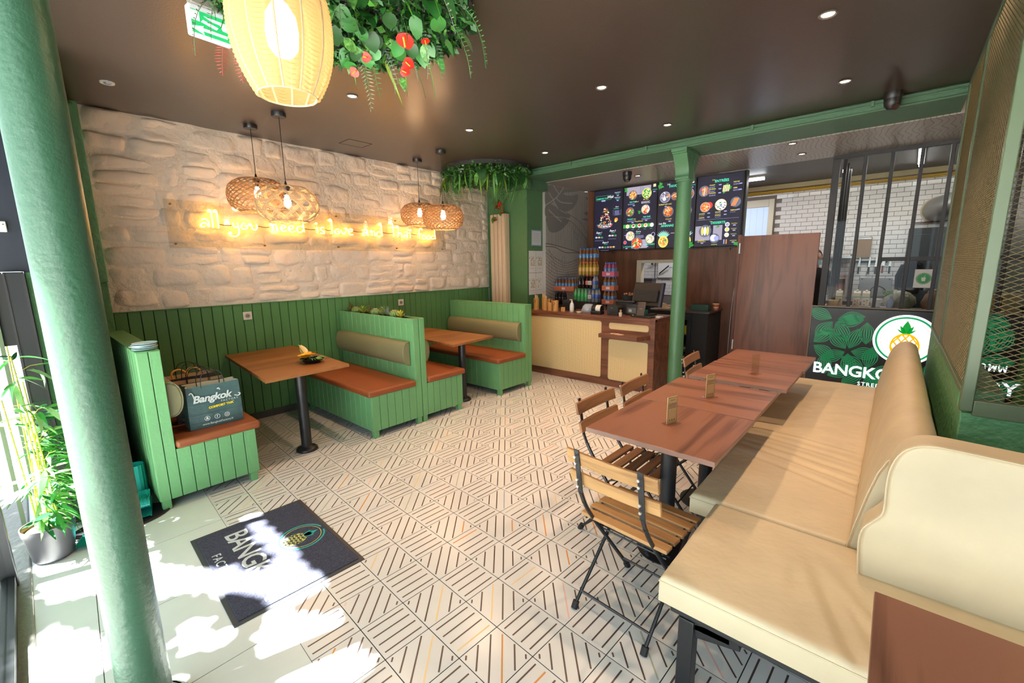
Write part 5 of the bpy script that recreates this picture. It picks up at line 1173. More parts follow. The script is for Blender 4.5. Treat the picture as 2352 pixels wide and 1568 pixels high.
# neon phrase
NEON = [[[1.214,2.048],[1.233,2.062],[1.257,2.06],[1.268,2.041],[1.272,2.016],[1.271,1.991]],[[1.27,1.993],[1.256,2.013],[1.237,2.027],[1.217,2.021],[1.205,2.007],[1.208,1.993],[1.224,1.989],[1.236,1.999]],[[1.292,2.129],[1.276,2.131],[1.28,2.146],[1.296,2.147],[1.301,2.125],[1.302,2.084],[1.302,2.044],[1.302,1.987]],[[1.337,2.13],[1.321,2.131],[1.322,2.144],[1.339,2.148],[1.346,2.128],[1.348,2.087],[1.347,2.041],[1.346,1.984]],[[1.471,2.043],[1.475,2.017],[1.485,1.999],[1.505,2.003],[1.519,2.02]],[[1.513,2.046],[1.516,2.014],[1.519,1.977],[1.515,1.94],[1.495,1.917],[1.466,1.911],[1.438,1.923],[1.431,1.941],[1.439,1.952],[1.45,1.947],[1.444,1.937]],[[1.578,2.042],[1.557,2.035],[1.542,2.013],[1.547,1.992],[1.569,1.985],[1.593,1.997],[1.597,2.016],[1.583,2.021],[1.574,2.009]],[[1.626,2.023],[1.613,2.025],[1.614,2.036],[1.63,2.037],[1.637,2.016],[1.645,1.989],[1.665,1.984],[1.682,1.999],[1.683,2.037]],[[1.825,2.037],[1.809,2.036],[1.805,2.047],[1.821,2.051],[1.83,2.034],[1.828,1.984]],[[1.83,2.029],[1.853,2.047],[1.871,2.037],[1.874,1.983]],[[1.915,2.011],[1.943,2.012],[1.965,2.027],[1.952,2.041],[1.926,2.034],[1.914,2.008],[1.927,1.985],[1.949,1.981],[1.972,1.99]],[[1.994,2.009],[2.022,2.007],[2.045,2.026],[2.032,2.044],[2.005,2.035],[1.991,2.009],[2.006,1.983],[2.031,1.977],[2.058,1.989]],[[2.149,2.037],[2.12,2.044],[2.089,2.031],[2.08,2.001],[2.098,1.979],[2.125,1.983],[2.149,2.008]],[[2.128,2.1],[2.115,2.117],[2.119,2.132],[2.143,2.131],[2.146,2.102],[2.15,2.055],[2.155,1.984]],[[2.29,2.036],[2.304,2.032],[2.305,1.978]],[[2.381,2.04],[2.354,2.041],[2.337,2.024],[2.354,2.009],[2.379,2.0],[2.376,1.98],[2.348,1.976],[2.333,1.98]],[[2.468,2.12],[2.449,2.122],[2.448,2.135],[2.468,2.136],[2.475,2.11],[2.474,2.051],[2.472,1.975]],[[2.556,2.034],[2.523,2.028],[2.505,2.003],[2.519,1.98],[2.548,1.98],[2.565,1.999],[2.55,2.011],[2.534,1.999]],[[2.577,2.026],[2.596,1.997],[2.614,1.977],[2.637,2.005],[2.656,2.033],[2.649,2.05],[2.634,2.046],[2.636,2.032]],[[2.671,2.007],[2.705,2.012],[2.726,2.03],[2.708,2.043],[2.681,2.031],[2.671,2.003],[2.691,1.98],[2.729,1.978]],[[2.865,2.033],[2.894,2.048],[2.917,2.039],[2.924,2.007],[2.932,1.976]],[[2.924,1.979],[2.898,2.003],[2.871,2.005],[2.856,1.987],[2.868,1.975],[2.888,1.981]],[[2.967,2.013],[2.961,2.03],[2.981,2.035],[2.983,2.006],[2.98,1.974]],[[2.984,2.017],[3.009,2.029],[3.024,2.008],[3.025,1.972]],[[3.113,2.019],[3.08,2.029],[3.049,2.009],[3.051,1.98],[3.083,1.967],[3.114,1.986]],[[3.107,2.109],[3.086,2.115],[3.092,2.13],[3.117,2.128],[3.119,2.085],[3.122,2.034],[3.126,1.976]],[[3.285,2.13],[3.289,2.064],[3.3,1.975]],[[3.238,2.089],[3.282,2.087],[3.326,2.094]],[[3.367,2.094],[3.342,2.093],[3.343,2.11],[3.368,2.109],[3.366,2.053],[3.358,1.97]],[[3.363,2.007],[3.394,2.028],[3.415,2.01],[3.417,1.968]],[[3.458,2.034],[3.496,2.047],[3.509,2.021],[3.505,1.967]],[[3.505,1.975],[3.474,2.001],[3.448,1.996],[3.445,1.977],[3.473,1.974]],[[3.528,2.033],[3.547,2.03],[3.547,1.969]],[[3.747,2.078],[3.74,2.097],[3.71,2.092],[3.7,2.06],[3.702,1.965]],[[3.666,2.02],[3.701,2.029],[3.735,2.023]],[[3.795,2.017],[3.759,2.008],[3.747,1.98],[3.771,1.961],[3.807,1.97],[3.811,1.99],[3.783,1.993]],[[3.871,2.016],[3.835,2.007],[3.821,1.982],[3.847,1.963],[3.884,1.971],[3.885,1.99],[3.86,1.994]],[[3.954,2.007],[3.917,2.01],[3.9,1.985],[3.915,1.967],[3.957,1.975]],[[3.959,2.108],[3.963,2.048],[3.972,1.967]]]
DOTS = [[2.296, 2.081], [3.524, 2.071], [3.559, 2.068]]
ne = thing('neon_sign', 'glowing yellow neon phrase in handwriting on the stone wall', 'neon sign', (-4.93, 2.6, 2.0))
NM = emis('neon_yellow', (1, .47, .06), 19)
words = [('all',0,4),('you',4,8),('need',8,14),('is',14,16),('love',16,20),('and',20,26),('thaï',26,34),('food',34,40)]
k = 0
for nm, a, b in words:
    mb = MB()
    for st in NEON[a:b]:
        mb.tube(spline([(0, p[0]-2.6, p[1]-2.0) for p in st], 5), .006, 7)
    for i, d in enumerate(DOTS):
        if (nm == 'is' and i == 0) or (nm == 'thaï' and i > 0): mb.lathe([(0,-.013),(.010,-.008),(.013,0),(.010,.008),(0,.013)], 10, (0, d[0]-2.6, d[1]-2.0))
    mb.build('neon_word', NM, ne)
WB = mat('neon_lead', (.10,.05,.01), .5)
for a, b in ((1.36,1.46),(1.70,1.80),(2.16,2.28),(2.40,2.46),(2.74,2.85),(3.14,3.28),(3.57,3.68)):
    MB().tube([(-.004,a-2.6,.02),(-.006,(a+b)/2-2.6,.012),(-.004,b-2.6,.015)],.004,6).build('lead', WB, ne)
t = thing('acrylic_backboard', 'long clear acrylic board behind the neon phrase, screwed to the stones', 'board', (-4.955, 2.55, 2.0))
MB().box(-.0,.005,-1.60,1.62,-.21,.22).build('sheet', ACRYL, t, smooth=False)
for yy in (-1.55,-.8,0,.8,1.57):
    for zz in (-.17,.18): MB().cyl((-.02,yy,zz),(.008,yy,zz),.008,n=10).build('standoff', mat('brass_screw',(.3,.15,.05),.4,.6), t)
# ================================================================ LAMPS
WARM = (1, .65, .40)
SPOTE = emis('spot_glow', (1, .80, .58), 14)
def spot(label, x, y, z=CZ, en=34, col=WARM, on=True):
    t = thing('recessed_spotlight', label, 'spotlight', (x, y, z))
    MB().lathe([(.034,0),(.044,-.001),(.046,-.005),(.040,-.009),(.032,-.004),(.032,.0)], 24).build('trim_ring', mat('spot_ring', (.10,.085,.075), .4), t)
    MB().lathe([(0,-.003),(.030,-.003),(.031,0)], 20).build('lens', SPOTE, t)
    lightobj('spot_lamp', 'SPOT', (0,0,-.02), en, col, t, spot_size=math.radians(118), spot_blend=.9, shadow_soft_size=.035)
    return t
SP = [('glowing ceiling spotlight nearest the camera, top right', -.424, 3.08, 50), ('glowing ceiling spotlight by the black camera, right side', -.437, 4.254, 40),
      ('glowing ceiling spotlight middle of the dark ceiling, upper row centre', -1.81, 3.102, 40), ('glowing ceiling spotlight just before the column capital', -1.803, 4.334, 40),
      ('glowing ceiling spotlight between the far pendants and the beam', -3.278, 4.344, 40), ('glowing ceiling spotlight above the middle booths', -3.281, 3.123, 40),
      ('ceiling spotlight right of the large glass-fibre lamp', -3.303, 1.91, 40)]
for l, x, y, e in SP: spot(l, x, y, en=e*SPOTK*(1.3 if x < -3 else 1))
for l, x, y in (('spotlight in the printed ceiling left of the menus', -2.867, 5.948), ('front one of two spotlights in the printed ceiling right of the column', -.959, 5.537), ('rear one of two spotlights in the printed ceiling right of the column', -.96, 6.144)):
    spot(l, x, y, 2.8, en=16*SPOTK)
# rows of spots continue over the camera's head (unseen, the room's own lamps)
for x in (-.43, -1.81): lightobj('spot_lamp', 'SPOT', (x, 1.86, 2.88), 40*SPOTK, WARM, None, spot_size=math.radians(118), spot_blend=.9, shadow_soft_size=.035)
# big woven glass-fibre lamp
BL = Vector((-1.652, .712, 2.385)); BR = .160
t = thing('pendant_lamp', 'large cream ribbed barrel lamp hanging near the camera', 'lamp', BL)
fib = bpy.data.materials.new('ribbed_resin_shade'); fib.use_nodes = True; nt = fib.node_tree; nt.nodes.clear()
o_ = _n(nt,'ShaderNodeOutputMaterial'); mx = _n(nt,'ShaderNodeMixShader'); mx.inputs[0].default_value = .30; df = _n(nt,'ShaderNodeBsdfDiffuse'); tl = _n(nt,'ShaderNodeBsdfTranslucent'); df.inputs[0].default_value = (.62,.46,.25,1); tl.inputs[0].default_value = (.85,.62,.30,1)
tr = _n(nt,'ShaderNodeBsdfTransparent'); m2 = _n(nt,'ShaderNodeMixShader'); m2.inputs[0].default_value = .25
nt.links.new(df.outputs[0], mx.inputs[1]); nt.links.new(tl.outputs[0], mx.inputs[2]); nt.links.new(mx.outputs[0], m2.inputs[1]); nt.links.new(tr.outputs[0], m2.inputs[2]); nt.links.new(m2.outputs[0], o_.inputs[0])
MATS['fib'] = fib
def barrel(v):    # v 0 bottom .. 1 top
    a = abs(v-.55)/.55 if v < .55 else (v-.55)/.45
    return BR*(1-.40*a**2.3)
nseg, nv = 12, 150
mb = MB(); nu = nseg*8
for i in range(nv+1):
    v = i/nv; r0 = barrel(v); z = -.20+.40*v
    for j in range(nu):
        a = 2*PI*j/nu; ph = (j % 8)/8; lobe = -.008*(abs(math.sin(PI*ph))**.6)*-1
        rp_ = .0032*math.sin(2*PI*(v*30 + 1.6*abs(ph-.5)*2*0 + 2.2*math.cos(PI*(ph-.5))*.5))
        r_ = r0*(.955) + lobe*1.1 + rp_
        mb.v.append((r_*math.cos(a), r_*math.sin(a), z))
for i in range(nv):
    for j in range(nu): a = i*nu+j; b = i*nu+(j+1) % nu; mb.f.append((a, b, b+nu, a+nu)); mb.m.append(0)
mb.build('shade', fib, t, angle=80)
for k in range(nseg):
    a = 2*PI*k/nseg
    MB().tube([(barrel(i/14)*.965*math.cos(a), barrel(i/14)*.965*math.sin(a), -.20+.40*i/14) for i in range(15)], .0035, 6).build('rib', mat('cream_resin_rib', (.75,.62,.40), .4), t)
MB().tube([(barrel(0)*.965*math.cos(2*PI*i/36), barrel(0)*.965*math.sin(2*PI*i/36), -.20) for i in range(36)], .003, 6, closed=True).build('bottom_ring', mat('cream_resin_rib', (.75,.62,.40), .4), t)
MB().lathe([(0,-.075),(.03,-.07),(.047,-.045),(.052,.0),(.047,.05),(.03,.08),(.018,.095),(0,.095)], 18).build('bulb', emis('lamp_bulb', (1,.80,.52), 14), t)
MB().cyl((0,0,.09),(0,0,.15),.02,n=12).cyl((0,0,.15),(0,0,.48),.004,n=8).build('socket', BLACK, t)
lightobj('bulb_light', 'POINT', (0,0,-.11), .7, (1,.72,.42), t, shadow_soft_size=.05)
# rattan pendants
def woven(label, x, y, z, R, Hh, style, col, nb=20):
    t = thing('pendant_lamp', label, 'lamp', (x, y, z)); m = mat('rattan_'+style, col, .55)
    def rad(v):   # v -1..1
        return R*(1-abs(v)**2.6)**.42*.58 + R*.42*(1-abs(v)**4*.25)
    def P(a, v): r = .42*R + .58*R*(1-abs(v)**2.4)**.5; return (r*math.cos(a), r*math.sin(a), v*Hh/2)
    for v in (-.95, -.45, .1, .55, .95):
        MB().tube([P(2*PI*i/36, v) for i in range(36)], .0032 if abs(v) < .9 else .005, 6, closed=True).build('hoop', m, t)
    for i in range(nb):
        for s in (1, -1):
            strands = 3 if style == 'open' else 2
            mb = MB()
            for q in range(strands):
                off = (q-(strands-1)/2)*.055*(1 if style == 'open' else .9)
                pts = [P(2*PI*i/nb + off + s*(vv+.97)*(.62 if style == 'open' else 1.05), vv) for vv in [-.97+1.94*k/12 for k in range(13)]]
                mb.tube(pts, .0030 if style == 'open' else .0024, 4, caps=False)
            tag(mb.build('weave_band', m, t), kind='stuff')
    MB().lathe([(0,-.055),(.016,-.052),(.027,-.035),(.030,-.01),(.025,.02),(.016,.045),(.012,.06),(0,.06)], 16, (0,0,.03)).build('bulb', emis('rattan_bulb', (1,.78,.50), 26), t)
    MB().lathe([(.014,.085),(.016,.11),(.03,Hh/2-.01),(.035,Hh/2),(.012,Hh/2+.02),(.006,Hh/2+.05),(0,Hh/2+.05)], 14).build('socket', BLACK, t)
    MB().cyl((0,0,Hh/2+.04),(0,0,CZ-z-.03),.0032,n=6).build('cord', BLACK, t)
    MB().lathe([(0,CZ-z-.035),(.055,CZ-z-.035),(.058,CZ-z-.03),(.058,CZ-z-.001),(0,CZ-z-.001)], 24).build('ceiling_rose', BLACK, t)
    lightobj('bulb_light', 'POINT', (0,0,-.045), 9, (1,.55,.25), t, shadow_soft_size=.03)
woven('dark woven rattan pendant, rear one of the pair nearest the entrance', -4.615, 1.617, 2.27, .255, .30, 'dense', (.34,.18,.075), 24)
woven('pale open-ribbed rattan pendant, front one of the pair nearest the entrance', -4.101, 1.671, 2.145, .255, .30, 'open', (.48,.33,.18), 12)
woven('amber woven rattan pendant, rear one of the farther pair', -4.62, 3.49, 2.235, .235, .27, 'dense', (.34,.18,.075), 24)
woven('brown woven rattan pendant, front one of the farther pair', -4.086, 3.424, 2.155, .235, .28, 'dense', (.34,.18,.075), 24)
# kitchen tube lights
TUBE = emis('tube_white', (.92,.97,1), 14)
for (x0, y0, x1, y1, l) in ((-2.2,7.42,-1.60,7.44,'white tube light over the kitchen behind the last menu screen'), (.065,6.75,.085,8.0,'white tube light on the kitchen ceiling seen through the glass')):
    cx, cy = (x0+x1)/2, (y0+y1)/2; t = thing('tube_light', l, 'tube light', (cx, cy, 2.84))
    MB().bar((x0-cx,y0-cy,-.015),(x1-cx,y1-cy,-.015),.06,.03).build('fitting', WHITE, t); MB().cyl((x0-cx,y0-cy,-.055),(x1-cx,y1-cy,-.055),.018,n=12).build('tube', TUBE, t)
lightobj('kitchen_light', 'AREA', (-.3, 7.6, 2.78), 27, (1,.93,.86), None, shape='RECTANGLE', size=2.4, size_y=.25)
lightobj('kitchen_light', 'AREA', (-2.6, 7.6, 2.78), 34, (.93,.95,1), None, shape='RECTANGLE', size=1.4, size_y=.25)
lightobj('side_room_lamp', 'POINT', (1.3, 4.2, 2.5), 22, (1,.62,.30), None, shadow_soft_size=.1)
# ================================================================ PLANTS
def gm(n, c, r=.45, **k): return mat('leaf_'+n, c, r, **k)
G1, G2, G3, G4 = gm('deep',(.012,.065,.012)), gm('mid',(.024,.13,.024)), gm('light',(.06,.22,.02)), gm('yellowgreen',(.20,.30,.02))
RF, YS, GY = mat('anthurium_red',(.55,.02,.012),.3), mat('spadix_yellow',(.75,.38,.02),.5), gm('silver',(.14,.20,.13))
def leaf_mesh(name, L, W, droop, m, heart=False, n=6, fold=.15):
    mb = MB()
    for i in range(n+1):
        t_ = i/n
        if heart: w_ = W*(math.sin(PI*min(1, .18+.82*t_))**.8)*(1 if t_ > .02 else .9)
        else: w_ = W*math.sin(PI*t_**.75)**.9
        x = L*t_; z = -droop*L*t_*t_
        for s in (-1, 0, 1): mb.v.append((x*(1 if s == 0 else .98), s*w_, z + (abs(s))*w_*fold))
    for i in range(n):
        for j in range(2): a = i*3+j; mb.f.append((a, a+3, a+4, a+1)); mb.m.append(0)
    return mb.mesh(name, m, angle=80)
def frond_mesh(name, L, m, n=16, w=.045, droop=.9):
    mb = MB()
    def C(t_): return Vector((L*t_*(1-.25*t_), 0, -droop*L*t_*t_))
    for i in range(1, n):
        t_ = i/n; c = C(t_); ww = w*math.sin(PI*(.12+.86*t_))**.7
        for s in (-1, 1):
            mb.add([tuple(c+Vector((-.006,0,0))), tuple(c+Vector((.006,s*ww*.5,.003))), tuple(c+Vector((.012,s*ww,-.004))), tuple(c+Vector((.010,s*ww*.45,0)))], [(0,1,2,3)])
    mb.tube([C(i/8) for i in range(9)], .0015, 4)
    return mb.mesh(name, m, angle=80)
def put(me, name, parent, loc, rot, s=1):
    o = bpy.data.objects.new(name, me); COL.objects.link(o); o.parent = parent; o.location = loc; o.rotation_euler = rot; o.scale = (s, s, s); return o
BIG = [leaf_mesh('heart_leaf', .13, .055, .35, m, True) for m in (G2, G1, gm('fresh',(.04,.20,.04),.3))]
VAR = leaf_mesh('croton_leaf', .15, .035, .3, mat('croton_leaf_mix',(.10,.28,.06),.35,var=.9,vscale=30))
FR = [frond_mesh('fern_frond', .26, m) for m in (G2, gm('fern',(.04,.13,.025)), GY)]
BLADE = [leaf_mesh('blade', .24, .008, .8, m) for m in (G3, G2, G4)]
FLOW = leaf_mesh('anthurium_petal', .075, .038, .15, RF, True)
SPX = MB().tube([(.012,0,.008),(.03,0,.016),(.045,0,.022)], .0045, 6).mesh('spadix', YS)
def fluff(c, R, n, zs, mats_, seed, size=.035, inner=0, name='small_foliage', parent=None, ell=(1,1)):
    r_ = random.Random(seed); mb = MB()
    for i in range(n):
        a, q = r_.uniform(0, 2*PI), R*math.sqrt(r_.uniform(inner, 1)); e = q/R
        P = Vector((q*math.cos(a)*ell[0], q*math.sin(a)*ell[1], -r_.uniform(.005, zs)*(1-.55*e**4)))
        d = Vector((r_.uniform(-1,1), r_.uniform(-1,1), r_.uniform(-1,.15))).normalized(); s = d.cross(Vector((r_.uniform(-1,1), r_.uniform(-1,1), r_.uniform(-1,1)))).normalized()
        L = size*r_.uniform(.6, 1.5); W = L*r_.uniform(.16, .34)
        mb.add([tuple(P), tuple(P+d*L*.5+s*W), tuple(P+d*L), tuple(P+d*L*.5-s*W)], [(0,1,2,3)], r_.randrange(len(mats_)))
    o = mb.build(name, mats_, parent, smooth=False); o['kind'] = 'stuff'; return o
def canopy(label, x, y, R, zs, n, seed, dens=1.0, ell=(1,1)):
    t = thing('hanging_greenery', label, 'plant', (x, y, CZ)); r_ = random.Random(seed)
    MB().lathe([(0,-.01),(R*.97,-.01),(R*.97,-.05),(R,-.055),(R,-.002),(0,-.002)], 48).build('round_backing', BLACKM, t).scale = (ell[0], ell[1], 1)
    fluff(None, R, n, zs, [G1, G2, G3, gm('dark',(.008,.05,.01)), G2], seed, .04, parent=t, ell=ell)
    fluff(None, R, n//5, zs*1.1, [gm('plum',(.12,.04,.12)), GY, G3], seed+1, .02, parent=t, name='tiny_buds', ell=ell)
    return t, r_
t, r_ = canopy('large round hanging garden of ferns and red anthuriums beside the big lamp', -2.17, 1.26, .62, .14, 5200, 4)
C0 = Vector((-2.17, 1.26))
camdir = (Vector((0,0)) - C0).normalized()
def at(x, y, z): return (x-C0.x, y-C0.y, z-CZ)
for i in range(46):     # mixed leaves over the underside
    a, q = r_.uniform(0, 6.28), .60*math.sqrt(r_.random()); me = r_.choice(BIG+[VAR])
    put(me, 'large_leaf', t, (q*math.cos(a), q*math.sin(a), -.10-.05*r_.random()), (r_.uniform(-.5,.5), r_.uniform(.2,.9), a+r_.uniform(-.6,.6)), r_.uniform(.6,1.0))
for i in range(30):
    a, q = r_.uniform(0, 6.28), .55*math.sqrt(r_.random()); put(r_.choice(FR), 'fern_frond', t, (q*math.cos(a), q*math.sin(a), -.08), (0, r_.uniform(-.1,.4), a+r_.uniform(-.8,.8)), r_.uniform(.7,1.05))
for i in range(16):
    a, q = r_.uniform(0, 6.28), .50*math.sqrt(r_.random()); put(r_.choice(BLADE), 'grass_blade', t, (q*math.cos(a), q*math.sin(a), -.08), (r_.uniform(-.3,.3), r_.uniform(.0,.6), a+r_.uniform(-.7,.7)), r_.uniform(.7,1.2))
# the anthurium sprays at the far edge, turned to the room
FL = [(-1.898, 1.387, 2.7), (-2.257, 1.38, 2.7), (-2.42, 1.441, 2.7), (-2.13, 1.555, 2.7), (-2.242, 1.61, 2.7), (-1.864, 1.49, 2.7)]
LV = [(-1.975, 1.102, 2.73, 0), (-2.048, 1.16, 2.73, 0), (-2.055, 1.309, 2.73, 1), (-2.057, 1.363, 2.73, 1), (-2.197, 1.249, 2.73, 3), (-2.258, 1.305, 2.73, 3), (-2.246, 1.342, 2.73, 1), (-2.252, 1.4, 2.73, 2), (-2.18, 1.429, 2.73, 2), (-2.42, 1.407, 2.73, 2), (-2.11, 1.495, 2.73, 2), (-2.035, 1.465, 2.73, 2), (-1.994, 1.516, 2.73, 1), (-1.962, 1.558, 2.73, 3), (-2.148, 1.158, 2.73, 1), (-2.043, 1.256, 2.73, 0), (-1.851, 1.286, 2.73, 1), (-1.727, 1.449, 2.73, 2), (-1.786, 1.395, 2.73, 0)]
def facing(me, name, parent, P, spin, s=1, tilt=.0):
    q = (Vector((.6,-.45,-.55))+Vector((r_.uniform(-.4,.4), r_.uniform(-.4,.4), r_.uniform(-.3,.3)))*(1+tilt)).to_track_quat('Z','Y') @ Matrix.Rotation(spin, 4, 'Z').to_quaternion()
    o = put(me, name, parent, at(*P), (0,0,0), s); o.rotation_euler = q.to_euler(); return o
for i, (x, y, z, k) in enumerate(LV): facing((BIG+[VAR])[k], 'large_leaf', t, (x, y, z), r_.uniform(-2.4,-.7), r_.uniform(.55,.75))
for i, P in enumerate(FL):
    o = facing(FLOW, 'anthurium_flower', t, P, (-1.6,-.2,-2.6,-.6,-.3,-1)[i], (1.15,.7,.75,.85,.75,.6)[i]); put(SPX, 'spadix', o, (0,0,0), (0,0,0))
    A = at(*P); MB().tube([A, (A[0]+.005, A[1]-.005, -.06)], .0018, 5).build('stem', G1, t)
for (x, y, z, a) in ((-2.86,.99,2.80,2.8),(-2.88,.93,2.82,3.1)): put(frond_mesh('red_frond', .20, mat('dusty_red_fern',(.35,.05,.04),.6), 12, .04, .5), 'red_fern', t, at(x, y, z), (0,.3,a), 1)
t, r_ = canopy('round hanging greenery around the top of the green pier beyond the pendants', -4.40, 4.50, .62, .22, 4200, 9)
C0 = Vector((-4.40, 4.50))
for i in range(80):
    a = r_.uniform(-2.6, .9); q = r_.uniform(.35,.60); me = r_.choice(BLADE+[BLADE[0], FR[0], FR[1], VAR] + BIG[:2])
    put(me, 'hanging_leaf', t, (q*math.cos(a), q*math.sin(a), -.10-.06*r_.random()), (r_.uniform(-.3,.3), r_.uniform(.5,1.3), a+r_.uniform(-.7,.7)), r_.uniform(.8,1.5))
for i in range(9):
    a = -2.5+i*.08; put(leaf_mesh('yellow_blade', .22, .02, .5, G4) if i == 0 else YB, 'yellow_leaf', t, (.56*math.cos(a), .56*math.sin(a), -.10), (r_.uniform(-.3,.3), .7, a+r_.uniform(-.4,.4)), 1) if False else None
YB = leaf_mesh('yellow_blade', .20, .02, .5, G4)
for i in range(9): a = -2.55+i*.06; put(YB, 'yellow_leaf', t, (.56*math.cos(a), .56*math.sin(a), -.10), (r_.uniform(-.3,.3), .5+.08*i, a+r_.uniform(-.5,.5)), 1)
for (dx, dy, dz) in ((-.28,.50,-.42),(-.24,.46,-.46),(-.20,.50,-.52),(-.30,.46,-.62),(-.22,.48,-.38)):
    o = put(FLOW, 'anthurium_flower', t, (dx+.05, dy-.05, dz), (r_.uniform(-.5,.5), r_.uniform(.3,1), r_.uniform(-2,-.4)), .9); put(SPX, 'spadix', o, (0,0,0), (0,0,0))
    put(BIG[2], 'large_leaf', t, (dx+.04, dy-.04, dz+.03), (r_.uniform(-.5,.5), r_.uniform(.5,1.2), r_.uniform(-2.4,-.4)), .8)
# bamboo in a grey pot
t = thing('potted_bamboo', 'leafy artificial bamboo in a grey pot at the left edge by the glass', 'plant', (-3.43, -.080, .012))
MB().lathe([(0,0),(.082,0),(.086,.01),(.104,.155),(.108,.16),(.112,.20),(.106,.20),(.100,.165),(0,.165)], 32).build('pot', mat('grey_plastic_pot', (.045,.045,.052), .4), t)
MB().lathe([(.100,.165),(.07,.178),(.0,.182)], 24).build('moss', mat('straw_moss', (.38,.26,.08), .9, bump=1, bscale=80, var=.4, vscale=40), t)
rb = random.Random(21); CANE_ = mat('bamboo_stem', (.42,.42,.05), .4)
BLV = [leaf_mesh('bamboo_leaf', .135, .011, d, m, n=5) for d, m in ((.25, mat('bamboo_leaf_bright',(.12,.45,.06),.4)), (.5, mat('bamboo_leaf_green',(.05,.30,.05),.4)), (.1, mat('bamboo_leaf_dark',(.02,.14,.04),.4)), (.6, mat('bamboo_leaf_pale',(.30,.55,.20),.4)))]
cnt = 0
for k in range(7):
    a = k*.9; bx, by = .045*math.cos(a), .045*math.sin(a); top = (.72, 1.15, 1.02, .84, 1.20, .60, .95)[k]; lx, ly = rb.uniform(-.05,.09), rb.uniform(-.04,.05)
    pts = spline([(bx,by,.17),(bx+lx*.3,by+ly*.3,top*.45),(bx+lx,by+ly,top)],5); MB().tube(pts,[.006-.003*i/len(pts) for i in range(len(pts))],7).build('cane', CANE_, t)
    for nd in (.25,.45,.65,.85): p = pts[int(nd*(len(pts)-1))]; MB().lathe([(.004,-.004),(.0085,0),(.004,.004)],8,tuple(p)).build('node', CANE_, t)
    for q in range(6):
        f_ = .28+.72*(q+rb.random()*.7)/6; p = pts[min(len(pts)-1, int(f_*(len(pts)-1)))]; an = rb.uniform(0,6.28); L = rb.uniform(.05,.12)
        if math.sin(an) < -.2: an = -an
        e = Vector((p.x+L*math.cos(an), p.y+L*math.sin(an), p.z+rb.uniform(.02,.07))); MB().tube([p, (p+e)/2+Vector((0,0,.015)), e], .0016, 5).build('twig', CANE_, t)
        for h in range(6):
            if cnt > 285: break
            s_ = p.lerp(e, .35+.65*h/4); az = an+rb.uniform(-1.2,1.2)
            put(rb.choice(BLV), 'leaf', t, s_, (rb.uniform(-.6,.6), rb.uniform(-.45,.5), az), rb.uniform(.75,1.35)); cnt += 1
# black tray, folded teal cloths
t = thing('round_tray', 'flat black oval tray on the pale tiles holding the folded teal strips', 'tray', (-3.58, .235, .0)); mb = MB().lathe([(0,0),(.235,0),(.245,.006),(.24,.014),(.225,.010),(0,.008)], 40); mb.v = [(x*.62, y*1.0, z) for x, y, z in mb.v]; mb.build('tray', mat('black_rubber',(.015,.015,.017),.5), t)
TEAL = mat('teal_ribbed_plastic', (.01,.30,.27), .3)
def ribbed(label, x, y, rz, W, turns):
    t = thing('folded_strip', label, 'strip', (x, y, .012), rz)
    path = spline([(0,-.10,.01),(0,.0,.008),(0,.10,.012),(0,.125,.035),(0,.10,.06),(0,.0,.055),(0,-.07,.06),(0,-.09,.085),(0,-.05,.11),(0,.03,.10),(0,.08,.12)][:turns], 5)
    n = 22
    mb = MB()
    for p in path:
        for i in range(n*2+1): mb.v.append((-W/2+W*i/(2*n), p.y, p.z+(.0035 if i % 2 else 0)))
    for a in range(len(path)-1):
        for i in range(2*n): q = a*(2*n+1)+i; mb.f.append((q, q+1, q+2*n+2, q+2*n+1)); mb.m.append(0)
    mb.build('ribbed_sheet', TEAL, t, smooth=False); MB().tube([(-W/2,p.y,p.z) for p in path],.003,5).tube([(W/2,p.y,p.z) for p in path],.003,5).build('hem', TEAL, t)
ribbed('folded teal ribbed plastic strip beside the nearest booth foot', -3.60, .30, math.radians(80), .16, 11)
ribbed('flat teal ribbed plastic piece on the black tray near the big column', -3.47, .075, math.radians(70), .10, 5)
t = thing('rolled_strip', 'rolled teal ribbed plastic standing behind the folded strip', 'roll', (-3.745, .345, .002)); mb = MB()
for i in range(28): a, b = 2*PI*i/28, 2*PI*(i+1)/28; r0 = .05+(.004 if i % 2 else 0); mb.add([(r0*math.cos(a),r0*math.sin(a),0),(.05*math.cos(b),.05*math.sin(b),0),(.05*math.cos(b),.05*math.sin(b),.30),(r0*math.cos(a),r0*math.sin(a),.30)],[(0,1,2,3)])
mb.build('roll', TEAL, t, smooth=False); MB().lathe([(.048,.30),(.03,.296),(.03,.27)],20).build('core', TEAL, t)
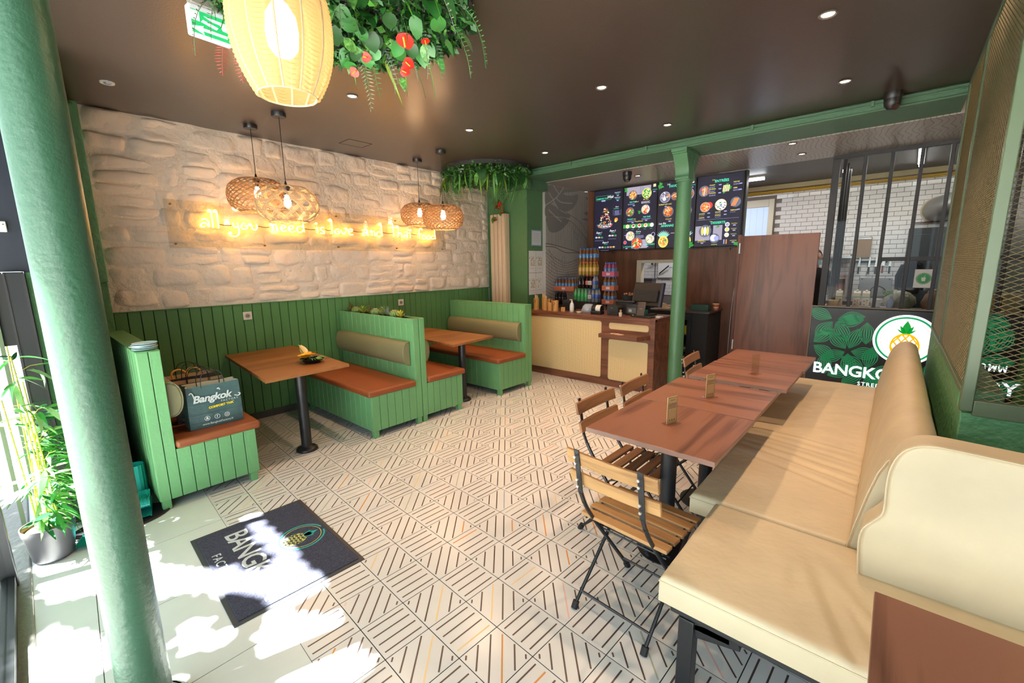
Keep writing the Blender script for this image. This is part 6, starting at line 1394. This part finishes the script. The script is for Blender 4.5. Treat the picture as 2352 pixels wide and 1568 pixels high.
# planter on the divider
pl_ = thing('planter_trough', 'black soil trough on top of the middle booth divider', 'planter', (-4.35, 2.578, 1.041))
MB().box(-.58,.66,-.052,.052,0,.022).build('soil', SOIL, pl_, bevel=.004); MB().box(-.585,.665,-.055,-.052,0,.034).box(-.585,.665,.052,.055,0,.034).build('liner', BLACKM, pl_)
CAC = mat('cactus_green',(.10,.22,.06),.5); SPN = mat('cactus_spine',(.60,.45,.25),.5)
def cactus(label, y_, x, r):
    t = thing('barrel_cactus', label, 'cactus', (x, y_, 1.062)); mb = MB(); n, m = 48, 10
    for i in range(m+1):
        v = PI*(.08+.92*i/m)
        for j in range(n): a = 2*PI*j/n; q = r*math.sin(v)*(1+.09*math.cos(14*a)); mb.v.append((q*math.cos(a), q*math.sin(a), r*.85-r*.85*math.cos(PI-v) if 0 else r*.82+r*.82*math.cos(v)))
    for i in range(m):
        for j in range(n): a = i*n+j; b = i*n+(j+1) % n; mb.f.append((a+n, b+n, b, a)); mb.m.append(0)
    mb.f.append(tuple(range(n))); mb.m.append(0); mb.build('body', CAC, t, angle=80); sp = MB()
    for j in range(14):
        a = 2*PI*j/14
        for i in range(6):
            v = PI*(.12+.13*i); q = r*math.sin(v)*1.09; P = Vector((q*math.cos(a), q*math.sin(a), r*.82+r*.82*math.cos(v))); N = Vector((math.sin(v)*math.cos(a), math.sin(v)*math.sin(a), math.cos(v)))
            for e in (-.5,0,.5): d = (N+Vector((-math.sin(a),math.cos(a),0))*e).normalized()*.010; sp.bar(P, P+d, .0012, .0012)
    tag(sp.build('spines', SPN, t, smooth=False), kind='stuff')
def succ(label, x, r, m, n=18, up=.5, seed=1):
    t = thing('succulent', label, 'plant', (x, 2.578, 1.062)); t.scale = (1.25, 1.0, 1.5); r_ = random.Random(seed); me = leaf_mesh('succulent_leaf', r, r*.22, -.25, m, n=4)
    for i in range(n): put(me, 'leaf', t, (0,0,.005+.002*i), (0, -up*(.35+1.1*i/n), i*2.4), 1-.5*i/n)
cactus('round barrel cactus in the divider planter, the one nearest the wall', 2.578, -4.72, .042); cactus('round barrel cactus in the middle of the divider planter', 2.578, -4.30, .046); cactus('round barrel cactus in the planter nearest the aisle', 2.578, -3.93, .048)
succ('spiky brown-green succulent at the wall end of the planter', -4.85, .065, gm('olive',(.12,.13,.03)), 24, .9, 2); succ('yellow-green succulent rosette between two cacti', -4.56, .07, G4, 18, .5, 3); succ('dark spiky succulent left of the middle cactus', -4.43, .06, gm('olive',(.12,.13,.03)), 22, .9, 4)
succ('olive succulent rosette right of the middle cactus', -4.15, .075, gm('sage',(.16,.22,.06)), 22, .6, 5); succ('pale spiky succulent before the last cactus', -4.06, .07, GY, 20, 1., 6); succ('yellow star-shaped succulent at the aisle end of the planter', -3.83, .07, gm('lemon',(.42,.42,.05)), 16, .45, 7)
# flower tray on the first table
t = thing('flower_tray', 'yellow artificial flower and green leaves in a small black tray on the booth table', 'decoration', (-3.93, 1.68, .7455), .5); t.scale = (1.4, 1.4, 1.25)
MB().lathe([(0,0),(.05,0),(.075,.03),(.07,.03),(.048,.006),(0,.006)], 20).build('tray', mat('gloss_black',(.008,.008,.01),.15), t)
YF = [leaf_mesh('petal', .10, .028, .2, m, n=5) for m in (mat('petal_yellow',(.85,.52,.01),.4), mat('petal_gold',(.80,.38,.01),.4), mat('petal_cream',(.75,.62,.30),.4))]
for i in range(16): put(YF[i % 3 if i % 4 == 0 else i % 2], 'petal', t, (-.03+.004*i, -.01+.012*(i % 3), .035+.0025*i), (.3*(i % 3-1), -.25, 2.9+.12*i), .8)
for i in range(3): put(YF[2], 'petal', t, (-.05,0,.05), (.2*i, -1.1-.1*i, 2.6+.3*i), .9)
for i in range(22): a = random.uniform(-1.2,1.2)+(PI if i > 15 else 0); put(BLV[0] if i % 2 else BLV[3], 'leaf', t, (.03*math.cos(a), .03*math.sin(a), .035), (random.uniform(-.6,.6), random.uniform(-.5,.2), a), .38)
# stacked lids wrapped in film on the first booth
t = thing('lid_stack', 'stack of clear plastic lids in film on top of the nearest booth back', 'lids', (-3.63, .482, 1.0895))
LID = mat('frosted_lid', (.62,.78,.80), .12)
mb = MB()
for k in range(5): MB().lathe([(0,.001),(.055,.001),(.066,.008),(.066,.011),(.054,.004),(0,.004)], 26, (.012*math.cos(k*2.1), .010*math.sin(k*2.1), k*.0085)).build('lid', LID, t)
MB().box(-.10,.0,-.035,.03,.0,.006).build('film_end', LID, t, bevel=.002)
# paper bags on the first booth seat
def bag(label, x, y, rz, w_, d_, h_, m, inner, text_on=False, hcol=BLACKM):
    t = thing('paper_bag', label, 'bag', (x, y, .4695), rz); ws, ds = w_/2, d_/2; r_ = random.Random(int(x*1000))
    mb = MB(); n = 8; rings = 7
    for k in range(rings+1):
        z = h_*k/rings; kk = 1-.10*(k/rings); cr = .006
        per = []
        for i in range(n): per.append((-ws+2*ws*i/n, -ds))
        for i in range(4): per.append((ws-(.02*(k/rings) if i in (2,) else 0), -ds+2*ds*i/4))
        for i in range(n): per.append((ws-2*ws*i/n, ds))
        for i in range(4): per.append((-ws+(.02*(k/rings) if i == 2 else 0), ds-2*ds*i/4))
        for (a, b) in per: mb.v.append((a*(1-.02*k/rings), b*kk*(1 if k < rings else .96)+cr*noise.noise(Vector((a*14, z*9, b*9))), z+.006*noise.noise(Vector((a*9, b*9, k)))*(k == rings)))
    c = 2*n+8
    for k in range(rings):
        for j in range(c): a = k*c+j; b = k*c+(j+1) % c; mb.f.append((a, b, b+c, a+c)); mb.m.append(0)
    mb.f.append(tuple(reversed(range(c)))); mb.m.append(0)
    o = mb.build('bag_body', m, t, angle=30)
    ib = MB(); ib.v = [(x_*.985, y_*.97, z_+.001) for x_, y_, z_ in mb.v[(rings-2)*c:]]
    for k in range(2):
        for j in range(c): a = k*c+j; b = k*c+(j+1) % c; ib.f.append((b, a, a+c, b+c)); ib.m.append(0)
    ib.build('lining', inner, t)
    MB().add([(-ws*.95,-ds*.8,h_*.72),(ws*.95,-ds*.8,h_*.72),(ws*.95,ds*.8,h_*.72),(-ws*.95,ds*.8,h_*.72)],[(0,1,2,3)]).build('contents', inner, t)
    for s in (-1, 1): MB().tube(spline([(-ws*.42,s*ds*.82,h_-.04),(-ws*.42,s*ds*.85,h_+.03),(-ws*.30,s*ds*.7,h_+.085),(0,s*ds*.6,h_+.10),(ws*.30,s*ds*.7,h_+.085),(ws*.42,s*ds*.85,h_+.03),(ws*.42,s*ds*.82,h_-.04)],5),.0028,6).build('handle', hcol, t)
    return t
BAGM = mat('dark_teal_paper', (.045,.095,.10), .45, bump=.35, bscale=14, det=4, dist=.02); BAGK = mat('black_paper', (.03,.032,.035), .4, bump=.6, bscale=18, det=5, dist=.03); INN = mat('kraft_lining', (.55,.40,.25), .7); INNW = mat('pale_lining', (.62,.60,.48), .7)
t = bag('dark teal paper bag with white script lettering, front one on the booth seat', -3.70, .828, math.radians(90), .335, .14, .31, BAGM, INNW)
for zz in (.045, .105, .18): MB().box(-.166,.166,-.0708,-.0700,zz,zz+.0015).build('crease', mat('crease_dark',(.02,.045,.05),.5), t)
YB_ = -.0725
WB_ = mat('bag_white_print', (.72,.80,.80), .5)
text('Bangkok', .072, (-.135,YB_,.195), FRONT, WB_, t, 'lettering', bold=.0022, shear=.25, spacing=.95)
for pts in ([(-.15,.262),(-.138,.272),(-.128,.258),(-.122,.225)],[(.125,.20),(.150,.192),(.162,.205),(.150,.214)],[(.02,.270),(.03,.276),(.036,.262)]): MB().tube(spline([(a,YB_,b) for a, b in pts],4),.004,6).build('script_swash', WB_, t)
text('FACTORY', .020, (.035,YB_,.170), FRONT, WB_, t, 'lettering', spacing=1.35)
text('COMFORT THAÏ', .022, (-.045,YB_,.135), (PI/2,math.radians(-3),0), mat('bag_yellow_print',(.75,.62,.02),.5), t, 'lettering', bold=.0013)
text('www.BangkokFactory.fr', .020, (-.095,YB_,.022), FRONT, WB_, t, 'lettering', bold=.0002)
for i, a in enumerate((-.062,0,.062)):
    rg = ring(a, .068, .0145, .0175, YB_, 24).build('icon_ring', WB_, t, smooth=False)
text('f', .024, (-.004,YB_,.060), FRONT, WB_, t, 'icon', bold=.001)
MB().prism([(-.072,.060),(-.052,.060),(-.055,.066),(-.057,.077),(-.062,.080),(-.067,.077),(-.069,.066)], YB_, YB_+.001, 'y').build('icon', WB_, t, smooth=False)
rg = ring(.062, .068, .004, .006, YB_, 16).build('icon', WB_, t, smooth=False); MB().box(.053,.071,YB_,YB_+.0005,.059,.0605).box(.053,.071,YB_,YB_+.0005,.0755,.077).box(.053,.0545,YB_,YB_+.0005,.059,.077).box(.0695,.071,YB_,YB_+.0005,.059,.077).build('icon', WB_, t, smooth=False)
bag('crumpled black paper bag with a kraft lining, middle one on the booth seat', -3.90, .80, math.radians(82), .32, .13, .30, BAGK, INN)
t = bag('black paper bag with orange twisted handles, rear one on the booth seat', -4.16, .80, math.radians(95), .32, .15, .30, BAGK, INN)
for s in (-1, 1): MB().tube(spline([(-.05+.05*s,0,.25),(-.06+.05*s,.01,.33),(-.01+.05*s,.02,.35),(.03+.05*s,.0,.32),(.02+.05*s,0,.25)],5),.007,8).build('orange_handle', mat('orange_handle',(.70,.33,.08),.5), t)
# ================================================================ KITCHEN SIDE
KZ = 1.045
t = thing('kitchen_counter', 'steel worktop behind the lit sign inside the kitchen', 'worktop', (0, 7.0, 0)); MB().box(-.60,.95,-.36,.30,.96,1.0).build('worktop', CHROME, t); MB().box(-.58,.93,-.30,.28,.0,.96).build('cabinet', mat('steel_dark',(.12,.12,.12),.4,.6), t)
CART = mat('carton_cream', (.70,.62,.50), .5); 
for k, (x, l) in enumerate(((-.52,'cream drinks carton left of the others behind the glass, beside the bottle'),(-.345,'cream drinks carton, middle of the three behind the glass'),(-.255,'cream drinks carton, right one of the three behind the glass'))):
    t = thing('drink_carton', l, 'carton', (x, 6.9, 1.0)); MB().box(-.036,.036,-.036,.036,0,.19).build('body', CART, t, bevel=.002); MB().prism([(-.036,.19),(.036,.19),(.0,.215)], -.034, .034, 'x').build('gable', CART, t, fix=True); MB().cyl((0,0,.20),(0,-.01,.225),.012,n=10).build('cap', WHITE, t)
    MB().box(-.036,.036,-.0375,-.036,.135,.145).build('green_stripe', pm('carton_green',(.05,.30,.12),.5), t)
    for (a, b, c) in ((-.012,.09,pm('carton_red',(.5,.05,.03),.5)),(.012,.075,pm('carton_ochre',(.5,.30,.08),.5)),(.015,.10,pm('carton_brown',(.3,.12,.06),.5)),(-.01,.05,pm('carton_red',(.5,.05,.03),.5))): MB().cyl((a,-.036,b),(a,-.0375,b),.010,n=12).build('fruit_print', c, t)
t = thing('sauce_bottle', 'clear long-necked bottle behind the glass at the left post', 'bottle', (-.64, 6.85, 1.0)); t.location.x = -.57; t.location.y = 7.08; MB().lathe([(0,0),(.035,0),(.038,.12),(.015,.19),(.013,.27),(0,.27)],14).build('body', mat('smoky_glass',(.16,.13,.12),.1), t); MB().cyl((0,0,.265),(0,0,.285),.015,n=10).build('cap', redc, t)
t = thing('cardboard_box', 'small brown box behind the glass at the left post', 'box', (-.56, 6.78, 1.0)); MB().box(-.05,.05,-.04,.04,0,.10).build('box', KRAFT, t, bevel=.003); MB().box(-.005,.005,-.0405,.0405,.0,.1008).build('tape', pm('tape_tan',(.45,.3,.15),.4), t)
t = thing('water_bottle', 'small blue-capped water bottle behind the glass', 'bottle', (-.02, 6.82, 1.0)); MB().lathe([(0,0),(.03,0),(.032,.08),(.03,.11),(.012,.14),(0,.14)],14).build('body', pm('water_blue',(.10,.14,.30),.1), t); MB().cyl((0,0,.14),(0,0,.16),.014,n=10).build('cap', blue, t); MB().lathe([(.0325,.02),(.0325,.045)],14).build('sticker', pm('blue_label',(.05,.22,.55),.3), t)
t = thing('white_tub', 'stack of white plastic tubs behind the glass', 'tub', (-.155, 6.88, 1.0)); 
for k in range(3): MB().lathe([(0,0),(.04,0),(.05,.035),(.052,.04),(0,.04)],16,(0,0,k*.041)).build('tub', WHITE, t)
t = thing('plastic_sack', 'bulging clear sack of greens behind the glass', 'sack', (.06, 7.05, 1.012)); mb = MB().lathe([(0,0),(.12,0),(.15,.06),(.14,.13),(.08,.19),(.02,.21),(0,.21)],24); mb.v = [(x+.02*noise.noise(Vector((x*14,y*14,z*14))), y*.7, z+.015*noise.noise(Vector((x*10+4,y*10,z*10)))) for x,y,z in mb.v]; mb.build('sack', mat('olive_sack',(.26,.25,.17),.35,bump=.8,bscale=30), t); fluff(None,.08,120,.05,[G2,G3],31,.03,parent=t,name='herb_sprigs').location = (-.1,0,.21)
# back wall fixtures
t = thing('knife_rack', 'black magnetic bar with hanging kitchen knives on the white tiles', 'knife rack', (-.28, KY-.02, 1.545))
MB().box(-.22,.16,-.01,.015,.0,.035).build('bar', BLACK, t)
BLD = mat('knife_steel',(.42,.40,.36),.25,.8)
for i, (x, L, hc, w_) in enumerate(((-.17,.16,BLACK,.030),(-.05,.17,BLACK,.026),(.03,.16,BLACK,.030),(.11,.12,pm('red_brown_handle',(.28,.07,.03),.5),.045),(.19,.14,BLACK,.03))):
    k_ = MB().prism([(x-w_/2,-L*.35),(x+w_/2,-L*.35),(x+w_/2,L*.35),(x,L*.62)], -.014, -.011, 'y').build('knife_blade', BLD, t, fix=True); MB().box(x-.011,x+.011,-.018,-.006,-L*.35-.11,-L*.35).build('knife_handle', hc, k_, bevel=.003)
t = thing('steel_splashback', 'grey steel splash panel on the tiled kitchen wall', 'panel', (-.17, KY-.012, 1.05)); MB().box(-.25,.13,-.006,.0,.0,.27).build('panel', mat('matt_steel',(.36,.34,.33),.4,.5), t, bevel=.002); MB().cyl((-.22,-.006,.25),(-.22,-.011,.25),.008,n=8).cyl((.10,-.006,.25),(.10,-.011,.25),.008,n=8).build('screw', BLACK, t)
MB().tube(spline([(-.10,-.02,.0),(-.10,-.04,.10),(-.03,-.06,.15),(.06,-.06,.10),(.09,-.05,-.02)],5),.009,8).build('hose', BLACKM, t)
t = thing('red_pipe', 'thin dark red pipe running up the kitchen tiles', 'pipe', (.06, KY-.03, 0)); MB().tube([(-.0,0,.95),(.02,0,1.5),(.03,0,2.02),(.06,0,2.10),(.5,0,2.11)],.010,8).build('pipe', mat('oxblood_paint',(.12,.03,.02),.4), t); MB().box(-.0,.04,-.01,.03,1.60,1.62).build('bracket', CHROME, t)
t = thing('extract_duct', 'large round steel extractor duct out of the tiled kitchen wall', 'duct', (.36, KY, 2.26)); MB().tube([(-.02,.02,0),(-.02,-.30,.0),(.10,-.55,.02),(.45,-.75,.05)],[.155,.155,.155,.155],28,caps=False).build('duct', mat('galvanised',(.24,.235,.22),.35,.7), t, angle=60); MB().tube([(-.02+.17*math.cos(a),-.01,.17*math.sin(a)) for a in [2*PI*i/28 for i in range(28)]],.018,6,closed=True).build('plaster_ring', mat('foam_tan',(.5,.42,.30),.8), t)
t = thing('dark_cabinet', 'tall black cabinet inside the kitchen behind the glass, right side', 'cabinet', (.42, 7.9, 0)); MB().box(-.36,.45,-.3,.4,0,1.98).build('body', mat('cabinet_black',(.02,.02,.024),.35), t, bevel=.004); MB().box(-.35,.04,-.312,-.3,.1,1.9).box(.05,.44,-.312,-.3,.1,1.9).build('door', mat('cabinet_black',(.02,.02,.024),.35), t, bevel=.003); MB().box(.01,.02,-.33,-.312,.9,1.2).build('handle', CHROME, t)
t = thing('hanging_jacket', 'dark jacket hanging against the kitchen cabinet', 'jacket', (.13, 7.50, 1.16)); mb = MB().lathe([(.0,0),(.10,0),(.11,.1),(.10,.25),(.085,.36),(.04,.44),(.02,.46),(0,.46)],20); mb.v = [(x*1.0+.012*noise.noise(Vector((x*12,y*12,z*12))), y*.45, z) for x,y,z in mb.v]; mb.build('body', mat('navy_cloth',(.015,.015,.025),.9), t)
for s in (-1,1): MB().tube([(s*.07,0,.36),(s*.115,.0,.22),(s*.11,.0,.05)],[.035,.032,.028],10).build('sleeve', mat('navy_cloth',(.015,.015,.025),.9), t)
t = thing('brown_sack', 'brown paper sack on the worktop beside the cabinet', 'sack', (.36, 7.06, 1.0)); mb = MB().lathe([(0,0),(.10,0),(.12,.08),(.09,.18),(.05,.22),(0,.20)],18); mb.v = [(x+.02*noise.noise(Vector((x*14,y*14,z*14))), y*.8, z) for x,y,z in mb.v]; mb.build('sack', mat('brown_sack',(.16,.09,.05),.7), t); MB().tube([(-.06,-.02,.20),(0,0,.23),(.06,.02,.20)],.02,8).build('rolled_rim', mat('brown_sack',(.16,.09,.05),.7), t)
t = thing('wall_shelf', 'thin steel shelf with pipe frame at the left of the kitchen tiles', 'shelf', (-.62, 8.3, 1.62)); MB().box(-.25,.10,-.15,.28,0,.03).build('board', CHROME, t); MB().cyl((.09,-.14,-.6),(.09,-.14,.06),.010,n=8).build('upright', CHROME, t); MB().box(-.2,.05,-.1,.2,-.55,-.25).build('oven', mat('oven_brown',(.25,.14,.10),.3), t, bevel=.004); MB().cyl((-.2,-.12,-.30),(.05,-.12,-.30),.012,n=8).build('oven_rail', CHROME, t)
t = thing('hanging_paper', 'brown wrapping paper hanging on the tiled kitchen wall', 'paper', (-.42, KY-.02, 1.78)); MB().box(-.09,.09,-.01,.0,-.15,.15).build('sheet', mat('tan_paper',(.30,.20,.12),.7), t); MB().box(-.08,.08,-.016,-.01,.12,.14).build('clip', CHROME, t)
# sticker on the glass
t = thing('glass_sticker', 'white square sticker with a green oval cup emblem on the kitchen glass', 'sticker', (.225, 6.555, 1.383)); 
MB().box(-.077,.075,-.002,.0,-.10,.10).build('sheet', PAPER, t, smooth=False)
SG = pm('sticker_green',(.02,.26,.06),.5); mb = MB(); n = 36; mb.add([(.062*math.cos(2*PI*i/n),-.003,.062*math.sin(2*PI*i/n)) for i in range(n)],[tuple(range(n))]); mb.build('oval', SG, t, smooth=False)
mb = MB(); [mb.bar((.052*math.cos(a),-.0036,.052*math.sin(a)),(.056*math.cos(a+.05),-.0036,.056*math.sin(a+.05)),.0016,.006) for a in [2*PI*i/26 for i in range(26)]]; mb.build('circular_lettering', PAPER, t, smooth=False)
MB().prism([(-.014,-.028),(.014,-.028),(.018,.012),(-.018,.012)],-.0045,-.0036,'y').build('cup', PAPER, t, smooth=False); MB().bar((.002,-.004,.012),(.012,-.004,.034),.002,.004).build('straw', PAPER, t)
# boxes in the side room seen through the mesh
for k, (x, z, w_, h_, c, l) in enumerate(((.78,1.0,.15,.21,(.42,.20,.08),'orange-brown carton stack behind the mesh window'),(.93,1.0,.13,.22,(.30,.24,.15),'tan carton beside the orange one behind the mesh'))):
    t = thing('storage_box', l, 'box', (x, 6.9, z)); MB().box(-w_/2,w_/2,-.08,.08,0,h_).build('box', mat('box_tone_%d'%k, c, .7), t, bevel=.003)
    MB().box(-w_/2-.001,w_/2+.001,-.082,.082,h_*.48,h_*.5).build('seam', mat('box_seam',(.08,.05,.03),.7), t)

# serving hatch contents
t = thing('kitchen_board', 'white board and small black fittings seen through the serving hatch', 'board', (-3.52, KY-.03, 1.40)); MB().box(-.10,.24,-.01,.0,-.10,.35).build('board', WHITE, t); MB().box(.12,.24,-.02,-.01,.1,.35).build('sheet', PAPER, t)
t = thing('utensil_rail', 'black utensil rail and ladles seen through the serving hatch', 'rail', (-3.68, KY-.04, 1.50)); MB().cyl((0,0,.12),(0,0,-.35),.008,n=8).cyl((-.05,0,.10),(.05,0,.10),.006,n=8).build('rail', BLACK, t); MB().lathe([(0,-.03),(.025,-.02),(.03,0),(0,.01)],12,(.03,-.02,.12)).lathe([(0,-.03),(.02,-.02),(.025,0),(0,.01)],12,(-.06,-.02,.08)).build('ladle', BLACK, t); MB().tube([(.10,-.02,-.12),(.2,-.05,-.05),(.3,-.06,.03)],.012,8).build('tap_arm', BLACK, t)
t = thing('dark_bin', 'dark grey box seen low in the serving hatch', 'box', (-3.68, 8.3, 0)); MB().box(-.10,.10,-.1,.1,0,1.27).build('body', mat('charcoal_box',(.07,.06,.07),.5), t, bevel=.003); MB().box(-.11,.11,-.11,.11,1.27,1.29).build('lid', mat('charcoal_box',(.07,.06,.07),.5), t)
t = thing('tray_stack', 'white stacked trays at the bottom left of the serving hatch', 'trays', (-3.33, 7.3, 0)); MB().box(-.14,.14,-.12,.12,0,1.12).build('stand', mat('pale_stand',(.5,.5,.5),.5), t, bevel=.003); MB().box(-.16,.16,-.14,.14,1.12,1.15).box(-.15,.15,-.13,.13,1.16,1.19).build('tray', WHITE, t, bevel=.004)
# person just visible between door and post
PX, PYY = -.88, 7.46
t = thing('person', 'person in dark clothes with dark hair behind the gap right of the walnut door', 'person', (PX, PYY, 0), math.radians(10))
def skin(name, verts, edges, radii, m, parent):
    me = bpy.data.meshes.new(name); me.from_pydata(verts, edges, []); me.materials.append(m); o = bpy.data.objects.new(name, me); COL.objects.link(o); o.parent = parent
    md = o.modifiers.new('s','SKIN'); md.use_smooth_shade = True; sv = me.skin_vertices[0].data
    for i, r in enumerate(radii): sv[i].radius = (r, r) if not isinstance(r, tuple) else r
    sv[0].use_root = True; o.modifiers.new('u','SUBSURF').levels = 1; o.modifiers['u'].render_levels = 2; return o
V = [(0,0,.95),(0,0,1.12),(0,-.01,1.30),(0,0,1.44),(0,0,1.50),(-.18,0,1.40),(-.22,.02,1.14),(-.20,-.16,1.00),(.18,0,1.40),(.23,.0,1.14),(.21,-.20,1.02),(-.10,0,.88),(-.10,-.01,.48),(-.10,.02,.08),(-.10,-.10,.04),(.10,0,.88),(.10,-.01,.48),(.10,.02,.08),(.10,-.10,.04)]
E_ = [(0,1),(1,2),(2,3),(3,4),(3,5),(5,6),(6,7),(3,8),(8,9),(9,10),(0,11),(11,12),(12,13),(13,14),(0,15),(15,16),(16,17),(17,18)]
R2 = [(.16,.11),(.14,.10),(.17,.11),(.09,.07),.05,.065,.048,.036,.065,.048,.036,.09,.065,.045,.04,.09,.065,.045,.04]
skin('body', V, E_, R2, mat('black_clothes',(.012,.012,.014),.9), t)
SK = mat('skin_tone',(.50,.28,.19),.5)
mb = MB(); n, m = 20, 14
for i in range(m+1):
    v = PI*i/m
    for j in range(n):
        a = 2*PI*j/n; x, y, z = .073*math.sin(v)*math.cos(a), .092*math.sin(v)*math.sin(a), .115*math.cos(v)
        if z < 0: x *= 1-.25*(-z/.115); 
        if y < 0 and abs(x) < .02 and -.03 < z < .02: y -= .014*(1-abs(x)/.02)
        mb.v.append((x, y-.01, 1.62+z))
for i in range(m):
    for j in range(n): a = i*n+j; b = i*n+(j+1) % n; mb.f.append((a+n, b+n, b, a)); mb.m.append(0)
mb.cyl((0,0,1.47),(0,-.005,1.56),.047,n=14); hd = mb.build('head', SK, t, angle=80)
for s in (-1,1):
    MB().lathe([(0,-.008),(.008,0),(0,.008)],8,(s*.028,-.092,1.635)).build('eye', INK, hd); MB().lathe([(0,-.028),(.010,-.015),(.013,0),(.010,.018),(0,.028)],8,(s*.074,0,1.62)).build('ear', SK, hd)
mb = MB()
for i in range(m+1):
    v = PI*i/m
    for j in range(n):
        a = 2*PI*j/n; mb.v.append((.081*math.sin(v)*math.cos(a), .098*math.sin(v)*math.sin(a)+.006+(.02 if math.sin(a) < 0 and math.cos(v) < .55 else 0)*4, 1.635+.118*math.cos(v)))
for i in range(m//2+2):
    for j in range(n): a = i*n+j; b = i*n+(j+1) % n; mb.f.append((a+n, b+n, b, a)); mb.m.append(0)
mb.build('hair', mat('black_hair',(.01,.008,.008),.6), t, angle=80)
mb = MB(); 
for i in range(7):
    for j in range(9): a = -PI*.9+PI*.8*j/8; z = 1.535+.07*i/6; mb.v.append((.077*math.cos(a), .104*math.sin(a)-.012, z))
for i in range(6):
    for j in range(8): q = i*9+j; mb.f.append((q,q+1,q+10,q+9)); mb.m.append(0)
mb.build('face_mask', mat('mask_blue',(.35,.55,.65),.7), t, angle=80)
for s, hx, hy, hz in ((-1,-.20,-.18,.985),(1,.21,-.22,1.005)):
    h_ = MB().box(hx-.035,hx+.035,hy-.08,hy,hz-.014,hz+.014)
    h_.build('palm', SK, t, bevel=.012, seg=3)
    for f_, (dx, L) in enumerate(((-.028,.055),(-.010,.066),(.009,.062),(.027,.050))): MB().tube([(hx+dx,hy-.075,hz),(hx+dx*1.1,hy-.075-L*.55,hz-.006),(hx+dx*1.1,hy-.075-L,hz-.022)],[.009,.0085,.007],8).build('finger', SK, t)
    MB().tube([(hx-s*.03,hy-.02,hz),(hx-s*.055,hy-.05,hz-.004),(hx-s*.058,hy-.078,hz-.014)],[.011,.010,.008],8).build('thumb', SK, t)
# ================================================================ OUTSIDE
gr = struct(MB().box(-16, 14, -20, -.42, -.14, -.02).build('ground', mat('pavement', (.42,.41,.38), .8, bump=.3, bscale=20), smooth=False))
tr_ = thing('shade_tree', 'unseen leafy tree added outside the entrance to dapple the sun', 'tree', (-5.2, -3.6, -.02)); tr_.name = 'shade_tree'  # unseen tree, added to break the sun into patches on the entrance floor
MB().tube([(0,0,0),(.1,.1,1.6),(.4,.3,3.2),(1.0,.6,4.2)],[.16,.13,.10,.05],12).tube([(.1,.1,1.8),(-.6,.2,3.0),(-.9,.5,4.0)],[.09,.06,.03],8).build('trunk', mat('bark',(.10,.07,.05),.9,bump=1,bscale=20), tr_)
def lit(x, y):
    """sunlit floor patches the crown leaves open"""
    if .738 < y < .83 and -3.05 < x < -2.03: return True
    def inp(P):
        c = False
        for i in range(len(P)):
            (a, b), (d, e) = P[i], P[i-1]
            if (b > y) != (e > y) and x < (d-a)*(y-b)/(e-b)+a: c = not c
        return c
    for P in ([(-3.0,.22),(-2.72,.40),(-2.36,.68),(-2.36,.80),(-2.03,.80),(-2.0,.60),(-2.19,.56),(-2.45,.40),(-2.62,.22),(-2.8,.16)],
              [(-3.55,-.12),(-3.3,-.15),(-2.95,-.12),(-2.86,.05),(-2.95,.30),(-3.2,.28),(-3.45,.34),(-3.62,.2)],
              [(-2.74,-.14),(-2.55,.0),(-2.3,.04),(-2.2,-.04),(-2.3,-.2),(-2.6,-.2)],
              [(-1.99,.50),(-1.93,.68),(-1.80,.76),(-1.60,.70),(-1.43,.76),(-1.44,.60),(-1.56,.48),(-1.80,.44)],
              [(-2.30,.30),(-2.22,.37),(-2.17,.33),(-2.22,.24)], [(-2.17,.32),(-2.06,.42),(-2.02,.36),(-2.12,.22)], [(-2.06,.12),(-1.95,.20),(-1.86,.12),(-1.98,.02)]):
        if inp(P): return True
    return False
rt_ = random.Random(77); mb = MB(); sd = SUN
LT = mat('tree_leaf', (.06,.22,.03), .5)
for i in range(12000):
    fx_, fy_ = rt_.uniform(-4.8, .6), rt_.uniform(-.35, 1.25)
    if any(lit(fx_+a, fy_+b) for a, b in ((0,0),(.03,0),(-.03,0),(0,.022),(0,-.022))): continue  # leaves kept only where their shadow falls outside the sun patches
    hh = rt_.uniform(2.7, 3.9); k_ = hh/sd.z; P = Vector((fx_, fy_, 0)) + sd*k_
    d = Vector((rt_.uniform(-1,1), rt_.uniform(-1,1), rt_.uniform(-.4,.4))).normalized(); s_ = d.cross(Vector((0,0,1))).normalized(); L = .10; W = .045
    mb.add([tuple(P-d*L*.5-Vector((-5.2,-3.6,-.02))), tuple(P+s_*W-Vector((-5.2,-3.6,-.02))), tuple(P+d*L*.5-Vector((-5.2,-3.6,-.02))), tuple(P-s_*W-Vector((-5.2,-3.6,-.02)))], [(0,1,2,3)])
tag(mb.build('shade_leaves', LT, tr_, smooth=False), kind='stuff')
